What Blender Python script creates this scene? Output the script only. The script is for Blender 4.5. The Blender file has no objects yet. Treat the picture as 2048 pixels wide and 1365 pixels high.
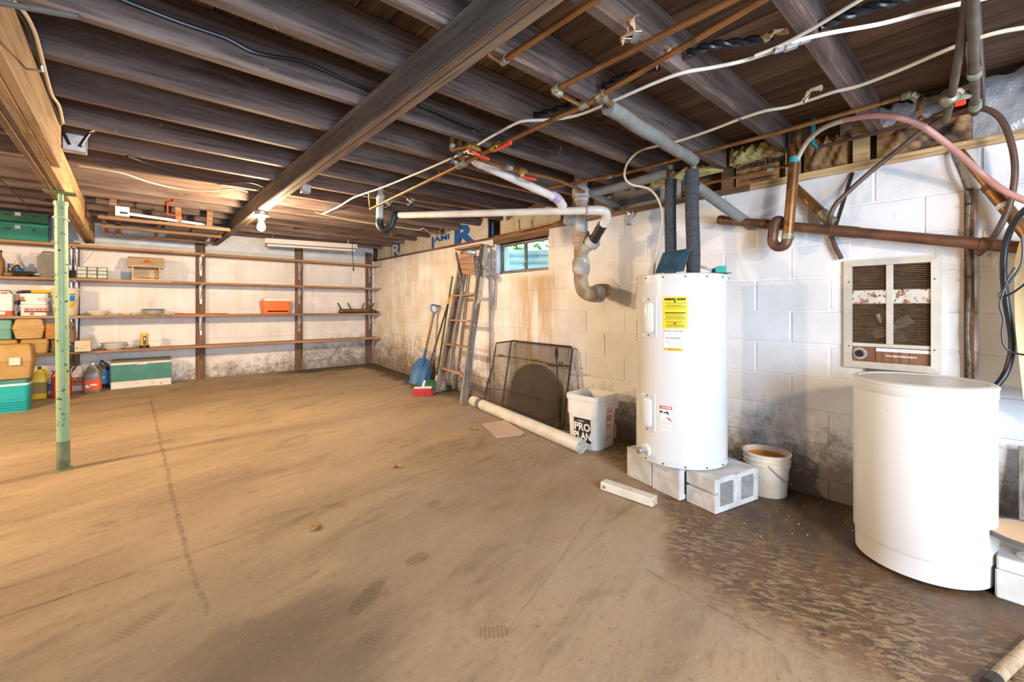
import bpy, bmesh, math, random
from mathutils import Vector as V, Matrix as MX
random.seed(7)
scene = bpy.context.scene
COL = scene.collection

# ------------------------------------------------------------------ camera
F, CX, HY, CAMZ = 862.0, 1024.0, 616.0, 1.15
TH = math.atan(762 / 862)
cam_data = bpy.data.cameras.new('camera')
cam = bpy.data.objects.new('camera', cam_data)
COL.objects.link(cam)
cam.location = (0, 0, CAMZ)
cam.rotation_euler = (math.pi / 2, 0, -TH)
cam_data.sensor_width = 36
cam_data.lens = F / 2048 * 36
cam_data.shift_y = -(682.5 - HY) / 2048
cam_data.clip_start = 0.02
scene.camera = cam

# ------------------------------------------------------------------ daylight, lamps, exposure
world = bpy.data.worlds.new('world')
scene.world = world
world.use_nodes = True
wb = world.node_tree.nodes['Background']
wb.inputs['Color'].default_value = (0.80, 0.92, 1.0, 1)
wb.inputs['Strength'].default_value = 3.2
scene.view_settings.view_transform = 'Standard'
scene.view_settings.look = 'None'
scene.view_settings.gamma = 1
scene.view_settings.use_curve_mapping = False
scene.view_settings.exposure = 0.5


def area_light(name, loc, target, sx, sy, power, color):
    d = bpy.data.lights.new(name, 'AREA')
    d.shape = 'RECTANGLE'
    d.size, d.size_y, d.energy, d.color = sx, sy, power, color
    o = bpy.data.objects.new(name, d)
    COL.objects.link(o)
    o.location = loc
    o.rotation_euler = (V(target) - V(loc)).to_track_quat('-Z', 'Y').to_euler()
    return o


# daylight through the open bulkhead door in the wall behind the camera
area_light('bulkhead_daylight', (0.2, -2.45, 1.2), (1.6, 3.0, 1.15), 1.7, 1.7, 185, (0.57, 0.76, 1.0))
# the bare lamp in the part of the basement to the west of the post, outside the view
area_light('west_room_lamp', (-2.6, 3.9, 1.95), (-1.4, 4.2, 0.2), 0.25, 0.25, 120, (1.0, 0.68, 0.37))
# the bare lamp over the floor behind the camera
area_light('south_room_lamp', (0.857, -1.5, 1.9), (1.2, 0.6, 0.0), 0.2, 0.2, 40, (1.0, 0.74, 0.48))


# ------------------------------------------------------------------ helpers
def fz(y):
    """height of the old concrete floor, which climbs gently towards the far wall"""
    pts = [(-3, -0.01), (1.0, 0.004), (4.3, 0.085), (5.8, 0.135), (7.4, 0.215)]
    for (a, za), (b, zb) in zip(pts, pts[1:]):
        if y <= b:
            return za + (zb - za) * (y - a) / (b - a)
    return pts[-1][1]


def ray(u, v):
    a, b = (u - CX) / F, (HY - v) / F
    s, c = math.sin(TH), math.cos(TH)
    return V((s + a * c, c - a * s, b))


def at(u, v, x=None, y=None, z=None, d=None, fl=False):
    """the point of a real plane seen along a sight line of the photograph"""
    r = ray(u, v)
    if fl:
        z0 = 0.0
        for _ in range(12):
            t = (z0 - CAMZ) / r.z
            z0 = fz(r.y * t)
        return V((r.x * t, r.y * t, z0))
    t = x / r.x if x is not None else y / r.y if y is not None else (z - CAMZ) / r.z if z is not None else d
    return V((r.x * t, r.y * t, CAMZ + r.z * t))


WM = {}


def frame(loc, rz=0.0, rx=0.0, ry=0.0):
    return MX.Translation(V(loc)) @ MX.Rotation(rz, 4, 'Z') @ MX.Rotation(ry, 4, 'Y') @ MX.Rotation(rx, 4, 'X')


def axes(o, ex, ey, ez=None):
    ex, ey = V(ex).normalized(), V(ey).normalized()
    ez = V(ez).normalized() if ez is not None else ex.cross(ey).normalized()
    m = MX.Identity(4)
    for i in range(3):
        m[i][0], m[i][1], m[i][2], m[i][3] = ex[i], ey[i], ez[i], o[i]
    return m


def cr(pts, n=6):
    """Catmull-Rom through points"""
    p = [V(q) for q in pts]
    if len(p) < 3:
        return p
    p = [2 * p[0] - p[1]] + p + [2 * p[-1] - p[-2]]
    out = []
    for i in range(1, len(p) - 2):
        a, b, c, d = p[i - 1:i + 3]
        for k in range(n):
            t = k / n
            out.append(0.5 * ((2 * b) + (c - a) * t + (2 * a - 5 * b + 4 * c - d) * t * t + (3 * b - a - 3 * c + d) * t ** 3))
    out.append(p[-2])
    return out


class MB:
    def __init__(s, M=None):
        s.bm = bmesh.new()
        s.M = M or MX.Identity(4)

    def _v(s, p):
        return s.bm.verts.new(s.M @ V(p))

    def mesh(s, vs, fs):
        b = [s._v(p) for p in vs]
        for f in fs:
            try:
                s.bm.faces.new([b[i] for i in f])
            except ValueError:
                pass
        return s

    def box(s, c, size, rz=0, rx=0, ry=0, bev=0, taper=None):
        x, y, z = [q / 2 for q in size]
        L = MX.Translation(V(c)) @ MX.Rotation(rz, 4, 'Z') @ MX.Rotation(ry, 4, 'Y') @ MX.Rotation(rx, 4, 'X')
        t = taper or (1, 1)
        vs = []
        for k, (sz, tx, ty) in enumerate(((-z, t[0], t[1]), (z, 1, 1))):
            for sx, sy in ((-x, -y), (x, -y), (x, y), (-x, y)):
                vs.append(s._v(L @ V((sx * tx, sy * ty, sz))))
        fs = [s.bm.faces.new([vs[i] for i in f]) for f in ((3, 2, 1, 0), (4, 5, 6, 7), (0, 1, 5, 4), (1, 2, 6, 5), (2, 3, 7, 6), (3, 0, 4, 7))]
        if bev:
            es = list({e for f in fs for e in f.edges})
            bmesh.ops.bevel(s.bm, geom=es, offset=bev, segments=2 if bev > .008 else 1, profile=.6, affect='EDGES')
        return s

    def ring(s, c, ax1, ax2, r, n):
        return [s._v(V(c) + ax1 * (r * math.cos(2 * math.pi * i / n)) + ax2 * (r * math.sin(2 * math.pi * i / n))) for i in range(n)]

    def _skin(s, rings, closed=False, cap=True):
        n = len(rings[0])
        prs = list(zip(rings, rings[1:])) + ([(rings[-1], rings[0])] if closed else [])
        for a, b in prs:
            for i in range(n):
                j = (i + 1) % n
                s.bm.faces.new((a[i], a[j], b[j], b[i]))
        if cap and not closed:
            s.bm.faces.new(rings[0][::-1])
            s.bm.faces.new(rings[-1])
        return s

    def tube(s, pts, r, seg=10, cap=True, closed=False):
        p = [V(q) for q in pts]
        rs = r if isinstance(r, (list, tuple)) else [r] * len(p)
        t0 = (p[1] - p[0]).normalized()
        a = t0.orthogonal().normalized()
        rings = []
        for i, q in enumerate(p):
            if closed:
                t = (p[(i + 1) % len(p)] - p[i - 1]).normalized()
            else:
                t = (p[min(i + 1, len(p) - 1)] - p[max(i - 1, 0)]).normalized()
            a = (a - t * a.dot(t)).normalized()
            rings.append(s.ring(q, a, t.cross(a), rs[i], seg))
        return s._skin(rings, closed, cap)

    def cyl(s, p0, p1, r0, r1=None, seg=20, cap=True):
        return s.tube([p0, p1], [r0, r0 if r1 is None else r1], seg, cap)

    def pipe(s, p0, p1, ro, ri, seg=24):
        p0, p1 = V(p0), V(p1)
        t = (p1 - p0).normalized()
        a = t.orthogonal().normalized()
        b = t.cross(a)
        r = [s.ring(p0, a, b, ro, seg), s.ring(p1, a, b, ro, seg), s.ring(p1, a, b, ri, seg), s.ring(p0, a, b, ri, seg)]
        return s._skin(r, True)

    def lathe(s, prof, seg=32, c=(0, 0, 0), capb=True, capt=True, sx=1, sy=1):
        c = V(c)
        rings = [[s._v(c + V((r * sx * math.cos(2 * math.pi * i / seg), r * sy * math.sin(2 * math.pi * i / seg), z))) for i in range(seg)] for r, z in prof]
        for a, b in zip(rings, rings[1:]):
            for i in range(seg):
                j = (i + 1) % seg
                s.bm.faces.new((a[i], a[j], b[j], b[i]))
        if capb:
            s.bm.faces.new(rings[0][::-1])
        if capt:
            s.bm.faces.new(rings[-1])
        return s

    def loft(s, rings, cap=True):
        return s._skin([[s._v(p) for p in r] for r in rings], False, cap)

    def ball(s, c, r, seg=12, sq=(1, 1, 1)):
        c = V(c)
        n = max(6, seg // 2)
        top, bot = s._v(c + V((0, 0, r * sq[2]))), s._v(c - V((0, 0, r * sq[2])))
        rings = []
        for k in range(1, n):
            a = math.pi * k / n
            rings.append([s._v(c + V((r * sq[0] * math.sin(a) * math.cos(2 * math.pi * i / seg), r * sq[1] * math.sin(a) * math.sin(2 * math.pi * i / seg), -r * sq[2] * math.cos(a)))) for i in range(seg)])
        for a, b in zip(rings, rings[1:]):
            for i in range(seg):
                j = (i + 1) % seg
                s.bm.faces.new((a[i], a[j], b[j], b[i]))
        for i in range(seg):
            j = (i + 1) % seg
            s.bm.faces.new((bot, rings[0][j], rings[0][i]))
            s.bm.faces.new((top, rings[-1][i], rings[-1][j]))
        return s

    def prism(s, poly, t, L=None):
        """polygon in the local XY plane, extruded by t along local Z"""
        L = L or MX.Identity(4)
        a = [s._v(L @ V((x, y, 0))) for x, y in poly]
        b = [s._v(L @ V((x, y, t))) for x, y in poly]
        n = len(poly)
        s.bm.faces.new(a[::-1])
        s.bm.faces.new(b)
        for i in range(n):
            j = (i + 1) % n
            s.bm.faces.new((a[i], a[j], b[j], b[i]))
        return s

    def grid(s, fn, nu, nv):
        g = [[s._v(fn(i / nu, j / nv)) for j in range(nv + 1)] for i in range(nu + 1)]
        for i in range(nu):
            for j in range(nv):
                s.bm.faces.new((g[i][j], g[i + 1][j], g[i + 1][j + 1], g[i][j + 1]))
        return s

    def build(s, name, m, parent=None, ang=35, flat=False):
        bm = s.bm
        bmesh.ops.recalc_face_normals(bm, faces=bm.faces)
        if parent is not None:
            bm.transform(WM[parent].inverted())
            loc = None
        else:
            xs = [v.co for v in bm.verts]
            lo = V((min(v.x for v in xs), min(v.y for v in xs), min(v.z for v in xs)))
            hi = V((max(v.x for v in xs), max(v.y for v in xs), max(v.z for v in xs)))
            loc = V(((lo.x + hi.x) / 2, (lo.y + hi.y) / 2, lo.z))
            bm.transform(MX.Translation(-loc))
        me = bpy.data.meshes.new(name)
        bm.to_mesh(me)
        bm.free()
        if not flat:
            me.shade_smooth()
            me.set_sharp_from_angle(angle=math.radians(ang))
        me.materials.append(m)
        o = bpy.data.objects.new(name, me)
        COL.objects.link(o)
        if parent is not None:
            o.parent = parent
            WM[o] = WM[parent]
        else:
            o.location = loc
            WM[o] = MX.Translation(loc)
        return o


def tag(o, label=None, cat=None, group=None, kind=None):
    for k, val in (('label', label), ('category', cat), ('group', group), ('kind', kind)):
        if val:
            o[k] = val
    return o


def thing(name, label, cat, M, group=None):
    if not isinstance(M, MX):
        M = MX.Translation(V(M))
    o = bpy.data.objects.new(name, None)
    o.empty_display_size = 0.05
    COL.objects.link(o)
    o.matrix_world = M
    WM[o] = M.copy()
    return tag(o, label, cat, group)


def dup(root, M, label, group=None):
    """copy of a thing with its parts and sub-parts, at another place"""
    c = root.copy()
    COL.objects.link(c)
    c.matrix_world = M
    WM[c] = M.copy()
    c['label'] = label
    if group:
        c['group'] = group
    for ch in list(root.children):
        k = ch.copy()
        COL.objects.link(k)
        k.parent = c
        WM[k] = M.copy()
        for g in list(ch.children):
            q = g.copy()
            COL.objects.link(q)
            q.parent = k
            WM[q] = M.copy()
    return c


def rect(w, h, r, n=5):
    """rounded rectangle outline centred on the origin"""
    out = []
    for cx, cy, a0 in ((w / 2 - r, h / 2 - r, 0), (-w / 2 + r, h / 2 - r, 90), (-w / 2 + r, -h / 2 + r, 180), (w / 2 - r, -h / 2 + r, 270)):
        for i in range(n + 1):
            a = math.radians(a0 + 90 * i / n)
            out.append((cx + r * math.cos(a), cy + r * math.sin(a)))
    return out


def letters(body, size, M, m, parent, name='lettering', wrap=None, align='CENTER', sx=1.0, bold=0.0, ext=0.0004):
    cu = bpy.data.curves.new(name, 'FONT')
    cu.body, cu.size, cu.align_x, cu.align_y, cu.extrude, cu.offset = body, size, align, 'CENTER', ext, bold
    cu.resolution_u = 2
    t = bpy.data.objects.new(name, cu)
    COL.objects.link(t)
    me = bpy.data.meshes.new_from_object(t)
    bpy.data.objects.remove(t)
    bpy.data.curves.remove(cu)
    W = WM[parent].inverted()
    for v in me.vertices:
        p = V((v.co.x * sx, v.co.y, v.co.z))
        v.co = W @ (wrap(p) if wrap else M @ p)
    me.materials.clear()
    me.materials.append(m)
    o = bpy.data.objects.new(name, me)
    COL.objects.link(o)
    o.parent = parent
    WM[o] = WM[parent]
    return o


# ------------------------------------------------------------------ materials
def _nt(name, rough, metal):
    m = bpy.data.materials.new(name)
    m.use_nodes = True
    nt = m.node_tree
    b = nt.nodes['Principled BSDF']
    b.inputs['Roughness'].default_value = rough
    b.inputs['Metallic'].default_value = metal
    return m, nt, b


class NT:
    """short-hand for building node graphs"""

    def __init__(s, nt):
        s.nt = nt

    def n(s, typ, **kw):
        o = s.nt.nodes.new(typ)
        for k, v in kw.items():
            setattr(o, k, v)
        return o

    def put(s, sock, v):
        if v is None:
            return
        if hasattr(v, 'is_output') or isinstance(v, bpy.types.NodeSocket):
            s.nt.links.new(v, sock)
        elif isinstance(v, (tuple, list)) and sock.type == 'RGBA':
            sock.default_value = (*v[:3], 1)
        else:
            sock.default_value = v

    def math(s, op, a, b=None, clamp=False):
        o = s.n('ShaderNodeMath', operation=op, use_clamp=clamp)
        s.put(o.inputs[0], a)
        s.put(o.inputs[1], b)
        return o.outputs[0]

    def mix(s, f, a, b):
        o = s.n('ShaderNodeMix', data_type='RGBA')
        s.put(o.inputs[0], f)
        s.put(o.inputs[6], a)
        s.put(o.inputs[7], b)
        return o.outputs[2]

    def noise(s, vec, scale, detail=4, rough=.55, dist=0):
        o = s.n('ShaderNodeTexNoise')
        s.put(o.inputs['Vector'], vec)
        o.inputs['Scale'].default_value = scale
        o.inputs['Detail'].default_value = detail
        o.inputs['Roughness'].default_value = rough
        o.inputs['Distortion'].default_value = dist
        return o.outputs['Fac']

    def ramp(s, f, lo, hi):
        o = s.n('ShaderNodeMapRange')
        o.interpolation_type = 'SMOOTHSTEP'
        s.put(o.inputs[0], f)
        o.inputs[1].default_value, o.inputs[2].default_value = lo, hi
        return o.outputs[0]

    def vmul(s, vec, sc):
        o = s.n('ShaderNodeVectorMath', operation='MULTIPLY')
        s.put(o.inputs[0], vec)
        o.inputs[1].default_value = sc
        return o.outputs[0]

    def objvec(s, jitter=True):
        tc = s.n('ShaderNodeTexCoord').outputs['Object']
        if not jitter:
            return tc
        r = s.n('ShaderNodeObjectInfo').outputs['Random']
        k = s.math('MULTIPLY', r, 37.0)
        o = s.n('ShaderNodeVectorMath', operation='ADD')
        s.put(o.inputs[0], tc)
        s.put(o.inputs[1], k)
        return o.outputs[0]

    def pos(s):
        return s.n('ShaderNodeNewGeometry').outputs['Position']

    def sep(s, vec):
        o = s.n('ShaderNodeSeparateXYZ')
        s.put(o.inputs[0], vec)
        return o.outputs

    def bump(s, b, h, strength, dist=.01):
        o = s.n('ShaderNodeBump')
        o.inputs['Strength'].default_value = strength
        o.inputs['Distance'].default_value = dist
        s.put(o.inputs['Height'], h)
        s.nt.links.new(o.outputs[0], b.inputs['Normal'])


def mat(name, c, c2=None, scale=8, stretch=(1, 1, 1), lo=.38, hi=.64, rough=.6, metal=0, bump=0, spots=(), detail=4, spec=None, rnd=0):
    m, nt, b = _nt(name, rough, metal)
    g = NT(nt)
    if spec is not None:
        b.inputs['Specular IOR Level'].default_value = spec
    if c2 is None and not spots and not rnd and not bump:
        b.inputs['Base Color'].default_value = (*c, 1)
        return m
    vec = g.objvec()
    vec2 = g.vmul(vec, stretch)
    col = c
    f = None
    if c2 is not None:
        f = g.noise(vec2, scale, detail)
        col = g.mix(g.ramp(f, lo, hi), c, c2)
    for sc, sscale, slo, shi in spots:
        col = g.mix(g.ramp(g.noise(vec, sscale, 5, .62), slo, shi), col, sc)
    if rnd:
        r = g.n('ShaderNodeObjectInfo').outputs['Random']
        hs = g.n('ShaderNodeHueSaturation')
        g.put(hs.inputs['Value'], g.math('ADD', g.math('MULTIPLY', r, rnd), 1 - rnd / 2))
        g.put(hs.inputs['Color'], col)
        col = hs.outputs[0]
    g.put(b.inputs['Base Color'], col)
    if bump:
        g.bump(b, f if f is not None else g.noise(vec2, scale, detail), bump)
    return m


def wood(name, dark, light, axis=0, rough=.75, fine=55, knots=None, rnd=.3, bump=.25, stain=None):
    """long-grained timber; axis = the direction of the grain"""
    m, nt, b = _nt(name, rough, 0)
    g = NT(nt)
    st = [1, 1, 1]
    st[axis] = .045
    vec = g.objvec()
    v1 = g.vmul(vec, st)
    broad = g.noise(v1, 9, 3, .5, .6)
    grain = g.noise(v1, fine, 4, .6, .3)
    col = g.mix(g.ramp(broad, .35, .66), dark, light)
    col = g.mix(g.math('MULTIPLY', g.ramp(grain, .44, .66), .72), col, tuple(q * .42 for q in dark))
    st2 = [2.2, 2.2, 2.2]
    st2[axis] = .55
    blot = g.noise(g.vmul(vec, st2), 1.8, 4, .6)
    col = g.mix(g.math('MULTIPLY', g.ramp(blot, .52, .74), .6), col, tuple(q * .5 for q in dark))
    fleck = g.noise(vec, 30, 3, .5)
    col = g.mix(g.math('MULTIPLY', g.ramp(fleck, .70, .74), .5), col, tuple(min(1, q * 2.2) for q in light))
    if stain:
        col = g.mix(g.math('MULTIPLY', g.ramp(g.noise(g.vmul(vec, st2), 3.1, 5, .65), .50, .70), .7), col, stain)
    r = g.n('ShaderNodeObjectInfo').outputs['Random']
    hs = g.n('ShaderNodeHueSaturation')
    g.put(hs.inputs['Value'], g.math('ADD', g.math('MULTIPLY', r, rnd), 1 - rnd / 2))
    g.put(hs.inputs['Color'], col)
    g.put(b.inputs['Base Color'], hs.outputs[0])
    if bump:
        g.bump(b, grain, bump, .004)
    return m


def painted_block(name, side):
    m, nt, b = _nt(name, .62, 0)
    g = NT(nt)
    p = g.pos()
    x, y, z = g.sep(p)
    n1 = g.noise(p, 3.2, 4, .55)
    n2 = g.noise(p, 11, 5, .65)
    n3 = g.noise(p, 38, 4, .7)
    col = g.mix(g.ramp(n1, .35, .7), (.80, .80, .815), (.71, .705, .705))
    r = g.n('ShaderNodeObjectInfo').outputs['Random']
    hs = g.n('ShaderNodeHueSaturation')
    g.put(hs.inputs['Value'], g.math('ADD', g.math('MULTIPLY', r, .10), .95))
    g.put(hs.inputs['Color'], col)
    col = hs.outputs[0]
    streak = g.noise(g.vmul(p, (3.0, 3.0, .35)), 3.0, 4, .6)
    if side == 'right':
        far = g.ramp(y, 2.2, 4.6)
        tan = g.math('MULTIPLY', far, g.math('ADD', g.math('MULTIPLY', g.ramp(streak, .36, .66), .45), g.math('MULTIPLY', g.ramp(n1, .40, .65), .55)))
        col = g.mix(g.math('MULTIPLY', tan, .62), col, (.62, .48, .31))
        # rust-brown water marks running down below the window
        w = g.math('MULTIPLY', g.ramp(y, 2.75, 3.05), g.math('SUBTRACT', 1, g.ramp(y, 3.25, 3.7)))
        w = g.math('MULTIPLY', w, g.math('SUBTRACT', 1, g.ramp(z, 1.44, 1.53)))
        w = g.math('MULTIPLY', w, g.ramp(streak, .35, .6))
        col = g.mix(g.math('MULTIPLY', w, .8), col, (.50, .33, .14))
        hgt = g.math('ADD', .64, g.math('MULTIPLY', g.ramp(y, 3.6, 6.0), .36))
    else:
        tan = g.ramp(streak, .34, .66)
        col = g.mix(g.math('MULTIPLY', tan, .30), col, (.66, .55, .38))
        hgt = g.math('ADD', .60, g.math('MULTIPLY', g.ramp(x, 1.2, 3.0), .45))
    # ground damp: grey-black mould and brown earth creeping up from the floor
    rise = g.math('SUBTRACT', 1, g.math('DIVIDE', z, hgt), True)
    d1 = g.ramp(g.math('ADD', g.math('MULTIPLY', rise, 1.0), g.math('ADD', g.math('MULTIPLY', g.math('SUBTRACT', n2, .5), 1.3), g.math('MULTIPLY', g.math('SUBTRACT', n3, .5), .9))), .22, .85)
    d2 = g.ramp(g.math('ADD', rise, g.math('MULTIPLY', g.math('SUBTRACT', n1, .5), 2.0)), .25, .95)
    col = g.mix(g.math('MULTIPLY', d2, .62), col, (.36, .27, .19))
    col = g.mix(g.math('MULTIPLY', d1, .78), col, (.13, .105, .085))
    col = g.mix(g.math('MULTIPLY', g.ramp(n3, .67, .74), .5), col, (.25, .2, .15))
    g.put(b.inputs['Base Color'], col)
    g.bump(b, g.math('ADD', n2, g.math('MULTIPLY', n3, .5)), .35, .008)
    return m


M = {}
M['joist'] = wood('old_joist_wood', (.100, .062, .050), (.215, .150, .125), 0, stain=(.20, .17, .155))
M['plank'] = wood('subfloor_wood', (.120, .060, .032), (.260, .145, .082), 1, rough=.65)
M['beam'] = wood('beam_wood', (.125, .110, .098), (.235, .200, .172), 1, stain=(.24, .225, .20))
M['beam_edge'] = wood('beam_edge_wood', (.16, .095, .06), (.28, .19, .13), 1)
M['girder'] = wood('girder_wood', (.47, .30, .15), (.62, .42, .23), 1, rnd=.12)
M['girder_old'] = wood('girder_old_wood', (.19, .115, .06), (.30, .195, .115), 1, rnd=.2)
M['shelf'] = wood('shelf_wood', (.36, .195, .092), (.52, .315, .16), 0, rnd=.15)
M['upright'] = wood('upright_wood', (.16, .09, .05), (.27, .165, .10), 2, rnd=.3)
M['grey_wood'] = wood('weathered_wood', (.22, .185, .15), (.36, .31, .26), 2, rnd=.15)
M['step_wood'] = wood('ladder_step_wood', (.36, .20, .11), (.50, .31, .19), 1, rnd=.15)
M['strip_wood'] = wood('strip_wood', (.24, .135, .07), (.36, .22, .12), 0, rnd=.2)
M['fresh_wood'] = wood('fresh_wood', (.58, .38, .17), (.72, .50, .26), 1, rnd=.2)
M['rough_wood'] = wood('rough_sill_wood', (.15, .075, .035), (.34, .18, .09), 1, rnd=.3, stain=(.05, .035, .028))
M['birch'] = wood('birdhouse_wood', (.55, .40, .24), (.68, .53, .36), 0, rnd=.1)
M['block_right'] = painted_block('painted_block_right', 'right')
M['block_back'] = painted_block('painted_block_back', 'back')
M['cmu'] = mat('bare_concrete', (.50, .50, .49), (.62, .62, .61), 14, rough=.9, bump=.5, spots=[((.33, .32, .30), 5, .58, .75)])
M['painted_cmu'] = mat('painted_concrete', (.62, .60, .56), (.74, .73, .70), 7, rough=.8, bump=.3, spots=[((.30, .24, .18), 6, .56, .72)])
M['enamel'] = mat('white_enamel', (.69, .71, .72), rough=.16)
M['enamel_dirty'] = mat('white_enamel_rim', (.67, .69, .69), rough=.28, spots=[((.42, .25, .08), 14, .66, .72)])
M['tank'] = mat('white_fibreglass', (.74, .735, .72), (.69, .67, .63), 3, stretch=(1, 1, .2), rough=.33, spots=[((.45, .38, .28), 30, .70, .74)])
M['white_plastic'] = mat('white_plastic', (.82, .82, .82), (.74, .73, .72), 6, rough=.42)
M['cream_plastic'] = mat('cream_plastic', (.80, .73, .62), (.70, .61, .48), 7, rough=.45, spots=[((.42, .32, .2), 12, .66, .74)])
M['pvc'] = mat('pvc_pipe', (.76, .75, .70), (.66, .63, .56), 9, rough=.38, spots=[((.42, .36, .28), 16, .64, .74)])
M['pvc_grey'] = mat('stained_pvc', (.62, .60, .52), (.50, .47, .40), 8, rough=.45)
M['purple'] = mat('purple_primer', (.42, .30, .52), (.62, .56, .66), 20, rough=.5)
M['teal'] = mat('teal_glue', (.05, .35, .40), rough=.4)
M['rubber'] = mat('black_rubber', (.02, .021, .023), rough=.45)
M['black'] = mat('black_plastic', (.016, .016, .018), rough=.4)
M['iron'] = mat('cast_iron', (.33, .31, .28), (.50, .49, .46), 9, rough=.7, bump=.6, spots=[((.28, .15, .07), 6, .50, .66), ((.66, .67, .68), 8, .60, .72)])
M['iron_brown'] = mat('rusty_cast_iron', (.30, .20, .11), (.46, .36, .25), 10, rough=.75, bump=.6, spots=[((.20, .10, .05), 7, .52, .7)])
M['copper'] = mat('copper', (.385, .195, .075), (.26, .125, .05), 9, rough=.42, metal=.75, spots=[((.14, .09, .055), 14, .58, .72)])
M['copper_dark'] = mat('tarnished_copper', (.205, .092, .048), (.115, .06, .04), 8, rough=.5, metal=.45, spots=[((.10, .13, .10), 9, .66, .76)])
M['verdigris'] = mat('soldered_fitting', (.22, .21, .13), (.40, .44, .34), 20, rough=.5, metal=.5)
M['brass'] = mat('brass', (.55, .36, .10), (.40, .25, .08), 20, rough=.35, metal=.85)
M['foam_grey'] = mat('grey_foam', (.205, .212, .205), (.17, .165, .15), 10, rough=.9)
M['foam_black'] = mat('black_foam', (.035, .04, .048), (.06, .066, .075), 60, rough=.8, bump=.3)
M['white_cable'] = mat('white_cable', (.74, .70, .62), rough=.5)
M['cream_cable'] = mat('cream_cable', (.66, .56, .40), rough=.5)
M['black_cable'] = mat('black_cable', (.012, .014, .018), rough=.35)
M['armour'] = mat('armoured_cable', (.20, .195, .165), (.11, .10, .085), 40, rough=.5, metal=.5)
M['hose_pink'] = mat('pink_hose', (.52, .26, .22), (.44, .22, .18), 6, rough=.4)
M['hose_clear'] = mat('cloudy_hose', (.62, .58, .44), rough=.35)
M['hose_brown'] = mat('brown_hose', (.115, .06, .042), (.085, .047, .035), 9, rough=.45)
M['galv'] = mat('galvanised_steel', (.58, .60, .62), (.42, .44, .46), 22, rough=.38, metal=.8)
M['white_metal'] = mat('white_metal', (.80, .80, .79), rough=.4)
M['rusty_white'] = mat('rusting_white_metal', (.62, .58, .49), (.55, .50, .42), 8, rough=.5, spots=[((.27, .12, .05), 26, .69, .73)])
M['rust_band'] = mat('rust_blistered_metal', (.66, .62, .54), (.60, .55, .47), 9, rough=.55, spots=[((.30, .13, .06), 34, .54, .60), ((.07, .03, .02), 40, .60, .64)])
M['slat'] = mat('rusty_slat', (.15, .080, .035), (.25, .135, .055), 18, rough=.6)
M['pipe_dark'] = mat('corroded_pipe', (.085, .058, .036), (.12, .105, .075), 9, rough=.55, metal=.3, spots=[((.08, .20, .16), 11, .68, .74)])
M['dark_metal'] = mat('dark_metal', (.032, .028, .026), (.06, .048, .04), 14, rough=.55, metal=.4)
M['grey_metal'] = mat('grey_metal', (.13, .13, .135), (.19, .185, .18), 8, rough=.5, metal=.4)
M['sooty'] = mat('sooty_metal', (.040, .034, .036), (.085, .062, .055), 4, rough=.7, spots=[((.15, .09, .07), 7, .6, .75)])
M['walnut'] = wood('walnut_panel', (.22, .09, .045), (.30, .135, .07), 1, rough=.45, rnd=0, bump=0)
M['post'] = mat('green_post_paint', (.25, .40, .23), (.30, .46, .27), 5, rough=.33, spots=[((.40, .42, .14), 3.0, .54, .72), ((.05, .05, .03), 36, .605, .64)])
M['post_foot'] = mat('scuffed_post_foot', (.17, .22, .12), (.10, .10, .06), 9, rough=.5, spots=[((.24, .34, .20), 14, .55, .66)])
M['post_plate'] = mat('green_plate', (.10, .15, .06), (.22, .26, .10), 14, rough=.5)
M['orange'] = mat('orange_plastic', (.82, .17, .025), rough=.38)
M['red'] = mat('red_plastic', (.60, .045, .03), rough=.4)
M['red_paint'] = mat('red_paint', (.70, .06, .02), rough=.4)
M['red_bristle'] = mat('red_bristles', (.52, .03, .035), (.33, .015, .02), 60, stretch=(1, 1, .1), rough=.7, bump=.5)
M['green_bristle'] = mat('green_bristles', (.02, .17, .10), (.01, .09, .055), 60, stretch=(1, 1, .1), rough=.7, bump=.5)
M['blue_tool'] = mat('blue_paint', (.03, .125, .33), (.05, .17, .38), 8, rough=.42)
M['handle_wood'] = wood('tool_handle_wood', (.27, .145, .08), (.38, .22, .13), 2, rnd=.1)
M['dark_green'] = mat('dark_green_stick', (.03, .09, .05), (.06, .07, .05), 20, rough=.5)
M['toolbox_green'] = mat('green_enamel', (.024, .105, .05), (.035, .14, .07), 7, rough=.3)
M['toolbox_teal'] = mat('teal_green_enamel', (.012, .19, .12), (.02, .23, .15), 7, rough=.3)
M['teal_box'] = mat('pale_teal_plastic', (.17, .40, .32), (.13, .33, .27), 6, rough=.45)
M['cyan'] = mat('turquoise_plastic', (.012, .40, .42), rough=.35)
M['tan_box'] = mat('tan_plastic', (.58, .37, .14), (.50, .31, .11), 9, rough=.5, spots=[((.30, .17, .07), 15, .66, .74)])
M['ochre_box'] = mat('ochre_plastic', (.46, .285, .085), (.40, .24, .07), 9, rough=.45)
M['mustard_box'] = mat('mustard_plastic', (.42, .28, .05), (.50, .35, .09), 9, rough=.45, spots=[((.25, .12, .03), 8, .60, .72)])
M['rust_box'] = mat('rust_orange_plastic', (.46, .19, .03), (.38, .15, .03), 9, rough=.45)
M['brown_box'] = mat('brown_metal_box', (.16, .085, .04), (.24, .12, .06), 7, rough=.5)
M['olive_case'] = mat('grey_olive_plastic', (.16, .15, .115), (.20, .185, .15), 9, rough=.5)
M['olive_steel'] = mat('olive_green_steel', (.15, .20, .065), rough=.4)
M['drawer'] = mat('clear_drawer', (.60, .60, .52), (.42, .43, .38), 16, rough=.2)
M['china'] = mat('white_china', (.78, .78, .76), rough=.2)
M['china_grey'] = mat('grey_rim_china', (.22, .25, .29), rough=.25)
M['yellow'] = mat('yellow_plastic', (.74, .45, .015), rough=.35)
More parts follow.
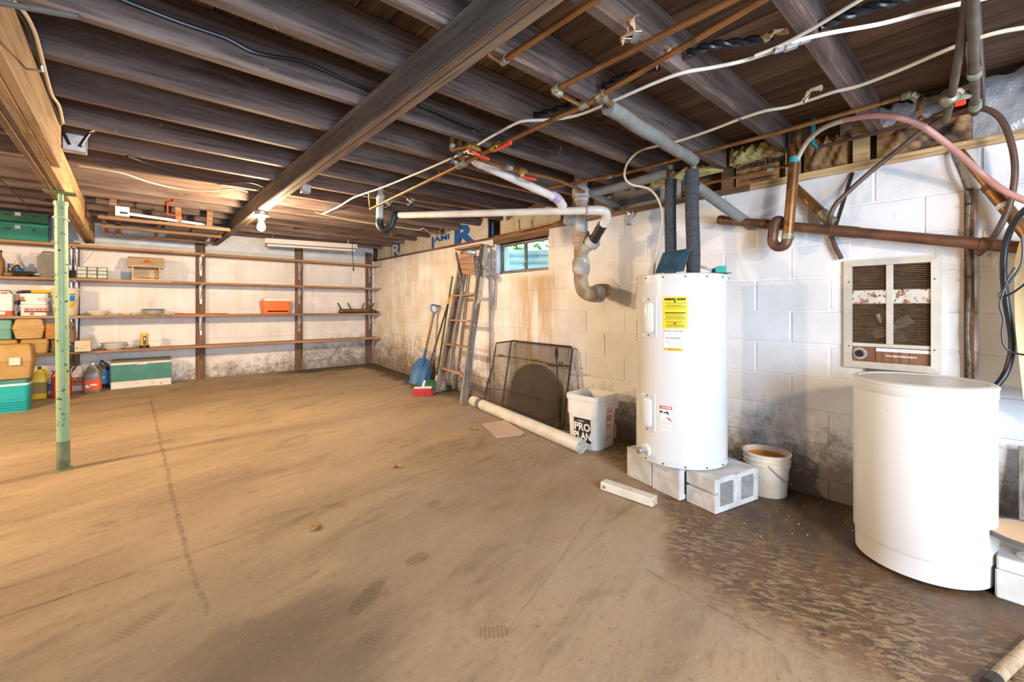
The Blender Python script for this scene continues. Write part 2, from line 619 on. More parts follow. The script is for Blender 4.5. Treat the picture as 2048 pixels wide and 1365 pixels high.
M['jug_yellow'] = mat('yellow_jug', (.66, .49, .015), (.58, .41, .012), 6, rough=.35)
M['jug_red'] = mat('red_jug', (.45, .03, .03), rough=.35)
M['jug_white'] = mat('milky_jug', (.74, .68, .60), (.66, .58, .48), 7, rough=.4)
M['jug_grey'] = mat('smoky_jug', (.16, .145, .125), (.21, .19, .165), 6, rough=.3)
M['jug_blue'] = mat('dark_blue_jug', (.014, .018, .03), rough=.3)
M['label_orange'] = mat('orange_label', (.62, .16, .05), (.54, .13, .04), 14, rough=.5)
M['label_red'] = mat('red_label', (.72, .10, .03), rough=.5)
M['label_white'] = mat('white_label', (.84, .84, .83), rough=.5)
M['label_yellow'] = mat('yellow_label', (.83, .66, .02), rough=.5)
M['label_amber'] = mat('amber_label', (.82, .50, .03), rough=.5)
M['label_blue'] = mat('blue_label', (.02, .22, .56), rough=.5)
M['label_dark'] = mat('dark_label', (.045, .045, .045), rough=.5)
M['ink'] = mat('black_ink', (.02, .02, .022), rough=.6)
M['ink_grey'] = mat('grey_ink', (.42, .44, .46), rough=.6)
M['ink_brown'] = mat('brown_ink', (.22, .17, .05), rough=.6)
M['ink_red'] = mat('red_ink', (.60, .05, .07), rough=.6)
M['cooler_green'] = mat('worn_green_paint', (.035, .18, .12), (.05, .21, .15), 6, rough=.4, spots=[((.25, .13, .08), 22, .66, .70)])
M['cooler_white'] = mat('chipped_white_metal', (.70, .68, .62), (.62, .58, .5), 6, rough=.5, spots=[((.25, .13, .07), 16, .64, .70)])
M['cooler_lid'] = mat('dark_cooler_lid', (.10, .085, .06), (.15, .12, .08), 9, rough=.55)
M['paper_box'] = mat('yellowed_card', (.55, .46, .33), (.64, .56, .44), 8, rough=.85, spots=[((.25, .18, .11), 12, .62, .72)])
M['scrap'] = mat('torn_paper', (.40, .27, .17), (.50, .36, .25), 10, rough=.9)
M['card'] = mat('pale_cardboard', (.53, .40, .32), (.58, .45, .37), 10, rough=.9)
M['kraft'] = mat('kraft_paper', (.34, .17, .065), (.50, .28, .12), 4, rough=.65, bump=.8, spots=[((.045, .025, .018), 3.4, .52, .64)])
M['foil'] = mat('foil', (.80, .83, .87), (.66, .69, .74), 20, rough=.3, metal=.6, bump=1.0)
M['foamboard'] = mat('foam_board', (.52, .47, .40), (.62, .57, .49), 8, rough=.5, metal=.15, bump=.3)
M['foamboard_back'] = mat('white_parging', (.86, .88, .90), (.74, .77, .80), 10, rough=.55, bump=1.0)
M['blue_print'] = mat('blue_print', (.012, .09, .36), rough=.45)
M['fibreglass'] = mat('yellow_fibreglass', (.62, .52, .20), (.44, .33, .10), 13, rough=1, bump=1.0, spots=[((.20, .17, .12), 7, .58, .7)])
M['rim_board'] = mat('plaster_rim_board', (.55, .49, .39), (.46, .38, .27), 6, rough=.8, spots=[((.25, .15, .08), 6, .60, .72)])
M['mesh_screen'] = None
M['amber_liquid'] = mat('amber_residue', (.66, .26, .015), (.50, .18, .01), 10, rough=.4)
M['yellow_cloth'] = mat('yellow_sheet', (.66, .55, .33), (.56, .46, .26), 5, stretch=(1, 1, .3), rough=.7)
M['steel_well'] = mat('corrugated_steel', (.62, .70, .78), (.46, .56, .66), 5, rough=.4, metal=.35)
M['well_leaf'] = mat('green_leaves', (.10, .30, .03), (.22, .46, .07), 8, rough=.6)
M['earth'] = mat('earth', (.10, .07, .045), (.16, .11, .07), 9, rough=1)
M['blue_board'] = mat('blue_painted_board', (.028, .075, .12), (.045, .115, .17), 12, rough=.5, spots=[((.20, .17, .12), 12, .64, .70)])
M['green_plastic'] = mat('green_plastic_clip', (.02, .38, .30), rough=.35)
M['chalk'] = mat('chipped_white_paint', (.74, .73, .66), (.66, .64, .56), 9, rough=.7, spots=[((.22, .15, .08), 12, .63, .68)])
M['dial'] = mat('dial_silver', (.66, .68, .72), rough=.3, metal=.6)
M['pewter'] = mat('zinc_drum', (.40, .41, .42), (.30, .31, .32), 9, rough=.35, metal=.7)
M['leaf_dry'] = mat('dry_leaf', (.42, .21, .06), rough=.8)
M['blue_valve'] = mat('blue_valve_paint', (.015, .10, .24), (.03, .2, .33), 14, rough=.4)
M['cyan_patina'] = mat('cyan_patina', (.03, .38, .46), (.05, .28, .34), 16, rough=.5)
M['pale_pole'] = wood('pale_pole_wood', (.50, .38, .24), (.60, .48, .32), 2, rnd=0)
M['skin_tan'] = mat('pale_wood_plate', (.66, .44, .26), (.72, .50, .31), 4, rough=.5)


def glass():
    m, nt, b = _nt('window_glass', .02, 0)
    b.inputs['Transmission Weight'].default_value = 1.0
    b.inputs['IOR'].default_value = 1.1
    b.inputs['Base Color'].default_value = (.70, .96, .90, 1)
    return m


def mesh_cloth():
    m, nt, b = _nt('wire_mesh', .6, .3)
    g = NT(nt)
    b.inputs['Base Color'].default_value = (.085, .062, .042, 1)
    tr = g.n('ShaderNodeBsdfTransparent')
    mx = g.n('ShaderNodeMixShader')
    mx.inputs[0].default_value = .48
    nt.links.new(tr.outputs[0], mx.inputs[1])
    nt.links.new(b.outputs[0], mx.inputs[2])
    nt.links.new(mx.outputs[0], nt.nodes['Material Output'].inputs['Surface'])
    return m


def emitter(name, c, s):
    m, nt, b = _nt(name, .5, 0)
    b.inputs['Base Color'].default_value = (*c, 1)
    b.inputs['Emission Color'].default_value = (*c, 1)
    b.inputs['Emission Strength'].default_value = s
    return m


M['glass'] = glass()
M['mesh_screen'] = mesh_cloth()
M['bulb'] = emitter('lit_bulb', (1.0, .72, .44), 2300)


def floor_material():
    m, nt, b = _nt('old_concrete_floor', .75, 0)
    g = NT(nt)
    p = g.pos()
    x, y, z = g.sep(p)
    rot = g.n('ShaderNodeMapping')
    rot.inputs['Rotation'].default_value = (0, 0, math.radians(-14))
    g.put(rot.inputs['Vector'], p)
    st = g.vmul(rot.outputs[0], (.32, 1.0, 1.0))
    n1 = g.noise(st, 1.9, 5, .6, .3)
    n2 = g.noise(st, 6.5, 6, .68, .4)
    n3 = g.noise(p, 45, 4, .7)
    n4 = g.noise(p, 1.3, 4, .6)
    n5 = g.noise(st, 24, 5, .7, .3)
    col = g.mix(g.ramp(n1, .34, .68), (.410, .305, .188), (.275, .200, .128))
    col = g.mix(g.math('MULTIPLY', g.ramp(n2, .50, .72), .65), col, (.135, .095, .062))
    col = g.mix(g.math('MULTIPLY', g.ramp(n2, .46, .26), .50), col, (.44, .35, .245))
    col = g.mix(g.math('MULTIPLY', g.ramp(n5, .54, .72), .40), col, (.15, .105, .066))
    fg = g.math('MULTIPLY', g.math('MULTIPLY', g.math('SUBTRACT', 1, g.ramp(y, 1.6, 3.2)), g.ramp(n4, .30, .60)), g.math('SUBTRACT', 1, g.ramp(x, .7, 1.5)))
    col = g.mix(g.math('MULTIPLY', fg, .45), col, (.205, .165, .125))
    # paler, greyer worn concrete on the side nearer the heater
    pale = g.math('MULTIPLY', g.ramp(x, .6, 1.8), g.ramp(n4, .36, .62))
    col = g.mix(g.math('MULTIPLY', pale, .55), col, (.36, .30, .24))
    # damp dark earth stain along the heater wall and round the tank
    fc = g.n('ShaderNodeFloatCurve')
    cu = fc.mapping.curves[0]
    prof = [(-1.5, 1.60), (.25, 1.66), (.70, 1.70), (.95, 1.74), (1.10, 2.0), (1.4, 2.42), (1.8, 2.56), (2.3, 2.80), (3.2, 3.02), (6, 3.02)]
    for i, (a_, b_) in enumerate(prof):
        q = ((a_ + 1.5) / 7.5, b_ / 4)
        if i < 2:
            cu.points[i].location = q if i == 0 else ((.25 + 1.5) / 7.5, 1.66 / 4)
        else:
            cu.points.new(*q)
    for pt_ in cu.points:
        pt_.handle_type = 'VECTOR'
    fc.mapping.update()
    g.put(fc.inputs['Value'], g.math('DIVIDE', g.math('ADD', y, 1.5), 7.5, True))
    near = g.math('MULTIPLY', fc.outputs[0], 4.0)
    edge = g.math('ADD', x, g.math('ADD', g.math('MULTIPLY', g.math('SUBTRACT', n4, .5), .35), g.math('MULTIPLY', g.math('SUBTRACT', n2, .5), .35)))
    dk = g.ramp(g.math('SUBTRACT', edge, near), -.10, .16)
    rot2 = g.n('ShaderNodeMapping')
    rot2.inputs['Rotation'].default_value = (0, 0, math.radians(62))
    g.put(rot2.inputs['Vector'], p)
    n6 = g.noise(g.vmul(rot2.outputs[0], (.5, 1.3, 1)), 34, 6, .72, .5)
    wear = g.math('MULTIPLY', g.ramp(g.math('ADD', g.math('MULTIPLY', n6, .7), g.math('MULTIPLY', n2, .3)), .47, .58), g.math('SUBTRACT', 1, g.ramp(g.math('SUBTRACT', x, near), .40, .9)))
    dkm = g.math('MULTIPLY', dk, g.math('SUBTRACT', 1, g.math('MULTIPLY', wear, .72)))
    dcol = g.mix(g.ramp(n2, .40, .62), (.120, .062, .028), (.046, .029, .019))
    col = g.mix(g.math('MULTIPLY', dk, .8), col, (.40, .265, .135))
    col = g.mix(g.math('MULTIPLY', dkm, .94), col, dcol)
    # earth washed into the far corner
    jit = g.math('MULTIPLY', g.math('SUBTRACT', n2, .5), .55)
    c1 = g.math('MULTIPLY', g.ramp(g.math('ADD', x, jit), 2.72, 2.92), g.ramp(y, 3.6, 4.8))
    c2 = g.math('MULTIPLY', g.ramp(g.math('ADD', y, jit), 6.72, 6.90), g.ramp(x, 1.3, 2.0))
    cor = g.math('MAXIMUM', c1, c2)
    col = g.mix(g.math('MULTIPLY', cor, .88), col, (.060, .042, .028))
    # dark soil patch in the foreground
    px = g.math('SUBTRACT', x, .36)
    py = g.math('SUBTRACT', y, 1.55)
    rr = g.math('SQRT', g.math('ADD', g.math('MULTIPLY', g.math('MULTIPLY', px, px), .55), g.math('MULTIPLY', py, py)))
    sp = g.math('SUBTRACT', 1, g.ramp(g.math('ADD', rr, g.math('MULTIPLY', g.math('SUBTRACT', n2, .5), .9)), .08, .42))
    col = g.mix(g.math('MULTIPLY', sp, .62), col, (.105, .078, .055))

    def line(a, bb, w, wob, strength, colr, col, lim=None):
        ax, ay = a.x, a.y
        dx, dy = bb.x - ax, bb.y - ay
        L = math.hypot(dx, dy)
        nx, ny = -dy / L, dx / L
        dist = g.math('ADD', g.math('ADD', g.math('MULTIPLY', x, nx), g.math('MULTIPLY', y, ny)), -(ax * nx + ay * ny))
        dist = g.math('ADD', dist, g.math('MULTIPLY', g.math('SUBTRACT', n2, .5), wob))
        k = g.math('SUBTRACT', 1, g.ramp(g.math('ABSOLUTE', dist), w * .25, w))
        k = g.math('MULTIPLY', k, g.math('ADD', .25, g.math('MULTIPLY', g.ramp(n5, .36, .58), 1.1)))
        if lim:
            tpar = g.math('DIVIDE', g.math('ADD', g.math('ADD', g.math('MULTIPLY', x, dx), g.math('MULTIPLY', y, dy)), -(ax * dx + ay * dy)), L * L)
            k = g.math('MULTIPLY', k, g.math('MULTIPLY', g.ramp(tpar, -.03, .03), g.math('SUBTRACT', 1, g.ramp(tpar, .95, 1.05))))
        return g.mix(g.math('MULTIPLY', k, strength), col, colr)
    dark = (.085, .060, .040)
    col = line(at(300, 790, fl=True), at(372, 1110, fl=True), .016, .05, .40, dark, col, True)
    col = line(at(372, 1110, fl=True), at(415, 1230, fl=True), .014, .05, .3, dark, col, True)
    col = line(at(-40, 1250, fl=True), at(370, 1112, fl=True), .012, .05, .42, dark, col, True)
    col = line(at(370, 1112, fl=True), at(900, 930, fl=True), .011, .06, .34, dark, col, True)
    col = line(at(1290, 1140, fl=True), at(1560, 1290, fl=True), .009, .05, .3, dark, col, True)
    col = line(at(1010, 1270, fl=True), at(1200, 1010, fl=True), .008, .06, .25, dark, col, True)
    col = g.mix(g.math('MULTIPLY', g.ramp(n3, .58, .70), .45), col, (.11, .080, .052))
    col = g.mix(g.math('MULTIPLY', g.ramp(n3, .40, .28), .40), col, (.50, .42, .32))

    def smudge(u, v, a, rx, ry, s, col):
        """boot print: ribbed dark mark"""
        c = at(u, v, fl=True)
        ca, sa = math.cos(a), math.sin(a)
        qx = g.math('ADD', g.math('ADD', g.math('MULTIPLY', x, ca), g.math('MULTIPLY', y, sa)), -(c.x * ca + c.y * sa))
        qy = g.math('ADD', g.math('ADD', g.math('MULTIPLY', x, -sa), g.math('MULTIPLY', y, ca)), -(-c.x * sa + c.y * ca))
        e = g.math('ADD', g.math('POWER', g.math('ABSOLUTE', g.math('DIVIDE', qx, rx)), 3), g.math('POWER', g.math('ABSOLUTE', g.math('DIVIDE', qy, ry)), 3))
        k = g.math('SUBTRACT', 1, g.ramp(g.math('ADD', e, g.math('MULTIPLY', g.math('SUBTRACT', n3, .5), 3.2)), .5, 1.2))
        rib = g.math('ADD', .35, g.math('MULTIPLY', g.ramp(g.math('SINE', g.math('MULTIPLY', qx, 420)), -.3, .5), .65))
        return g.mix(g.math('MULTIPLY', g.math('MULTIPLY', k, rib), s), col, (.10, .07, .045))
    for u, v, a, rx, ry, s in ((733, 1195, .55, .11, .035, .7), (1665 / 2 + 2, 1118, .2, .06, .035, .6), (668, 1012, -.5, .075, .035, .45),
                               (868, 1008, .3, .05, .035, .5), (985, 1265, -.6, .06, .03, .5), (285, 1245, .6, .11, .03, .35), (765, 1250, .5, .12, .04, .3)):
        col = smudge(u, v, a, rx, ry, s, col)
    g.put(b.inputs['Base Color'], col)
    g.put(b.inputs['Roughness'], g.math('SUBTRACT', .80, g.math('MULTIPLY', dk, .28)))
    g.bump(b, g.math('ADD', g.math('MULTIPLY', n2, 1.0), g.math('MULTIPLY', n3, .35)), .35, .012)
    return m


M['floor'] = floor_material()

# ================================================================== THE SETTING
XW, YB, ZW = 3.12, 7.10, 1.943          # heater wall, shelf wall, top of the block walls
ZJ, ZS = 2.14, 2.33                     # underside of the joists, underside of the subfloor
X0, Y0 = -4.2, -2.6

# floor: a slab whose surface climbs slightly
mb = MB()
ys = [Y0 - .1 + (7.3 - Y0 + .1) * i / 40 for i in range(41)]
mb.grid(lambda a, b: (X0 - .1 + (3.4 - X0 + .1) * a, ys[round(b * 40)], fz(ys[round(b * 40)])), 12, 40)
fl = mb.build('floor', M['floor'], ang=80)
fl['kind'] = 'structure'

# window opening in the heater wall
WY0, WY1, WZ0, WZ1 = 2.98, 3.81, 1.538, 1.872


def struct(o):
    o['kind'] = 'structure'
    return o


mb = MB()
# (the fan heater sits in its own opening)
_h = [at(u, v, x=XW - .012) for u, v in ((1688, 735), (1883, 747), (1884, 510), (1688, 523))]
HY0, HY1, HZ0, HZ1 = _h[1].y + .03, _h[0].y - .03, (_h[0].z + _h[1].z) / 2 + .03, (_h[2].z + _h[3].z) / 2 - .03
mb.box((XW + .105, (Y0 + HY0) / 2, .95), (.20, HY0 - Y0, 2.0 - .02))
mb.box((XW + .105, (HY1 + WY0) / 2, .95), (.20, WY0 - HY1, 2.0 - .02))
mb.box((XW + .105, (HY0 + HY1) / 2, (HZ0 - .05) / 2), (.20, HY1 - HY0, HZ0 + .05))
mb.box((XW + .105, (HY0 + HY1) / 2, (HZ1 + 1.94) / 2), (.20, HY1 - HY0, 1.94 - HZ1))
mb.box((XW + .105, (WY1 + YB + .2) / 2, .95), (.20, YB + .2 - WY1, 2.0 - .02))
mb.box((XW + .105, (WY0 + WY1) / 2, (WZ0 - .05) / 2), (.20, WY1 - WY0, WZ0 + .05))
mb.box((XW + .105, (WY0 + WY1) / 2, (WZ1 + 1.94) / 2), (.20, WY1 - WY0, 1.94 - WZ1))
wall_right = struct(mb.build('wall_right', M['block_right'], flat=True))
mb = MB()
mb.box(((X0 + 3.3) / 2, YB + .105, .95), (3.3 - X0, .20, 1.98))
wall_back = struct(mb.build('wall_back', M['block_back'], flat=True))
mb = MB()
mb.box((X0 - .1, (Y0 + YB) / 2, 1.15), (.2, YB - Y0 + .4, 2.4))
struct(mb.build('wall_left', M['block_back'], flat=True))
mb = MB()
mb.box(((X0 - .7) / 2, Y0 - .1, 1.15), (-.7 - X0, .2, 2.4))
mb.box(((1.1 + 3.3) / 2, Y0 - .1, 1.15), (2.2, .2, 2.4))
mb.box((.2, Y0 - .1, 2.2), (1.8, .2, .3))
mb.box((.2, Y0 - .35, 1.1), (1.8, .08, 2.0))
struct(mb.build('wall_front', M['block_back'], flat=True))

# ---- blocks (running bond, thick paint over the joints)
BL, BH = .4064, .2032
block_mesh = {}


def block_me(w, h, kind, m):
    key = (round(w, 3), round(h, 3), kind)
    if key not in block_mesh:
        mb = MB()
        sz = (.03, w, h) if kind == 'right' else (w, .03, h)
        mb.box((0, 0, 0), sz, bev=.005)
        me = bpy.data.meshes.new('block')
        bmesh.ops.recalc_face_normals(mb.bm, faces=mb.bm.faces)
        mb.bm.to_mesh(me)
        mb.bm.free()
        me.materials.append(m)
        block_mesh[key] = me
    return block_mesh[key]


def lay(wall, kind, a0, a1, rows, m, hole=None, phase=0.0):
    for r in range(rows):
        z0 = ZW - BH * (r + 1)
        off = (BL / 2 if r % 2 else 0) + phase
        k = math.floor((a0 - off) / BL)
        while off + k * BL < a1:
            s, e = max(off + k * BL, a0), min(off + (k + 1) * BL, a1)
            k += 1
            spans = [(s, e)]
            for hl in hole or ():
                if z0 + .02 < hl[3] and z0 + BH - .02 > hl[2]:
                    spans = [q for sp in spans for q in ((sp[0], min(sp[1], hl[0])), (max(sp[0], hl[1]), sp[1])) if q[1] - q[0] > .03]
            for s2, e2 in spans:
                if e2 - s2 < .04:
                    continue
                w = e2 - s2 - .008
                o = bpy.data.objects.new('block', block_me(w, BH - .008, kind, m))
                COL.objects.link(o)
                o.parent = wall
                c = (s2 + e2) / 2
                j = random.uniform(-.0022, .0022)
                p = V((XW + .0155 + j, c, z0 + BH / 2)) if kind == 'right' else V((c, YB + .0155 + j, z0 + BH / 2))
                o.location = p - WM[wall].translation


lay(wall_right, 'right', -1.2, YB, 10, M['block_right'], [(WY0, WY1, WZ0, WZ1), (HY0, HY1, HZ0, HZ1)], .06)
lay(wall_back, 'back', -2.4, XW, 10, M['block_back'], None, .10)

# ---- ceiling: subfloor boards, joists
mb = MB()
mb.box(((X0 + 3.4) / 2, (Y0 + 7.3) / 2, ZS + .06), (3.6 - X0, 7.5 - Y0, .04))
ceiling = struct(mb.build('ceiling', M['plank'], flat=True))
PWD = .139
npk = int((3.35 - X0) / PWD) + 1
pm = {}
for i in range(npk):
    # each course of boards is butted somewhere along its length
    cut = random.uniform(.2, 5.5)
    for s, e in ((Y0, cut), (cut, 7.25)):
        mb = MB()
        mb.box((0, 0, 0), (PWD - .004, e - s - .003, .02), bev=.0025)
        x = X0 + PWD * (i + .5)
        mb.bm.transform(MX.Translation(V((x, (s + e) / 2, ZS + .011 + random.uniform(-.0012, .0012)))))
        mb.build('plank', M['plank'], ceiling, flat=True)
JY = [-2.3, -1.9, -1.49, -1.08, -.68, -.28, .09, .49, .92, 1.325, 1.713, 2.104, 2.512, 2.925, 3.355, 3.765, 4.188, 4.62, 4.99, 5.36, 5.74, 6.13, 6.53, 6.92]
JT = .045
jme = {}
for i, y in enumerate(JY):
    mb = MB()
    w = JT
    mb.box((0, 0, 0), (3.16 + 4.1, w, ZS - ZJ - .001), bev=.004)
    jx = (3.16 - 4.1) / 2
    dz = random.uniform(-.004, .003)
    mb.bm.transform(MX.Translation(V((jx, y - w / 2, (ZJ + ZS) / 2 + dz * 0))))
    mb.build('joist', M['joist'], ceiling, flat=True)

# bridging blocks between the far joists over the shelf wall
for x in (-.62, -.1, .42, 1.15, 1.6, 2.2, 2.75):
    k = random.choice((20, 21, 22))
    mb = MB()
    mb.box((x, (JY[k] + JY[k - 1] - JT) / 2, (ZJ + ZS) / 2 + .01), (.045, JY[k] - JY[k - 1] - JT - .004, .15))
    mb.build('joist', M['joist'], ceiling, flat=True)

# ---- rim of the house above the heater wall: sill, trims, boards
mb = MB()
mb.box((XW + .24, (Y0 + YB) / 2, (ZW + ZS) / 2 + .03), (.04, YB - Y0 + .4, ZS - ZW + .08))
struct(mb.build('trim_1', M['rough_wood'], flat=True))
mb = MB()
mb.box(((X0 + 3.3) / 2, YB + .20, (ZW + ZS) / 2 + .03), (3.3 - X0, .04, ZS - ZW + .08))
struct(mb.build('trim_2', M['rough_wood'], flat=True))


def board(name, y0, y1, x, z0, z1, m, t=.022, tilt=0, parent=None):
    mb = MB()
    mb.box((x, (y0 + y1) / 2, (z0 + z1) / 2), (t, abs(y1 - y0), z1 - z0), bev=.002, ry=tilt)
    return mb.build(name, m, parent, flat=True)


# sill plates lying on top of the blocks
yt_ = at(1500, 400, x=XW).y
o = board('trim_3', -1.2, yt_, XW + .075, ZW - .002, ZW + .04, M['fresh_wood'], .17)
struct(o)
o = board('trim_4', yt_ + .004, 2.95, XW + .075, ZW - .002, ZW + .038, M['rough_wood'], .17)
struct(o)
o = board('trim_5', 2.95, 3.86, XW + .075, WZ1, ZW + .035, M['rough_wood'], .15)
struct(o)
o = board('trim_6', 3.86, YB, XW + .09, ZW - .002, ZW + .03, M['rough_wood'], .14)
struct(o)

# uprights standing on the sill between the joists
for (u, y0) in ((1722, None), (1585, None)):
    p = at(u, 330, x=XW + .06)
    mb = MB()
    mb.box((XW + .07, p.y, (ZW + .04 + ZJ) / 2 + .06), (.05, .075, ZJ - ZW + .08), bev=.003)
    struct(mb.build('trim_7', M['fresh_wood'], flat=True))
for u in (1455, 1903):
    p = at(u, 330, x=XW + .1)
    mb = MB()
    mb.box((XW + .12, p.y, (ZW + .04 + ZJ) / 2 + .06), (.04, .09, ZJ - ZW + .10), bev=.003)
    struct(mb.build('trim_8', M['rough_wood'], flat=True))


def batt(y0, y1, z0, z1, x, m, amp, label, name, cat, seed, group=None, nu=26, nv=12, lean=.0):
    rnd = random.Random(seed)
    ph = [rnd.uniform(0, 6.28) for _ in range(8)]
    mb = MB()

    def f(a, b, s=0):
        w = (math.sin(a * 11 + ph[0]) * math.sin(b * 5 + ph[1]) + .6 * math.sin(a * 23 + b * 9 + ph[2]) + .4 * math.sin(a * 37 - b * 17 + ph[3])) * amp
        e = min(1, 6 * min(a, 1 - a), 6 * min(b, 1 - b))
        edge = .012 * math.sin(a * 31 + ph[4]) + .01 * math.sin(a * 57 + ph[5])
        return (x - (w * .5 + amp) * e + lean * b + s, y0 + (y1 - y0) * a, z0 + (z1 - z0) * b + (edge if b > .5 else 0))
    mb.grid(f, nu, nv)
    mb.grid(lambda a, b: f(a, b, .05), 4, 2)
    o = mb.build(name, m, None, 80)
    return tag(o, label, cat, group)


gB = 'insulation batts above the heater wall'
by = [at(u, 330, x=XW + .07).y for u in (1900, 1730, 1712, 1592, 1575, 1470, 1440, 1330)]
batt(by[1] - .45, by[1] - .05, ZW + .05, ZW + .24, XW + .09, M['kraft'], .028, 'brown kraft insulation batt below the foil sheet and pink hose', 'insulation_batt', 'insulation', 1, gB)
batt(by[2] + .03, by[3] - .04, ZW + .045, ZW + .25, XW + .09, M['kraft'], .026, 'brown kraft insulation batt behind the clear end of the arched hose', 'insulation_batt', 'insulation', 2, gB)
bt = batt(by[4] + .05, by[5], ZW + .05, ZW + .24, XW + .085, M['kraft'], .010, 'brown kraft insulation batt printed with fiber glass lettering', 'insulation_batt', 'insulation', 3, gB)
# printing on the paper
LM = axes(V((XW + .058, (by[4] + by[5]) / 2 + .0, ZW + .185)), (0, -1, 0), (0, 0, 1))
letters('CertainTeed', .062, LM, M['ink'], bt, 'lettering', bold=.0012)
letters('Fiber Glass Insulation', .036, LM @ MX.Translation(V((0, -.055, 0))), M['ink'], bt, 'lettering', bold=.0008)
letters('Certified Properties', .02, LM @ MX.Translation(V((.02, -.10, 0))), M['ink'], bt, 'lettering')
for k, (ya, yb_, z0, z1, sd) in enumerate(((by[4] + .0, by[5] + .02, ZW + .20, ZJ + .11, 11), (by[6] - .02, by[7] + .1, ZW + .19, ZJ + .06, 12))):
    batt(ya, yb_, z0, z1, XW + .03, M['fibreglass'], .035, ('yellow glass wool tuft bulging over the lettered insulation batt', 'yellow glass wool tuft above the black pipe sleeves')[k], 'glass_wool', 'insulation', sd, 'glass wool tufts', 24, 10)
batt(by[4] - .03, by[4] + .10, ZW + .20, ZJ + .02, XW + .05, M['fibreglass'], .03, 'small yellow glass wool tuft beside the blue tube', 'glass_wool', 'insulation', 15, 'glass wool tufts', 16, 8)
# foil sheets
yf = at(1945, 300, x=XW + .05).y
batt(-1.0, yf, ZW + .042, ZS - .03, XW + .075, M['foil'], .014, 'crinkled silver foil sheet beside the dark vertical pipe', 'foil_sheet', 'foil', 21, 'foil sheets', 40, 18)
batt(yf + .09, yf + .55, ZW + .22, ZS - .04, XW + .10, M['foil'], .010, 'silver foil strip above the pink hose', 'foil_sheet', 'foil', 22, 'foil sheets', 26, 8)
# pale rim panels behind the black pipe sleeves, foil paper
o = board('rim_panel', 1.66, 2.50, XW + .115, ZW + .035, ZJ + .02, M['rim_board'], .012)
tag(o, 'cream rim panel behind the black pipe sleeves', 'panel', 'rim panels')
o = board('rim_panel', 2.92, 3.86, XW + .115, ZW + .035, ZJ + .10, M['rim_board'], .012)
tag(o, 'cream rim panel over the small window', 'panel', 'rim panels')
mb = MB()
mb.box((XW + .105, 2.05, ZW + .15), (.008, .44, .22), ry=-.15)
mb.box((XW + .10, 2.28, ZW + .15), (.006, .03, .24))
o = tag(mb.build('foil_paper', M['grey_metal'], flat=True), 'dull grey foil paper tacked beside the cream cable loop', 'foil')

# foam boards with blue printing in the far bays
bays = [(YB - .02, 6.72), (6.70, 6.05), (6.03, 5.30), (5.28, 4.62), (4.60, 4.02)]
fbl = ['grey foam board in the corner bay beside the shelf end', 'grey foam board with a narrow blue printed edge', 'grey foam board with blue lettering under the torn straw',
       'grey foam board with the large blue printed letter R', 'plain grey foam board behind the ladder head']
fb = []
for (a, b_), lb in zip(bays, fbl):
    o = board('foam_board', b_, a, XW + .055, ZW + .028, ZJ + (.16 if lb.startswith('plain') else .10), M['foamboard'], .018)
    tag(o, lb, 'foam board', 'foam boards above the heater wall')
    fb.append(o)


def blue(o, y0, y1, z0, z1, let=None, size=.2, dy=0, dz=0):
    mb = MB()
    mb.box((XW + .0445, (y0 + y1) / 2, (z0 + z1) / 2), (.002, abs(y1 - y0), z1 - z0))
    mb.build('print', M['blue_print'], o, flat=True)
    if let:
        letters(let, size, axes(V((XW + .0425, (y0 + y1) / 2 + dy, (z0 + z1) / 2 + dz)), (0, -1, 0), (0, 0, 1)), M['foamboard'], o, bold=.006, sx=1.9)


def yz(u, v):
    p = at(u, v, x=XW + .045)
    return p.y, p.z


ya, yb_ = yz(783, 500)[0], yz(800, 500)[0]
blue(fb[0] if ya > 6.70 else fb[1], ya, yb_, ZW + .03, ZJ + .07, 'R', .26, 0, -.03)
blue(fb[2], yz(864, 490)[0], yz(868, 490)[0], ZW + .03, ZJ + .0)
letters('AMI', .10, axes(V((XW + .0435, yz(884, 477)[0], yz(884, 477)[1])), (0, -1, 0), (0, 0, 1)), M['blue_print'], fb[2], bold=.004, sx=2.3)
letters('R', .34, axes(V((XW + .0435, yz(926, 470)[0], yz(926, 472)[1])), (0, -1, 0), (0, 0, 1)), M['blue_print'], fb[3], bold=.016, sx=2.1)
letters('AP', .07, axes(V((XW + .0435, yz(916, 494)[0], yz(916, 494)[1])), (0, -1, 0), (0, 0, 1)), M['blue_print'], fb[3], bold=.002, sx=1.8)
blue(fb[4], yz(984, 470)[0], yz(987, 470)[0], ZW + .05, ZJ + .0)
# foil and straw scraps
p = at(875, 462, x=XW - .02)
mb = MB()
for i in range(26):
    q = p + V((random.uniform(-.05, .03), random.uniform(-.14, .14), random.uniform(-.05, .04)))
    w = V((random.uniform(-.03, .03), random.uniform(-.07, .07), random.uniform(-.05, .03)))
    mb.tube([q - w, q + V((0, 0, .01)), q + w], .004, 4)
tag(mb.build('straw', M['fresh_wood'], None), 'tuft of torn straw under the far joists', 'straw')
p = at(1259, 437, x=XW - .01)
mb = MB()
mb.grid(lambda a, b: (p.x + .015 * math.sin(a * 7 + b * 5), p.y + (a - .5) * .06 + .02 * math.sin(b * 6), p.z + (b - .5) * .12), 6, 8)
tag(mb.build('foil_scrap', M['foil'], None, 20), 'small crumpled foil scrap hanging on the white wall', 'foil')

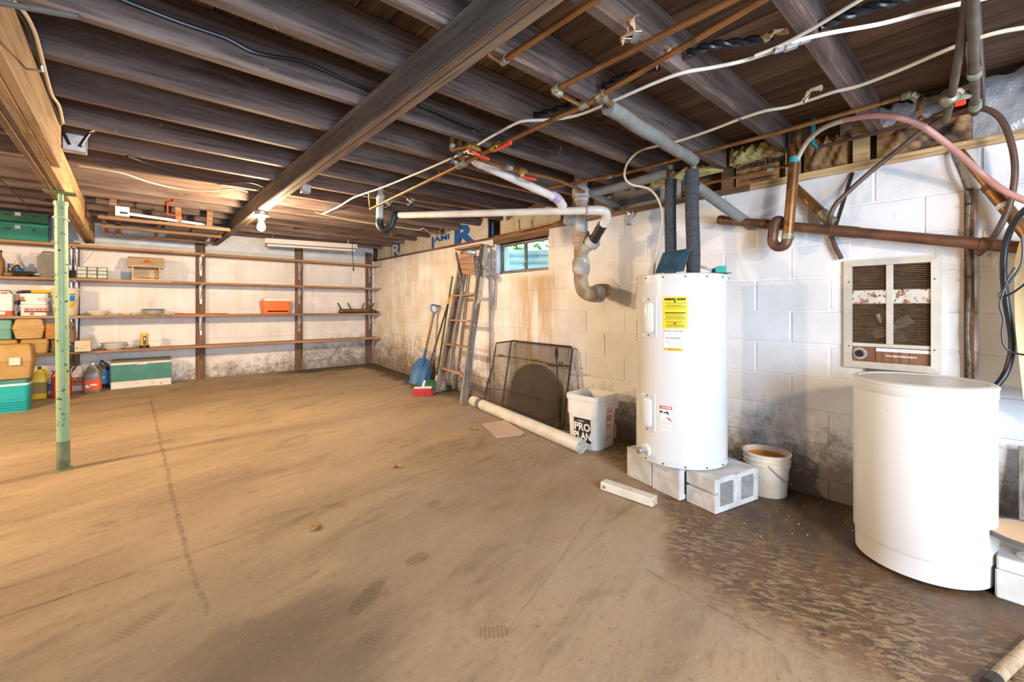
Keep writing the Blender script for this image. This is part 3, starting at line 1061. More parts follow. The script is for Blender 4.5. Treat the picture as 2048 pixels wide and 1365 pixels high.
# white parged rim over the shelf wall
mb = MB()
rn = random.Random(3)
hh = [rn.uniform(-.012, .012) for _ in range(200)]
mb.grid(lambda a, b: (-2.4 + (XW + 2.4) * a, YB + .05 - .02 * b + .010 * math.sin(a * 140) * math.sin(b * 9 + a * 30), ZW - .012 + (ZS - .1 - ZW) * b + (hh[int(a * 120)] if b == 0 else 0)), 120, 8)
o = mb.build('rim_panel', M['foamboard_back'], None, 80)
tag(o, 'lumpy white parged rim strip above the long shelves', 'panel', 'rim panels')

# ---- window 1
win = bpy.data.objects.new('window_1', None)
COL.objects.link(win)
win.matrix_world = MX.Translation(V((XW + .08, (WY0 + WY1) / 2, WZ0)))
WM[win] = win.matrix_world.copy()
win['kind'] = 'structure'
mb = MB()
XG = XW + .085
for (cy, cz, sy, sz) in (((WY0 + WY1) / 2, WZ0 + .015, WY1 - WY0, .03), ((WY0 + WY1) / 2, WZ1 - .012, WY1 - WY0, .028), (WY0 + .012, (WZ0 + WZ1) / 2, .024, WZ1 - WZ0), (WY1 - .015, (WZ0 + WZ1) / 2, .03, WZ1 - WZ0)):
    mb.box((XG, cy, cz), (.04, sy, sz), bev=.003)
mb.build('window_frame', M['grey_metal'], win, flat=True)
mb = MB()
ym = at(1053, 510, x=XG).y
mb.box((XG - .005, ym, (WZ0 + WZ1) / 2), (.035, .022, WZ1 - WZ0 - .05), bev=.002)
mb.build('mullion', M['grey_metal'], win, flat=True)
for a, b_ in ((WY0 + .024, ym - .011), (ym + .011, WY1 - .03)):
    mb = MB()
    mb.box((XG, (a + b_) / 2, (WZ0 + WZ1) / 2), (.004, b_ - a, WZ1 - WZ0 - .055))
    mb.build('pane', M['glass'], win, flat=True)
mb = MB()
mb.box((XW + .06, (WY0 + WY1) / 2, WZ0 - .008), (.11, WY1 - WY0, .014))
mb.box((XW + .06, WY1 - .004, (WZ0 + WZ1) / 2), (.11, .008, WZ1 - WZ0))
mb.box((XW + .06, WY0 + .004, (WZ0 + WZ1) / 2), (.11, .008, WZ1 - WZ0))
mb.build('reveal', M['foamboard_back'], win, flat=True)
mb = MB()
mb.box((XG - .024, WY0 + .02, WZ0 + .16), (.012, .03, .02), bev=.003)
mb.tube([(XG - .03, ym + .02, WZ0 + .06), (XG - .045, ym, WZ0 + .09), (XG - .03, ym - .03, WZ0 + .12)], .005, 6)
mb.build('latch', M['galv'], win)
# the corrugated light well outside
mb = MB()


def wellf(a, b):
    t = math.pi * a
    c = .018 * math.sin(b * 2 * math.pi * 7)
    r = .62 + c
    return (XW + .22 + math.sin(t) * (.55 + c), (WY0 + WY1) / 2 + .05 - math.cos(t) * r, 1.25 + b * .62)


mb.grid(wellf, 30, 56)
o = mb.build('window_well', M['steel_well'], None, 60)
tag(o, 'corrugated steel light well outside the small window', 'window well')
mb = MB()
mb.box((XW + 1.3, 3.3, 1.6), (.8, 3.2, .5))
o = mb.build('ground', M['earth'], flat=True)
struct(o)
o = None
mb = MB()
rn = random.Random(5)
for i in range(420):
    c = V((XW + rn.uniform(.66, .95), rn.uniform(2.6, 5.0), 1.90 + rn.uniform(0, .30)))
    a = V((rn.uniform(-1, 1), rn.uniform(-1, 1), rn.uniform(-.6, .6))).normalized() * .05
    b_ = V((rn.uniform(-1, 1), rn.uniform(-1, 1), rn.uniform(-.6, .6))).normalized() * .025
    mb.mesh([c - a, c + b_, c + a, c - b_], [(0, 1, 2, 3)])
o = mb.build('foliage', M['well_leaf'], flat=True)
tag(o, 'bright green leaves at the rim of the light well', 'plant', None, 'stuff')

# ================================================================== BEAMS, POST
# laminated girder carried by the green post
ZG = 1.909
gx = (-.40, -.366, -.32, -.285)
g1 = thing('girder', 'long plank girder of several plies carried by the green post', 'beam', (-.34, 3, ZG))
mb = MB()
mb.box((-.302, (Y0 + at(121, 337, z=ZG).y) / 2, ZG + .115), (.034, at(121, 337, z=ZG).y - Y0, .228), bev=.003)
tag(mb.build('ply', M['girder'], g1, flat=True), 'pale short ply ending with a square cut')
for i, (xc, m) in enumerate(((-.338, 'girder'), (-.362, 'girder_old'), (-.388, 'girder_old'))):
    mb = MB()
    w = (.034, .022, .028)[i]
    s = (Y0, 2.6, 0)[0]
    mb.box((xc, (Y0 + YB) / 2, ZG + .115 + (0, -.003, -.006)[i]), (w, YB - Y0, .23), bev=.003)
    mb.build('ply', M[m], g1, flat=True)

g2 = thing('beam', 'heavy grey timber beam crossing under the joists to the lit bulb', 'beam', (.857, 3, 2.0))
mb = MB()
mb.box((.857, (Y0 + YB) / 2, 2.07), (.074, YB - Y0, .139), bev=.006)
mb.build('timber', M['beam'], g2, flat=True)
mb = MB()
mb.box((.875, (Y0 + 5.2) / 2, 1.997), (.034, 5.2 - Y0, .006), bev=.002)
mb.box((.838, (Y0 + 4.4) / 2, 1.9985), (.03, 4.4 - Y0, .003), bev=.001)
mb.build('edge_strip', M['beam_edge'], g2, flat=True)

pb = at(127, 940, fl=True)
pt = V((-.345, pb.y - .02, ZG))
pb.z = fz(pb.y)
post = thing('support_post', 'green steel jack post standing under the plank girder', 'post', pb)
mb = MB()
dirn = (pt - pb)
top = pb + dirn * .963
mb.cyl(pb + V((0, 0, .004)), top, .0325, .0325, 32)
mb.build('tube', M['post'], post)
mb = MB()
mb.cyl(pb + V((0, 0, .005)), pb + dirn * .105, .0331, .0329, 32)
mb.build('foot', M['post_foot'], post)
mb = MB()
mb.pipe(top - dirn * .012, top + dirn * .002, .0365, .013, 32)
mb.build('collar', M['post'], post)
mb = MB()
mb.cyl(top, pt - V((0, 0, .012)), .0135, .0135, 16)
mb.build('screw', M['post'], post)
mb = MB()
mb.box(pt - V((0, 0, .007)), (.150, .100, .010), bev=.002)
mb.build('top_plate', M['post_plate'], post)
mb = MB()
mb.box(pb + V((0, 0, .003)), (.085, .085, .006), bev=.001)
mb.build('base_plate', M['post_plate'], post)
mb = MB()
c = top - dirn * .06
mb.tube([c + V((.0365 * math.cos(a), .0365 * math.sin(a), .011 * math.cos(a + 2.2))) for a in [i * 2 * math.pi / 24 for i in range(24)]], .005, 6, closed=True)
mb.build('rubber_band', M['cream_cable'], post)

# ================================================================== SHELVES on the far wall
YF = 6.80                                # front edge of the boards
SZ = [1.858, 1.480, 1.064, .662]         # upper faces of the four boards
ST = .028
XE = 3.10
shelf = thing('long_shelf', 'long four-board shelf on steel brackets along the far wall', 'shelf', (.9, 7.0, SZ[3]))
for k, z in enumerate(SZ):
    for (a, b_) in ((-2.3, .38), (.38, XE)):
        mb = MB()
        dz = 0
        mb.box(((a + b_) / 2, (YF + 7.06) / 2, z - ST / 2), (b_ - a - .003, 7.06 - YF, ST), bev=.003)
        mb.build('shelf_board', M['shelf'], shelf, flat=True)
UX = [at(146, 600, y=7.03).x, at(402, 600, y=7.03).x, at(599.5, 600, y=7.03).x, at(742, 600, y=7.03).x - .02]
for i, x in enumerate(UX):
    mb = MB()
    ztop = (1.90, 2.07, 2.07, 2.08)[i]
    mb.box((x, 7.078, (fz(7.08) + ztop) / 2), (.105, .04, ztop - fz(7.08)), bev=.003)
    mb.build('upright', M['upright'], shelf, flat=True)
    for k, z in enumerate(SZ):
        zz = z - ST
        mt = M['galv'] if not (k == 3) else M['slat']
        for dx in ((-.022, .022) if i == 0 else (0,)):
            mb = MB()
            # wall leg, shelf leg and the pressed brace between them
            mb.mesh([(x + dx - .016, 7.056, zz), (x + dx + .016, 7.056, zz), (x + dx + .009, 7.056, zz - .25), (x + dx - .009, 7.056, zz - .25),
                     (x + dx - .016, 7.050, zz), (x + dx + .016, 7.050, zz), (x + dx + .009, 7.050, zz - .25), (x + dx - .009, 7.050, zz - .25)],
                    [(3, 2, 1, 0), (4, 5, 6, 7), (0, 1, 5, 4), (1, 2, 6, 5), (2, 3, 7, 6), (3, 0, 4, 7)])
            mb.box((x + dx, 6.955, zz - .003), (.03, .20, .006))
            mb.tube([(x + dx, 7.05, zz - .19), (x + dx, 6.90, zz - .008)], .006, 6)
            mb.build('bracket', mt, shelf)

YC = 6.90


def sx(u, y=YC - .02):
    return at(u, 600, y=y).x


def sh(u, v, y=YC - .02):
    return at(u, v, y=y).z


def boxpart(o, name, m, c, size, bev=.004, **k):
    mb = MB(WM[o])
    mb.box(c, size, bev=bev, **k)
    return mb.build(name, m, o)


# ---- top board: two long green steel boxes, stacked
gw = sx(98, 6.86) - sx(-70, 6.86)
gx0 = (sx(98, 6.86) + sx(-70, 6.86)) / 2


def steel_box(z, h, m, label, group):
    o = thing('steel_box', label, 'tool box', (gx0, 6.93, z), group)
    boxpart(o, 'body', m, (0, 0, h * .42), (gw, .20, h * .84), .006)
    boxpart(o, 'lid', m, (0, 0, h * .90), (gw + .012, .212, h * .2), .012)
    for u in (36,):
        x = sx(u, 6.83) - gx0
        f = MB(WM[o])
        f.box((x, -.105, h * .72), (.05, .012, .045), bev=.004)
        f.box((x, -.112, h * .70), (.03, .008, .03), bev=.003)
        f.build('latch', M['galv'], o)
    f = MB(WM[o])
    x = sx(68, 6.83) - gx0
    f.box((x, -.104, h * .62), (.02, .006, .02), bev=.002)
    f.box((sx(14, 6.83) - gx0, -.104, h * .6), (.05, .006, .012), bev=.002)
    f.build('keeper', M['black'], o)
    return o


h2 = sh(50, 446, 6.83) - SZ[0]
h2 = max(.13, h2)
h1 = sh(50, 425, 6.83) - SZ[0] - h2
steel_box(SZ[0] + .0015, h2, M['toolbox_teal'], 'long teal-green steel box lying on the top shelf board', 'green steel boxes')
steel_box(SZ[0] + h2 + .0055, max(.10, h1), M['toolbox_green'], 'long dark green steel box stacked on the teal-green one', 'green steel boxes')

# ---- second board
z = SZ[1] + .0015
x = sx(2)
o = thing('bottle', 'tall dark brown bottle at the frame edge on the second shelf', 'bottle', (sx(-1), YC, z))
mb = MB(WM[o]); mb.lathe([(.034, 0), (.036, .01), (.036, .16), (.014, .21), (.013, .25)], 20); mb.build('body', M['brown_box'], o)
mb = MB(WM[o]); mb.lathe([(.016, .245), (.016, .27)], 16); mb.build('cap', M['black'], o)
o = thing('can', 'small dark can with yellow and red bands behind the rusty tools', 'can', (sx(19.5), YC + .06, z))
h = sh(20, 527) - z
mb = MB(WM[o]); mb.lathe([(.026, 0), (.026, h)], 20); mb.build('body', M['label_dark'], o)
mb = MB(WM[o]); mb.lathe([(.0265, h * .5), (.0265, h * .66)], 20); mb.build('band', M['label_amber'], o)
mb = MB(WM[o]); mb.lathe([(.0265, h * .68), (.0265, h * .96)], 20); mb.build('label_band', M['label_blue'], o)
o = thing('bottle', 'small clear bottle with a blue label behind the rusty tools', 'bottle', (sx(32), YC + .05, z))
h = sh(32, 521) - z
mb = MB(WM[o]); mb.lathe([(.044, 0), (.046, .01), (.046, h * .62), (.018, h * .86), (.014, h)], 24); mb.build('body', M['jug_white'], o)
mb = MB(WM[o]); mb.lathe([(.047, h * .22), (.047, h * .55)], 24); mb.build('label', M['label_blue'], o)
# rusty tools
o = thing('hand_plane', 'rusty old hand plane lying among the tools on the shelf', 'tool', (sx(26), YC - .04, z))
boxpart(o, 'body', M['brown_box'], (0, 0, .02), (.12, .05, .04), .008)
mb = MB(WM[o]); mb.tube(cr([(-.04, 0, .04), (-.045, 0, .07), (-.03, 0, .085)]), .011, 8); mb.build('handle', M['handle_wood'], o)
mb = MB(WM[o]); mb.box((.01, 0, .055), (.008, .035, .05), ry=.5); mb.build('blade', M['dark_metal'], o)
o = thing('power_drill', 'dark hand drill lying on its side on the second shelf', 'drill', (sx(54), YC - .05, z))
mb = MB(WM[o]); mb.tube([(-.10, 0, .028), (.03, 0, .03), (.06, 0, .028)], [.022, .028, .018], 14); mb.build('body', M['dark_metal'], o)
mb = MB(WM[o]); mb.tube([(.06, 0, .028), (.09, .0, .028), (.10, 0, .028)], [.015, .011, .004], 12); mb.build('chuck', M['galv'], o)
mb = MB(WM[o]); mb.tube(cr([(-.08, 0, .04), (-.09, 0, .09), (-.06, .01, .115), (-.05, .01, .07)]), .011, 8); mb.build('handle', M['dark_metal'], o)
o = thing('coiled_cord', 'dark bundled cord beside the grey tool case', 'cord', (sx(44), YC - .09, z))
mb = MB(WM[o])
for i in range(3):
    mb.tube([(.05 * math.cos(a) + .01 * i, .022 * math.sin(a), .006 + .009 * i) for a in [q * 2 * math.pi / 20 for q in range(20)]], .005, 6, closed=True)
mb.build('loop', M['rubber'], o)
# grey case
o = thing('tool_case', 'grey moulded tool case standing upright behind the green post', 'case', (sx(95), YC + .02, z))
h = sh(95, 508) - z
w = (sx(118) - sx(77))
mb = MB(WM[o]); mb.prism(rect(w, h, .06, 6), .10, axes(V((0, .05, h / 2 + .004)), (1, 0, 0), (0, 0, 1))); mb.build('shell', M['olive_case'], o)
mb = MB(WM[o]); mb.prism(rect(w * .5, h * .42, .02), .008, axes(V((.03, -.045, h * .38)), (1, 0, 0), (0, 0, 1))); mb.prism(rect(w * .5, h * .22, .02), .008, axes(V((.03, -.045, h * .80)), (1, 0, 0), (0, 0, 1))); mb.build('ribs', M['olive_case'], o)
mb = MB(WM[o]); mb.tube(cr([(-.04, 0, h - .005), (-.035, 0, h + .02), (.035, 0, h + .02), (.04, 0, h - .005)]), .009, 8); mb.build('handle', M['olive_case'], o)
# parts cabinet with nine drawers
xa, xb = sx(154), sx(215)
h = sh(185, 535) - z
w = xb - xa
o = thing('parts_cabinet', 'small olive steel cabinet with nine clear drawers', 'cabinet', ((xa + xb) / 2, YC - .02, z))
mb = MB(WM[o])
mb.box((0, .07, h / 2), (w, .004, h))
for sx_ in (-1, 1):
    mb.box((sx_ * (w / 2 - .004), 0, h / 2), (.008, .14, h))
    mb.box((sx_ * w / 6, 0, h / 2), (.006, .14, h))
for k in range(4):
    mb.box((0, 0, .004 + (h - .008) * k / 3), (w, .14, .007))
mb.build('frame', M['olive_steel'], o, flat=True)
for i in range(3):
    for k in range(3):
        mb = MB(WM[o])
        cw, chh = w / 3 - .012, h / 3 - .010
        mb.box((-w / 3 + i * w / 3, -.002, .006 + (h - .008) * (k + .5) / 3), (cw, .132, chh), bev=.002)
        mb.box((-w / 3 + i * w / 3, -.072, .006 + (h - .008) * (k + .5) / 3 - chh * .2), (cw * .4, .012, .005))
        mb.build('drawer', M['drawer'], o, flat=True)
# wooden birdhouse / feeder
xa, xb = sx(262), sx(322)
o = thing('bird_feeder', 'open wooden bird feeder with sloping roof and red spot', 'bird feeder', ((xa + xb) / 2, YC, z))
w = xb - xa
h = sh(292, 515) - z
for s in (-1, 1):
    mb = MB(WM[o])
    mb.prism([(-.09, .012), (.09, .012), (.09, h * .62), (0, h * .95), (-.09, h * .62)], .018, axes(V((s * (w / 2 - .015) - .009, 0, 0)), (0, 1, 0), (0, 0, 1)))
    mb.build('side_panel', M['birch'], o, flat=True)
boxpart(o, 'floor_board', M['birch'], (0, 0, .008), (w, .19, .016), .002)
boxpart(o, 'back_panel', M['birch'], (0, .082, h * .35), (w - .04, .012, h * .6), .002)
for s in (-1, 1):
    mb = MB(WM[o])
    mb.box((0, s * .065, h * .78), (w + .06, .018, .185), rx=s * .87, bev=.002)
    r_ = mb.build('roof', M['birch'], o, flat=True)
mb = MB(WM[o])
mb.lathe([(.0, 0), (.030, 0), (.030, .006)], 24, sy=1, capb=False)
mb.bm.transform(WM[o] @ MX.Translation(V((0.005, -.088, h * .79))) @ MX.Rotation(.70, 4, 'X') @ WM[o].inverted())
mb.build('spot', M['orange'], o)

# ---- third board
z = SZ[2] + .0015
o = thing('solvent_can', 'rectangular white can with a red band and wire handle', 'can', (sx(8), YC - .02, z))
h = sh(8, 588) - z
w = sx(26) - sx(-12)
boxpart(o, 'body', M['label_white'], (0, 0, h / 2), (w, .11, h), .006)
boxpart(o, 'red_band', M['label_red'], (0, -.001, h * .13), (w + .002, .113, h * .24), .006)
boxpart(o, 'label_patch', M['label_white'], (-.01, -.0575, h * .13), (.05, .003, h * .14), .0005)
mb = MB(WM[o]); mb.tube(cr([(-w * .38, 0, h), (-w * .30, 0, h + .03), (w * .30, 0, h + .03), (w * .42, 0, h - .005)]), .004, 6); mb.build('handle', M['dark_metal'], o)
mb = MB(WM[o]); mb.lathe([(.02, h), (.02, h + .014)], 16); mb.build('cap', M['label_red'], o)
o = thing('can', 'white can with a brown band behind the red-banded one', 'can', (sx(30), YC + .09, z))
h = sh(30, 588) - z
mb = MB(WM[o]); mb.lathe([(.035, 0), (.035, h)], 24); mb.build('body', M['jug_white'], o)
mb = MB(WM[o]); mb.lathe([(.0356, h * .52), (.0356, h * .68)], 24); mb.build('band', M['brown_box'], o)
o = thing('cardboard_tube', 'slate-blue round tube standing behind the white tubs', 'tube', (sx(38), YC + .05, z))
h = sh(38, 600) - z
mb = MB(WM[o]); mb.lathe([(.020, 0), (.020, h)], 20); mb.build('body', M['jug_blue'], o)
o['category'] = 'tube'


def tub(z0, h, w, label, grp, front):
    o = thing('plastic_tub', label, 'tub', ((sx(41) + sx(97)) / 2, YC - .03, z0), grp)
    mb = MB(WM[o])
    a, b_ = rect(w * .90, .15, .03), rect(w * .98, .17, .034)
    mb.loft([[(x_, y_, 0.001) for x_, y_ in a], [(x_, y_, h * .86) for x_, y_ in b_]])
    mb.build('body', M['white_plastic'], o)
    mb = MB(WM[o])
    c_ = rect(w, .185, .036)
    mb.loft([[(x_, y_, h * .83) for x_, y_ in c_], [(x_, y_, h * .985) for x_, y_ in c_]])
    mb.build('lid', M['white_plastic'], o)
    return o


w = sx(97) - sx(40)
h = (sh(68, 588) - z) / 2
o = tub(z, h, w, 'lower white tub with red lettering under the brush', 'white tubs', True)
F1 = axes(WM[o] @ V((.025, -.088, h * .55)), (1, 0, 0), (0, .10, 1))
letters('BUCKEYE', .042, F1, M['label_red'], o, sx=.98, bold=.002)
boxpart(o, 'stripe', M['ink'], (.035, -.0835, h * .36), (.20, .003, .010), .0005)
mb = MB(WM[o]); mb.lathe([(0, -.001), (.017, -.001), (.017, .001)], 12, sy=.8, capb=False); mb.bm.transform(MX.Translation(WM[o] @ V((-.01, -.081, h * .17))) @ MX.Rotation(math.pi / 2, 4, 'X') @ WM[o].inverted()); mb.build('spot', M['label_red'], o)
mb = MB(WM[o]); mb.tube(cr([(-.13, -.085, .02), (-.12, -.087, .05), (-.13, -.09, .09), (-.11, -.09, .10), (-.10, -.088, .06), (-.115, -.086, .03)]), .003, 5); mb.build('emblem', M['ink_grey'], o)
o = tub(z + h, h, w, 'upper white tub stacked under the yellow-handled brush', 'white tubs', False)
letters('EYE', .042, axes(WM[o] @ V((-.088, -.088, h * .55)), (1, 0, 0), (0, .10, 1)), M['label_red'], o, sx=.8, bold=.002)
boxpart(o, 'stripe', M['ink'], (-.085, -.0835, h * .36), (.06, .003, .010), .0005)
for k in range(4):
    boxpart(o, 'small_print', M['ink_grey'], (.08, -.0845 - .0012 * k, h * (.35 + .09 * k)), (.10, .002, .004), .0003)
zt = z + 2 * h
o = thing('scrub_brush', 'brush with yellow grip and pale bristles lying on the tubs', 'brush', ((sx(68)), YC - .02, zt))
mb = MB(WM[o]); mb.tube([(-.02, 0, .022), (.03, 0, .026), (.09, 0, .030), (.13, 0, .026)], [.014, .020, .022, .008], 14); mb.build('grip', M['yellow'], o)
mb = MB(WM[o]); mb.tube([(-.125, 0, .010), (-.08, 0, .018), (-.02, 0, .022)], [.010, .016, .013], 12); mb.build('collar', M['black'], o)
mb = MB(WM[o])
for i in range(60):
    x = -.04 + .19 * i / 59
    for y_ in (-.012, 0, .012):
        mb.tube([(x, y_, .04), (x * 1.25 + .01, y_ * 2.2, .092 - .05 * (i / 59 - .6) ** 2)], [.003, .004], 4)
bb = mb.build('bristles', M['cream_plastic'], o)
bb['kind'] = 'stuff'


def pail(M4, r0, r1, h, label, name, m, rim_m=None, group=None, lid=False):
    o = thing(name, label, 'bucket', M4, group)
    t = .004
    mb = MB(WM[o])
    rw = lambda q: r0 + (r1 - r0) * q
    prof = [(r0 * .97, 0), (r0, .004), (rw(.72), h * .72), (rw(.72) + .008, h * .725), (rw(.74) + .008, h * .745), (rw(.75), h * .75), (rw(.82), h * .82), (rw(.82) + .008, h * .825), (rw(.85) + .008, h * .85), (rw(.86), h * .855), (r1 - .002, h * .95), (r1 + .008, h * .955), (r1 + .008, h)]
    if not lid:
        prof += [(r1 - t, h), (r0 - t, t)]
    mb.lathe(prof, 40, capt=True)
    mb.build('body', m, o)
    return o


xa, xb = sx(98), sx(160)
h = sh(128, 577) - z
o = pail(MX.Translation(V(((xa + xb) / 2, YC + .02, z))), (xb - xa) / 2 * .84, (xb - xa) / 2 * .94, h, 'cream lidded pail with a blue and yellow label behind the post', 'lidded_pail', M['cream_plastic'], lid=True)
mb = MB(WM[o]); rr = (xb - xa) / 2
mb.lathe([(rr * .97, h * .93), (rr * .97, h), (rr * .90, h + .004)], 40); mb.build('lid', M['cream_plastic'], o)
for (a0, a1, z0, z1, m) in ((-.62, -.18, .52, .80, 'label_blue'), (-.62, -.22, .26, .50, 'label_amber')):
    mb = MB(WM[o])
    mb.grid(lambda a, b: (rr * (.84 + .10 * (z0 + (z1 - z0) * b)) * 1.012 * math.cos(a0 + (a1 - a0) * a), rr * (.84 + .10 * (z0 + (z1 - z0) * b)) * 1.012 * math.sin(a0 + (a1 - a0) * a), h * (z0 + (z1 - z0) * b)), 8, 4)
    mb.bm.transform(WM[o] @ MX.Rotation(-.55, 4, 'Z') @ WM[o].inverted())
    mb.build('label', M[m], o)
mb = MB(WM[o]); mb.tube([(rr * .93 * math.cos(a), rr * .93 * math.sin(a) - .004, h * (.70 - .45 * math.sin((a + 2.9) / 2.65 * math.pi) )) for a in [-2.9 + 2.65 * i / 20 for i in range(21)]], .0025, 6); mb.build('bail', M['galv'], o)


def plate(x, y, z0, r, hh, label, grp, m, deep=1.0, name='plate', rimm=None):
    o = thing(name, label, 'plate', (x, y, z0), grp)
    mb = MB(WM[o])
    mb.lathe([(r * .55, 0), (r * .60, hh * .25), (r * .98, hh * .92), (r, hh), (r * .97, hh), (r * .60, hh * .42), (0.001, hh * .38)], 40, capt=False)
    mb.build('dish', M[m], o)
    mb = MB(WM[o])
    mb.pipe((0, 0, hh - .0015), (0, 0, hh + .0008), r * 1.003, r * .96, 40)
    mb.build('rim', M[rimm or m], o)
    return o


xc, r = (sx(168) + sx(224)) / 2, (sx(224) - sx(168)) / 2
plate(xc, YC, z, r, .036, 'large white platter lowest in the pair by the pail', 'white platters by the pail', 'china')
o = plate(xc - .005, YC, z + .018, r * .95, .034, 'white platter nested on top of the pair by the pail', 'white platters by the pail', 'china')
mb = MB(WM[o])
for i in range(9):
    a = i * 2.3
    mb.ball((.035 * math.cos(a) - .02, .02 * math.sin(a), .022), .007, 8)
q = mb.build('crumbs', M['china'], o); q['kind'] = 'stuff'
plate(sx(253.5), YC, z, (sx(270) - sx(238)) / 2, .026, 'single small white saucer on the third shelf', None, 'china')
xc, r = (sx(281) + sx(333)) / 2, (sx(333) - sx(281)) / 2
for k in range(5):
    plate(xc + random.uniform(-.004, .004), YC, z + .012 * k, r * (.9 + .02 * k), .020, ('bottom', 'second', 'middle', 'fourth', 'top')[k] + ' dish in the stack of grey-rimmed plates', 'grey-rimmed plates', 'china' if k < 4 else 'china_grey', rimm='china_grey')
o = thing('red_rod', 'slim red rod lying along the third shelf edge', 'rod', ((sx(348) + sx(455)) / 2, YC - .07, z))
mb = MB(WM[o]); L = (sx(455) - sx(348)) / 2; mb.tube([(-L, 0, .006), (L * .92, .0, .006), (L, 0, .006)], [.006, .006, .003], 8); mb.build('shaft', M['red_paint'], o)
mb = MB(WM[o]); mb.tube([(-L * .98, 0, .008), (-L * .7, 0, .008)], .008, 8); mb.build('grip', M['red_paint'], o)
# orange cooler
xa, xb = sx(522), sx(580)
w = xb - xa
h = sh(551, 597) - z
o = thing('cooler', 'small orange cooler with a white lid on the third shelf', 'cooler', ((xa + xb) / 2, YC, z))
mb = MB(WM[o]); a, b_ = rect(w * .90, .17, .02), rect(w, .20, .022)
mb.loft([[(x_, y_, 0.001) for x_, y_ in a], [(x_, y_, h * .83) for x_, y_ in b_]]); mb.build('body', M['orange'], o)
mb = MB(WM[o]); mb.loft([[(x_ * .97 + .02, y_ * .97, h * .83) for x_, y_ in b_], [(x_ * .97 + .02, y_ * .97, h * .93) for x_, y_ in b_], [(x_ * .90 + .02, y_ * .85, h) for x_, y_ in b_]]); mb.build('lid', M['white_plastic'], o)
mb = MB(WM[o]); mb.prism(rect(w * .7, h * .2, .03), .006, axes(V((.01, -.088, h * .16)), (1, 0, 0), (0, 0, 1))); mb.build('base_panel', M['orange'], o)
# upturned folding stand
xa, xb = sx(676), sx(757)
o = thing('folding_stand', 'rusty dark metal stand lying legs-up at the shelf end', 'stand', ((xa + xb) / 2 - .02, YC - .03, z))
w = xb - xa - .03
mb = MB(WM[o])
for (a, b_) in (((-w / 2, -.05, .012), (w / 2, -.05, .012)), ((-w * .40, .07, .055), (w * .40, .07, .055)), ((-w / 2, -.05, .012), (-w * .40, .07, .055)), ((w / 2, -.05, .012), (w * .40, .07, .055))):
    mb.tube([a, b_], .011, 8)
mb.build('top_frame', M['dark_metal'], o)
mb = MB(WM[o]); mb.box((.0, .06, .04), (w * .72, .012, .035), bev=.003); mb.build('cross_bar', M['brown_box'], o)
zt = sh(700, 606) - z
for x0, x1 in ((-w * .38, -w * .47), (-w * .14, -w * .22), (w * .15, w * .20), (w * .38, w * .47)):
    mb = MB(WM[o]); mb.tube([(x0, .06, .05), (x1, .06, zt)], .010, 8); mb.build('leg', M['dark_metal'], o)

# ---- fourth board
z = SZ[3] + .0015


def chest(xa, xb, z0, zt, y, dep, m, label, name='tackle_box', cat='tackle box', grp=None, split=.5, taper=.86, latch=None, handle=False, belly=1.0):
    w, h = xb - xa, zt - z0
    o = thing(name, label, cat, ((xa + xb) / 2, y, z0), grp)
    r = min(.02, h * .2)
    A, B, C = rect(w * taper, dep * taper, r), rect(w, dep, r), rect(w * taper, dep * taper, r)
    mb = MB(WM[o]); mb.loft([[(p, q, 0.001) for p, q in A], [(p, q, h * split - .002) for p, q in B]]); mb.build('base_tray', m, o)
    mb = MB(WM[o]); mb.loft([[(p * 1.015, q * 1.015, h * split) for p, q in B], [(p * 1.015, q * 1.015, h * (split + .05)) for p, q in B], [(p, q, h * .93) for p, q in rect(w * (taper + .04), dep * (taper + .04), r)], [(p * .94, q * .94, h) for p, q in C]]); mb.build('lid', m, o)
    if latch is not None:
        mb = MB(WM[o]); mb.box((latch * w, -dep / 2 - .008, h * split + .005), (.05, .012, .05), bev=.004); mb.build('latch', M['cream_plastic'], o)
    if handle:
        mb = MB(WM[o]); mb.tube(cr([(-.05, 0, h - .002), (-.045, 0, h + .018), (.045, 0, h + .018), (.05, 0, h - .002)]), .006, 6); mb.build('handle', M['black'], o)
    return o


zr1 = sh(20, 679)
chest(sx(-40), sx(25), zr1 + .003, sh(10, 640), YC + .03, .17, M['teal_box'], 'pale teal box at the frame edge under the third shelf', taper=.97)
o = chest(sx(27), sx(91), zr1 + .003, sh(60, 638), YC, .20, M['tan_box'], 'ribbed tan tackle box directly under the white tubs', taper=.82)
mb = MB(WM[o])
w_ = sx(91) - sx(27)
hh = sh(60, 638) - zr1
for i in range(13):
    mb.box((-w_ * .38 + w_ * .76 * i / 12, -.098, hh * .60), (.006, .012, hh * .10), rx=-.15)
mb.build('ribs', M['tan_box'], o)
chest(sx(91), sx(128), zr1 - .01, sh(100, 646), YC + .01, .17, M['rust_box'], 'rust-orange box half hidden by the green post', taper=.97)
chest(sx(-42), sx(36), z + .001, zr1 - .004, YC + .04, .19, M['mustard_box'], 'pale mustard box behind the big tan tackle box', taper=.95, split=.7)
chest(sx(42), sx(99), z + .001, zr1 - .004, YC - .01, .19, M['ochre_box'], 'mustard tackle box with a stained front on the lowest board', taper=.90, split=.68)
chest(sx(101), sx(119), z + .001, zr1 - .02, YC + .03, .17, M['brown_box'], 'narrow brown box squeezed behind the green post', taper=.97)
o = thing('projector', 'brown and black round-topped appliance beside the post', 'appliance', (sx(139), YC - .02, z))
w = sx(151) - sx(122)
mb = MB(WM[o]); mb.box((0, 0, .05), (w, .16, .10), bev=.008); mb.build('base', M['black'], o)
mb = MB(WM[o]); mb.lathe([(w * .5, .10), (w * .5, .14), (w * .42, .22), (w * .2, .26)], 24, sy=.55); mb.build('dome', M['brown_box'], o)
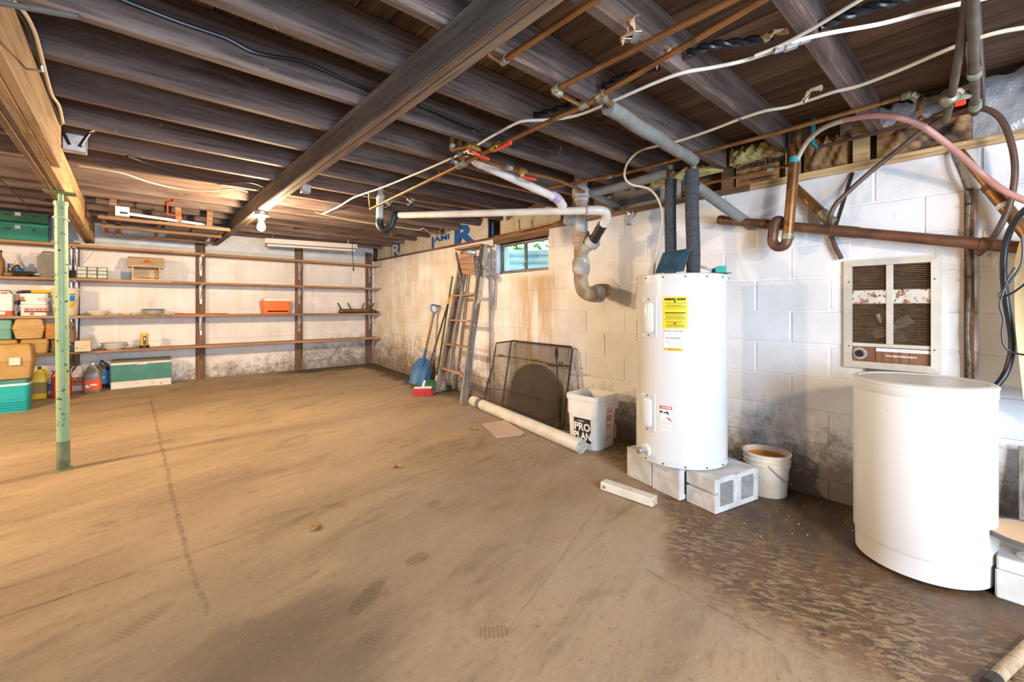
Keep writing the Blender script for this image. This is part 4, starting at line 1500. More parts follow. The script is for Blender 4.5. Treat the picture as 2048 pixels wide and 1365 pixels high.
mb = MB(WM[o]); mb.box((0, -.082, .085), (.03, .004, .01)); mb.build('catch', M['galv'], o)
o = chest(sx(124), sx(150), z + .275, sh(140, 645), YC + .05, .15, M['brown_box'], 'dark round-edged case on top of the round-topped appliance', 'camera_case', 'case', taper=.9)
# open worn paper box
o = thing('open_box', 'worn yellowed card box with an open flap beside the plates', 'box', ((sx(152) + sx(183)) / 2, YC - .09, z))
w = sx(181) - sx(150)
h = sh(165, 682, YF) - z
for (c, s_) in (((0, -.06, h / 2), (w, .004, h)), ((0, .06, h / 2), (w, .004, h)), ((-w / 2, 0, h / 2), (.004, .12, h)), ((w / 2, 0, h / 2), (.004, .12, h)), ((0, 0, .002), (w, .12, .004))):
    boxpart(o, 'panel', M['paper_box'], c, s_, 0)
mb = MB(WM[o]); mb.box((.035, -.01, h + .01), (w * .8, .09, .003), rx=.35, ry=-.25); mb.box((w * .62, -.04, h * .62), (.003, .09, h * .75), ry=.35); mb.build('flap', M['paper_box'], o)
xc, r = (sx(200) + sx(257)) / 2, (sx(257) - sx(200)) / 2
for k in range(4):
    plate(xc + random.uniform(-.006, .006), YC - .02, z + .014 * k, r * (1 - .01 * k), .034, ('bottom', 'second', 'third', 'top')[k] + ' plate of the blue-rimmed stack on the lowest board', 'blue-rimmed plates', 'china', rimm='china_grey' if k in (1, 3) else 'china')
# yellow lantern torch
o = thing('lantern', 'yellow lantern torch with a black base on the lowest board', 'torch', (sx(289), YC - .03, z))
h = sh(289, 667) - z
r = (sx(297) - sx(281)) / 2
mb = MB(WM[o]); mb.lathe([(r * 1.28, 0), (r * 1.3, .012), (r * 1.25, .03), (r * 1.05, .034)], 28); mb.build('base', M['black'], o)
mb = MB(WM[o]); mb.lathe([(r * 1.2, .034), (r * 1.05, .05), (r, .06), (r * .97, h * .93), (r * .9, h)], 28); mb.build('body', M['yellow'], o)
mb = MB(WM[o]); mb.prism(rect(.028, h * .62, .013), .010, axes(V((0, -r * .98, h * .52)), (1, 0, 0), (0, 0, 1))); mb.build('switch_panel', M['black'], o)
mb = MB(WM[o]); mb.box((0, -r - .010, h * .62), (.012, .004, .03), bev=.001); mb.build('switch', M['white_plastic'], o)

# ================================================================== ON THE FLOOR UNDER THE SHELVES


def floor_y(u, v):
    return at(u, v, fl=True)


# turquoise cooler and the large tan tackle box on it
pf = at(58, 822, fl=True)
zf = pf.z
dep = .28
xa, xb = at(-45, 700, y=pf.y).x, pf.x
ztop = at(30, 760, y=pf.y).z
w = xb - xa
o = thing('cooler', 'turquoise cooler with a white lid seam at the frame edge', 'cooler', ((xa + xb) / 2, pf.y + dep / 2, zf - .002))
h = ztop - zf
mb = MB(WM[o]); a, b_ = rect(w * .94, dep * .92, .03), rect(w, dep, .034)
mb.loft([[(x_, y_, 0) for x_, y_ in a], [(x_, y_, h * .82) for x_, y_ in b_]]); mb.build('body', M['cyan'], o)
mb = MB(WM[o]); mb.loft([[(x_ * 1.012, y_ * 1.012, h * .82) for x_, y_ in b_], [(x_ * 1.012, y_ * 1.012, h * .88) for x_, y_ in b_]]); mb.build('seam', M['white_plastic'], o)
mb = MB(WM[o]); mb.loft([[(x_ * 1.0, y_ * 1.0, h * .88) for x_, y_ in b_], [(x_ * .97, y_ * .97, h) for x_, y_ in b_]]); mb.build('lid', M['cooler_green'], o)
mb = MB(WM[o])
for k in range(4):
    mb.box((0, -dep / 2 * .955 - .004 - .0012 * k, h * (.10 + .075 * k)), (w * .88, .008, .012), bev=.003)
mb.prism(rect(.10, .028, .013), .006, axes(V((w * .12, -dep / 2 * .96, h * .46)), (1, 0, 0), (0, 0, 1)))
mb.build('ribs', M['cyan'], o)
zt2 = at(30, 690, y=pf.y + .03).z
o = chest(at(-50, 700, y=pf.y + .03).x, at(64, 700, y=pf.y + .03).x, ztop + .002, zt2, pf.y + .03 + .13, .25, M['ochre_box'], 'large tan tackle box resting on the turquoise cooler', taper=.92, split=.50)
hh = zt2 - ztop
xl = at(30, 700, y=pf.y + .03).x
mb = MB(WM[o]); L0 = WM[o].inverted() @ V((xl, pf.y + .03, ztop + hh * .52))
mb.box((L0.x, L0.y - .008, L0.z), (.075, .014, .075), bev=.004); mb.build('latch', M['cream_plastic'], o)


def jug(u0, u1, vb, vt, body, cap, label, lab=None, lz=(.12, .5), text=None, style='jug', yoff=0, dep=None, lm2=None):
    p0, p1 = at(u0, vb, fl=True), at(u1, vb, fl=True)
    y = (p0.y + p1.y) / 2 + yoff
    xa, xb = at(u0, vb, y=y).x, at(u1, vb, y=y).x
    w = xb - xa
    d = dep or w * .7
    z0 = fz(y + d / 2)
    h = at((u0 + u1) / 2, vt, y=y).z - z0
    o = thing('jug', label, 'jug', ((xa + xb) / 2, y + d / 2, z0), None)
    mb = MB(WM[o])
    R = []
    for q, k in ((0, .94), (.03, 1), (.55, 1), (.66, .93), (.78, .70), (.88, .42), (.93, .26)):
        R.append([(x_ + (w * .10 if q > .7 else 0) * (1 if style == 'jug' else 0), y_, h * q) for x_, y_ in rect(w * k, d * (k if k > .5 else .5), min(w, d) * .30 * k)])
    mb.loft(R); mb.build('body', M[body], o)
    ox = w * .10 if style == 'jug' else 0
    mb = MB(WM[o]); mb.lathe([(w * .12, h * .92), (w * .12, h)], 16, c=(ox, 0, 0)); mb.build('cap', M[cap], o)
    s = -1 if style == 'jug' else 1
    mb = MB(WM[o]); mb.tube(cr([(ox + s * w * .08, 0, h * .90), (s * w * .30, 0, h * .90), (s * w * .46, 0, h * .76), (s * w * .46, 0, h * .60)]), w * .055, 8); mb.build('handle', M[body], o)
    if lab:
        mb = MB(WM[o])
        mb.loft([[(x_, y_, h * q) for x_, y_ in rect(w * 1.012, d * 1.02, min(w, d) * .30)] for q in lz], cap=False); mb.build('label', M[lab], o)
    if lm2:
        mb = MB(WM[o]); mb.box((0, -d * .52, h * (lz[0] + lz[1]) / 2), (w * .5, .003, h * .05)); mb.box((-w * .25, -d * .52, h * (lz[0] * .6 + lz[1] * .4)), (w * .22, .003, h * .09)); mb.build('print', M[lm2], o)
    if text:
        letters(text, w * .22, axes(WM[o] @ V((0, -d * .52, h * (lz[0] + lz[1]) / 2)), (1, 0, 0), (0, 0, 1)), M['label_white'], o, bold=.001)
    return o


jug(61, 94, 799, 735, 'jug_yellow', 'black', 'yellow antifreeze jug with a grey label, foremost under the shelf', 'ink_brown', (.16, .52), style='tall')
jug(72, 99, 786, 728, 'jug_yellow', 'black', 'second yellow jug standing behind the first one', None, style='tall')
jug(101, 143, 797, 738, 'jug_red', 'jug_red', 'red jug hidden mostly behind the green post', 'jug_red')
jug(92, 112, 789, 742, 'jug_white', 'label_blue', 'pale jug with a blue label beside the yellow jugs', 'label_blue', (.15, .45))
jug(140, 169, 783, 729, 'jug_white', 'label_blue', 'milky white jug with blue cap and orange label', 'label_orange', (.20, .52), lm2='ink_brown')
jug(166, 203, 787, 727, 'jug_grey', 'white_plastic', 'smoky grey jug with a red label and white cap', 'label_red', (.10, .44), style='tall', lm2='label_white')
jug(189, 218, 777, 722, 'jug_blue', 'black', 'dark blue oil jug behind the smoky grey one', 'label_blue', (.15, .62), style='tall', lm2='label_amber')
# long green cooler
p0, p1 = at(221, 780, fl=True), at(343, 769, fl=True)
ang = math.atan2(p1.y - p0.y, p1.x - p0.x)
L = (p1 - p0).length
ht = at(230, 722, y=p0.y).z - p0.z
dd = .25
Mc = frame((p0.x, p0.y, p0.z - .002), ang) @ MX.Translation(V((L / 2, dd / 2, 0)))
o = thing('cooler', 'long worn green metal cooler with a chipped white base', 'cooler', Mc)
boxpart(o, 'base', M['cooler_white'], (0, 0, ht * .13), (L, dd, ht * .26), .006)
boxpart(o, 'body', M['cooler_green'], (0, 0, ht * .55), (L * .995, dd * .99, ht * .60), .004)
boxpart(o, 'band', M['cooler_white'], (0, 0, ht * .88), (L * 1.005, dd, ht * .09), .004)
boxpart(o, 'lid', M['cooler_lid'], (0, 0, ht * .95), (L * .995, dd * .99, ht * .10), .012)
mb = MB(Mc); mb.tube(cr([(-L / 2, -.05, ht * .5), (-L / 2 - .02, -.05, ht * .48), (-L / 2 - .02, .05, ht * .48), (-L / 2, .05, ht * .5)]), .006, 6); mb.build('handle', M['galv'], o)
boxpart(o, 'catch', M['cooler_white'], (.0, -dd / 2 - .004, ht * .86), (.10, .008, .03), .002)

# ================================================================== UNDER THE JOISTS: frame rack, strip light, hook, bulb
ZR = 1.985
yr = (5.48, 6.08, 6.72)
xl, xr = at(190, 436, z=ZR).x + .02, .80
o = thing('screen_frame', 'old wooden screen frame stored flat under the joists', 'screen frame', ((xl + xr) / 2, 6.1, ZR))
for y in yr:
    mb = MB(); mb.box(((xl + xr) / 2, y, ZR), (xr - xl, .035, .03), bev=.002); mb.build('rail', M['strip_wood'], o, flat=True)
for x in (xl + .03, xl + .45, xr - .28, xr - .03):
    mb = MB(); mb.box((x, (yr[0] + yr[2]) / 2, ZR + .017), (.03, yr[2] - yr[0] + .03, .006)); mb.build('cross_slat', M['strip_wood'], o, flat=True)
for a, b_ in ((xl + .5, xr - .32), (xr - .26, xr - .05)):
    mb = MB(); mb.box(((a + b_) / 2, (yr[0] + yr[1]) / 2, ZR + .023), (b_ - a, yr[1] - yr[0], .003)); mb.build('screen_cloth', M['grey_metal'], o, flat=True)
mb = MB(); mb.box(((xr - .32 + xr - .05) / 2 - .1, (yr[1] + yr[2]) / 2, ZR + .023), (.4, yr[2] - yr[1], .003)); mb.build('screen_cloth', M['grey_metal'], o, flat=True)
for i, (x, y) in enumerate(((xl + .10, 5.50), (xl + .12, 6.7), (.36, 5.52), (.62, 5.5), (.55, 6.7))):
    mb = MB(); mb.box((x, y, (ZR + ZJ) / 2 + .03), (.05, .02, ZJ - ZR + .09), ry=(.06, 0, -.05, .04, 0)[i], bev=.002); mb.build('hanger', M['strip_wood'], o, flat=True)
# white curtain rails laid on the frame, with their label box
pA, pB = V((xl + .21, 5.42, ZR + .045)), V((.62, 5.60, ZR + .045))
gR = 'white rails on the frame'
for k in range(2):
    of = V((0, .045 * k, .0 + .012 * k))
    o = thing('curtain_rail', ('white metal rail lying on the wooden screen frame, nearer one', 'white metal rail lying on the wooden screen frame, farther one')[k], 'rail', pA + of, gR)
    mb = MB(); d = (pB - pA).normalized()
    Mr = axes((pA + pB) / 2 + of, d, V((0, 0, 1)).cross(d))
    mb = MB(Mr); mb.box((0, 0, 0), ((pB - pA).length, .028, .02), bev=.003); mb.build('channel', M['white_metal'], o)
    mb = MB(Mr); mb.box(((pB - pA).length / 2, 0, 0), (.02, .03, .024), bev=.002); mb.build('end_cap', M['galv'], o)
o = thing('small_carton', 'small white carton with a dark stripe on the screen frame', 'box', (xl + .17, 5.42, ZR + .016))
boxpart(o, 'carton', M['label_white'], (0, 0, .045), (.10, .08, .085), .003)
boxpart(o, 'stripe', M['ink'], (.01, -.0415, .03), (.055, .003, .018), 0)
# red hook
a = [at(u, v, y=5.30) for u, v in ((347, 399), (347, 404), (335, 405), (335, 429), (359, 432), (360, 426))]
mb = MB(); mb.tube([a[0]] + [a[1], a[2], a[3], a[4], a[5]], .008, 8)
tag(mb.build('utility_hook', M['red_paint']), 'red utility hook screwed under the joists by the wooden frame', 'hook')
# fluorescent fixture
A, B = at(530, 484, z=2.035), at(713, 496, z=2.035)
d = (B - A).normalized()
Mf = axes((A + B) / 2, d, V((0, 0, 1)).cross(d))
L = (B - A).length
o = thing('strip_light', 'unlit white strip light with a hanging cord above the shelves', 'light fixture', Mf)
mb = MB(Mf); mb.prism([(-.075, -.03), (.075, -.03), (.05, .045), (-.05, .045)], L, axes(V((-L / 2, 0, 0)), (0, 1, 0), (0, 0, 1))); mb.build('housing', M['white_metal'], o, flat=True)
mb = MB(Mf); mb.box((0, -.074, -.028), (L, .008, .012)); mb.box((0, -.062, .0), (L * .98, .004, .006), rx=-.3); mb.build('seam', M['brown_box'], o, flat=True)
mb = MB(Mf)
for y in (-.035, .035):
    mb.cyl((-L * .48, y, -.043), (L * .48, y, -.043), .0125, seg=12)
mb.build('tube', M['white_plastic'], o)
for s in (-.42, .40):
    mb = MB(Mf); mb.tube([(L * s, 0, .045), (L * s, 0, .11)], .004, 6); mb.build('hanger', M['galv'], o)
P = [at(u, v, y=6.14) for u, v in ((712, 486), (706, 487), (704.5, 500), (706, 520), (707, 536))]
mb = MB(); mb.tube(cr(P), .005, 6); cc = mb.build('cord', M['black_cable'], o)
mb = MB(); mb.tube([P[-1] + V((0, 0, .004)), P[-1] - V((0, 0, .03)), P[-1] - V((0, 0, .04))], [.009, .014, .010], 10)
mb.tube([P[-1] + V((.006, 0, -.04)), P[-1] + V((.006, 0, -.06))], .002, 5); mb.tube([P[-1] + V((-.006, 0, -.04)), P[-1] + V((-.006, 0, -.06))], .002, 5)
mb.build('plug', M['black'], cc)
# bulb on the beam
pl = at(517, 424, z=1.99)
pl.x = .857
o = thing('light_bulb', 'glowing bare bulb in a porcelain holder under the timber beam', 'lamp', pl)
mb = MB(WM[o]); mb.lathe([(.052, .004), (.052, -.022), (.030, -.026)], 28); mb.build('junction_box', M['galv'], o)
mb = MB(WM[o]); mb.lathe([(.055, -.026), (.060, -.032), (.040, -.040), (.026, -.056), (.024, -.07)], 28); mb.build('lamp_holder', M['china'], o)
mb = MB(WM[o]); mb.lathe([(.013, -.07), (.016, -.085), (.026, -.105), (.031, -.125), (.029, -.145), (.018, -.160), (.004, -.165)], 24); mb.build('bulb', M['bulb'], o)

# ================================================================== WATER HEATER on concrete blocks
HX, HYY, HR = 2.642, 1.357, .273
ZB = fz(1.3) + .194
HZ = 1.354
# concrete blocks, laid on their sides, all turned a little
AB = math.radians(-12.5)


def cmu(M4, label, D=.194, slot=False):
    """one two-core block on its side: 0.397 long (x), 0.194 across (y), 0.194 high; cores run along y"""
    o = thing('concrete_block', label, 'concrete block', M4, 'concrete blocks under the heater')
    mb = MB(M4)
    L, H = .397, .194
    holes = [(-.155, -.035), (.035, .155)]
    z0, z1 = .032, H - .032
    xs = [-L / 2, holes[0][0], holes[0][1], holes[1][0], holes[1][1], L / 2]
    # solid webs and shells
    for a, b_ in ((xs[0], xs[1]), (xs[2], xs[3]), (xs[4], xs[5])):
        if slot and a == xs[0]:
            mb.box(((a + b_) / 2, 0, .049), (b_ - a, D, .098), bev=.004)
            mb.box(((a + b_) / 2, 0, H - .041), (b_ - a, D, .082), bev=.004)
            mb.box(((a + b_) / 2 + .012, 0, .105), (b_ - a - .024, D - .004, .03))
        else:
            mb.box(((a + b_) / 2, 0, H / 2), (b_ - a, D, H), bev=.004)
    for zc, hz in ((z0 / 2, z0), ((z1 + H) / 2, H - z1)):
        mb.box((0, 0, zc), (L - .004, D - .001, hz - .001), bev=.003)
    mb.build('block', M['cmu'], o, flat=True)
    return o


def blk(p, label, D=.194, slot=False):
    m = MX.Translation(V((p[0], p[1], fz(p[1])))) @ MX.Rotation(AB, 4, 'Z')
    return cmu(m, label, D, slot)


c3 = at(1431, 1031, fl=True)          # nearest bottom corner of the front block
ex, ey = V((math.cos(AB), math.sin(AB), 0)), V((-math.sin(AB), math.cos(AB), 0))
q = c3 + ex * .1985 + ey * .097
blk((q.x, q.y), 'concrete block under the heater with two open cores facing out', .194, True)
c1 = at(1368, 1008, fl=True)
c1 = c3 + ey * .202 + ex * (c1 - c3).dot(ex)
q = c1 + ex * .1985 + ey * .108
q1 = q
blk((q.x, q.y), 'middle concrete block under the heater, plain end outward', .214)
q = q1 + ey * .220
blk((q.x, q.y), 'concrete block under the heater nearest the white bin', .214)

hm = MX.Translation(V((HX, HYY, ZB))) @ MX.Rotation(math.atan2(-HYY, -HX), 4, 'Z')   # local +X looks at the camera side
heater = thing('water_heater', 'tall white electric water heater standing on concrete blocks', 'water heater', hm)
hh = HZ - ZB
mb = MB(hm); mb.lathe([(HR, .035), (HR, hh - .045)], 96, capb=False, capt=False); mb.build('tank', M['enamel'], heater)
mb = MB(hm); mb.lathe([(HR + .003, hh - .046), (HR + .003, hh - .006), (HR - .004, hh), (.0, hh + .004)], 96, capb=False, capt=False); mb.build('top_cap', M['enamel_dirty'], heater)
mb = MB(hm); mb.lathe([(.001, 0), (HR - .006, 0), (HR + .002, .006), (HR + .002, .036)], 96, capb=False, capt=False); mb.build('base_ring', M['enamel_dirty'], heater)
for i in range(14):
    a = i * 2 * math.pi / 14 + .1
    for zz in (hh - .022, .018):
        mb = MB(hm)
        mb.cyl(((HR - .002) * math.cos(a), (HR - .002) * math.sin(a), zz), ((HR + .007) * math.cos(a), (HR + .007) * math.sin(a), zz), .0045, seg=8)
        mb.build('screw', M['dark_metal'], heater)


def cyl_hit(u, v):
    """angle (about the heater axis, local) and height where a sight line meets the jacket"""
    r = ray(u, v)
    ox, oy = -HX, -HYY
    a = r.x ** 2 + r.y ** 2
    b_ = 2 * (r.x * ox + r.y * oy)
    c = ox ** 2 + oy ** 2 - HR ** 2
    t = (-b_ - math.sqrt(max(0, b_ * b_ - 4 * a * c))) / (2 * a)
    p = hm.inverted() @ V((r.x * t, r.y * t, CAMZ + r.z * t))
    return math.atan2(p.y, p.x), p.z


def wrapped(name, a0, a1, z0, z1, off, m, parent=None, n=14):
    mb = MB(hm)
    mb.grid(lambda s, t: ((HR + off) * math.cos(a0 + (a1 - a0) * s), (HR + off) * math.sin(a0 + (a1 - a0) * s), z0 + (z1 - z0) * t), n, 2)
    return mb.build(name, m, parent or heater)


def curved_text(body, size, ang, z, m, parent, off=.0022, **k):
    def f(p):
        a = ang + p.x / HR
        return hm @ V(((HR + off) * math.cos(a), (HR + off) * math.sin(a), z + p.y))
    return letters(body, size, None, m, parent, wrap=f, ext=0, **k)


# access covers
for (u0, v0, u1, v1) in ((1286, 595, 1314, 677), (1284, 783, 1311, 867)):
    a0, z1 = cyl_hit(u0, v0)
    a1, z0 = cyl_hit(u1, v1)
    w = abs(a1 - a0) * HR
    ac = (a0 + a1) / 2
    zc, hz = (z0 + z1) / 2, z1 - z0
    mb = MB(hm)

    def on(s, zz, off, ac=ac, zc=zc):
        a = ac + s / HR
        return ((HR + off) * math.cos(a), (HR + off) * math.sin(a), zc + zz)
    out = rect(w, hz, .012, 4)
    mb.loft([[on(x_, y_, .0) for x_, y_ in out], [on(x_, y_, .005) for x_, y_ in out], [on(x_ * .95, y_ * .98, .007) for x_, y_ in out]])
    cv = mb.build('access_cover', M['enamel'], heater)
    mb = MB(hm)
    inn = rect(w * .66, hz * .78, .028, 5)
    mb.loft([[on(x_, y_, .006) for x_, y_ in inn], [on(x_ * .9, y_ * .96, .022) for x_, y_ in inn], [on(x_ * .62, y_ * .86, .028) for x_, y_ in inn]])
    mb.build('bulge', M['enamel'], cv)
    mb = MB(hm)
    for s in (-1, 1):
        p, q_ = on(0, s * hz * .44, .005), on(0, s * hz * .44, .010)
        mb.cyl(p, q_, .004, seg=8)
    mb.build('screw', M['dark_metal'], cv)
# yellow energy label
a0, z1 = cyl_hit(1326, 594)
a1, z0 = cyl_hit(1375, 658)
lb = wrapped('energy_label', a0, a1, z0, z1, .0012, M['label_yellow'])
ac, W, Hh = (a0 + a1) / 2, abs(a1 - a0) * HR, z1 - z0
curved_text('ENERGY  GUIDE', W * .115, ac, z1 - Hh * .085, M['ink'], lb, bold=.0012, sx=1.02)
sg = 1 if a1 > a0 else -1


def bar(par, a, z, w, h, m, name='print_line', off=.0021):
    return wrapped(name, a - w / HR / 2, a + w / HR / 2, z - h / 2, z + h / 2, off, m, par, 6)


bar(lb, ac, z1 - Hh * .10, .005, Hh * .09, M['ink'], 'arrow')
def arrow(par):
    mb = MB(hm)
    pts = [(-.010, z1 - Hh * .145), (.010, z1 - Hh * .145), (0, z1 - Hh * .19)]
    mb.mesh([((HR + .0022) * math.cos(ac + s / HR), (HR + .0022) * math.sin(ac + s / HR), zz) for s, zz in pts], [(0, 1, 2)])
    mb.build('arrow', M['ink'], par)
arrow(lb)
rnq = random.Random(2)
for f_, n_, th_ in ((.20, 2, .003), (.27, 1, .0035), (.315, 1, .0035), (.37, 1, .002), (.51, 1, .006), (.57, 1, .003), (.62, 1, .003), (.66, 1, .003), (.70, 1, .003), (.78, 1, .003), (.81, 1, .003), (.88, 1, .003), (.91, 1, .003), (.945, 1, .003)):
    ww = W * rnq.uniform(.62, .86)
    bar(lb, ac + rnq.uniform(-.02, .02), z1 - Hh * f_, ww if f_ != .51 else W * .82, th_, M['ink'] if f_ == .51 else M['ink_brown'])
curved_text('N/A', W * .06, ac, z1 - Hh * .845, M['ink'], lb, bold=.0008)
# white return label
a0, z1 = cyl_hit(1328, 658)
a1, z0 = cyl_hit(1366, 703)
lb = wrapped('return_label', a0, a1, z0, z1 - .004, .0012, M['label_white'])
ac, W, Hh = (a0 + a1) / 2, abs(a1 - a0) * HR, z1 - z0
curved_text('DO NOT RETURN', W * .125, ac, z1 - Hh * .10, M['ink'], lb)
curved_text('NO REGRESE', W * .135, ac, z1 - Hh * .42, M['ink'], lb)
for f_ in (.18, .23, .28, .50, .54, .58, .62, .66, .73, .79):
    bar(lb, ac, z1 - Hh * f_, W * .85 * (1 if f_ < .7 else .98), .0016, M['ink_grey'])
wrapped('phone_strip', a0, a1, z0, z0 + Hh * .13, .0018, M['label_amber'], lb)
curved_text('1-800-421-1548', W * .095, ac, z0 + Hh * .065, M['ink'], lb, off=.0026)
# danger label
a0, z1 = cyl_hit(1320, 811)
a1, z0 = cyl_hit(1344, 864)
lb = wrapped('danger_label', a0, a1, z0, z1, .0012, M['label_white'])
ac, W, Hh = (a0 + a1) / 2, abs(a1 - a0) * HR, z1 - z0
wrapped('danger_strip', a0, a1, z1 - Hh * .13, z1, .0018, M['ink_red'], lb)
curved_text('\u25b2 DANGER' if False else 'DANGER', W * .20, ac + .01 * sg, z1 - Hh * .065, M['label_white'], lb, off=.0026, bold=.0005)
mb = MB(hm)
def lp(x_, y_):
    a = ac + x_ / HR
    return ((HR + .0024) * math.cos(a), (HR + .0024) * math.sin(a), (z0 + z1) / 2 + y_)
for poly in ([(-.034, .030), (-.034, .043), (-.020, .043), (-.020, .030)], [(-.014, .030), (-.012, .038), (.004, .036), (.004, .044), (.010, .044), (.014, .036), (.020, .028), (.016, .022), (.008, .030)]):
    mb.mesh([lp(*p) for p in poly], [tuple(range(len(poly)))])
mb.build('tap_symbol', M['ink'], lb)
mb = MB(hm)
for poly in ([(.0, .008), (.022, .004), (.034, -.010), (.034, -.016), (.012, -.002)],):
    mb.mesh([lp(*p) for p in poly], [tuple(range(len(poly)))])
mb.build('hand_symbol', M['ink_red'], lb)
for f_ in (.62, .66, .70, .75, .80, .84, .88, .93):
    bar(lb, ac, z1 - Hh * f_, W * .8, .0016, M['ink_grey'])
# side rating sticker on the far flank
a0, z1 = cyl_hit(1274, 598)
lb = wrapped('rating_sticker', a0 - .12, a0 + .03, cyl_hit(1275, 690)[1], z1, .0012, M['label_white'])
for k in range(7):
    wrapped('print_line', a0 - .05, a0 + .02, z1 - .14 - .02 * k, z1 - .150 - .02 * k, .002, M['label_orange'] if k > 1 else M['blue_print'], lb)
# drain valve
a, zz = cyl_hit(1292, 900)
mb = MB(hm)
dv = V((math.cos(a), math.sin(a), 0))
mb.cyl(dv * (HR - .004) + V((0, 0, zz)), dv * (HR + .008) + V((0, 0, zz)), .042, .036, 24)
fl_ = mb.build('drain_flange', M['white_plastic'], heater)
mb = MB(hm)
mb.cyl(dv * (HR + .004) + V((0, 0, zz)), dv * (HR + .05) + V((0, 0, zz)), .016, seg=16)
mb.cyl(dv * (HR + .045) + V((0, 0, zz)), dv * (HR + .060) + V((0, 0, zz)), .019, seg=16)
mb.build('drain_valve', M['galv'], heater)
mb = MB(hm)
tv = V((-dv.y, dv.x, 0))
mb.box(dv * (HR + .03) + tv * (-.024) + V((0, 0, zz)), (.022, .022, .026), bev=.004)
mb.build('valve_knob', M['teal'], heater)
# things on top
zt = HZ + .004
pA = at(1341, 505, d=2.86); pA.z = zt
pBp = at(1387, 540, d=2.68); pBp.z = zt
tl = at(1341, 360, d=2.86)
tr = at(1383, 342, d=2.68)
for (p0, p1, r, m, lb_) in ((pA, tl, .0365, 'foam_black', 'thinner black foam pipe sleeve rising from the water heater'), (pBp, tr, .0405, 'foam_black', 'thicker black foam pipe sleeve in front, rising from the water heater')):
    o = thing('insulated_pipe', lb_, 'pipe', p0, 'insulated pipes on the heater')
    pts = [p0 + (p1 - p0) * (i / 10) + V((.003 * math.sin(i * 1.3), .003 * math.cos(i), 0)) for i in range(11)]
    mb = MB(); mb.tube(pts, r, 24); mb.build('foam_sleeve', M[m], o)
    mb = MB(); mb.tube([p1 - V((0, 0, .1)), p1 + V((0, 0, .13))], .011, 12); mb.build('riser', M['copper_dark'], o)
    mb = MB(); mb.pipe(p1 + V((0, 0, .07)), p1 + V((0, 0, .10)), .0145, .01, 14); mb.build('coupling', M['verdigris'], o)
# blue painted board leaning on the pipes
C0, C1, C2, C3 = [at(u, v, d=d_) for u, v, d_ in ((1311, 545, 2.62), (1368, 546, 2.48), (1381, 498, 2.58), (1327, 507, 2.72))]
C0.z = C1.z = zt + .001
mb = MB(); n_ = (C1 - C0).cross(C3 - C0).normalized() * .006
mb.mesh([C0, C1, C2, C3, C0 + n_, C1 + n_, C2 + n_, C3 + n_], [(3, 2, 1, 0), (4, 5, 6, 7), (0, 1, 5, 4), (1, 2, 6, 5), (2, 3, 7, 6), (3, 0, 4, 7)])
o = tag(mb.build('painted_board', M['blue_board'], flat=True), 'small blue painted board leaning on the black pipe sleeves', 'board')
mb = MB(); mb.tube([at(1352, 547, d=2.5) * 1 + V((0, 0, 0)), at(1372, 546, d=2.5)], .006, 6)
for v_ in mb.bm.verts:
    v_.co.z = zt + .006
tag(mb.build('yellow_cap', M['yellow']), 'small yellow plastic strip on the heater top', 'clip')
p = at(1438, 540, d=2.62); p.z = zt
o = thing('plastic_clip', 'green plastic cover standing on the heater top edge', 'clip', MX.Translation(p) @ MX.Rotation(-.6, 4, 'Z'))
mb = MB(WM[o]); mb.prism([(-.035, 0), (.035, 0), (.035, .042), (.006, .042), (-.035, .026)], .04, axes(V((0, .02, .004)), (1, 0, 0), (0, 0, 1))); mb.build('shell', M['green_plastic'], o, flat=True)
mb = MB(WM[o]); mb.box((-.01, 0, .002), (.14, .07, .004)); mb.build('base_plate', M['rubber'], o)
mb = MB(); mb.tube(cr([at(1398, 533, d=2.7), at(1412, 536, d=2.66), at(1424, 541, d=2.64), at(1428, 543, d=2.63)]), .009, 8)
tag(mb.build('white_tag', M['white_cable']), 'short white wire loop on the heater top', 'wire')

# ================================================================== PRESSURE TANK, RIGHT FOREGROUND
TX, TY, TR = 2.666, .238, .236
tz = fz(TY)
tm = MX.Translation(V((TX, TY, tz)))
th_ = .829 - tz
tank = thing('storage_tank', 'large round white tank with a flat lid under the wall heater', 'tank', tm)
mb = MB(tm); mb.lathe([(TR * .90, .012), (TR * .965, .022), (TR * .975, .105), (TR * .985, .112)], 96, capt=False); mb.build('base', M['tank'], tank)
mb = MB(tm); mb.lathe([(TR * .985, .112), (TR, .120), (TR, th_ - .055)], 96, capb=False, capt=False); mb.build('body', M['tank'], tank)
mb = MB(tm); mb.lathe([(TR + .001, th_ - .055), (TR + .003, th_ - .052), (TR + .003, th_ - .016), (TR + .006, th_ - .014), (TR + .006, th_ - .006), (TR - .004, th_), (TR - .02, th_ + .001), (TR - .026, th_ - .004), (.001, th_ - .003)], 96, capb=False, capt=False); mb.build('lid', M['tank'], tank)
mb = MB(tm)
for a in (0.3, 2.0, 3.6, 5.2):
    mb.box((TR * .8 * math.cos(a), TR * .8 * math.sin(a), .007), (.03, .03, .014))
mb.build('foot', M['rubber'], tank)
mb = MB(tm)
a = math.radians(-83)
mb.box((TR * 1.0 * math.cos(a), TR * 1.0 * math.sin(a), .18), (.012, .014, .05), bev=.004)
mb.box((TR * .985 * math.cos(a), TR * .985 * math.sin(a), .06), (.012, .016, .045), bev=.004)
mb.build('clip', M['tan_box'], tank)

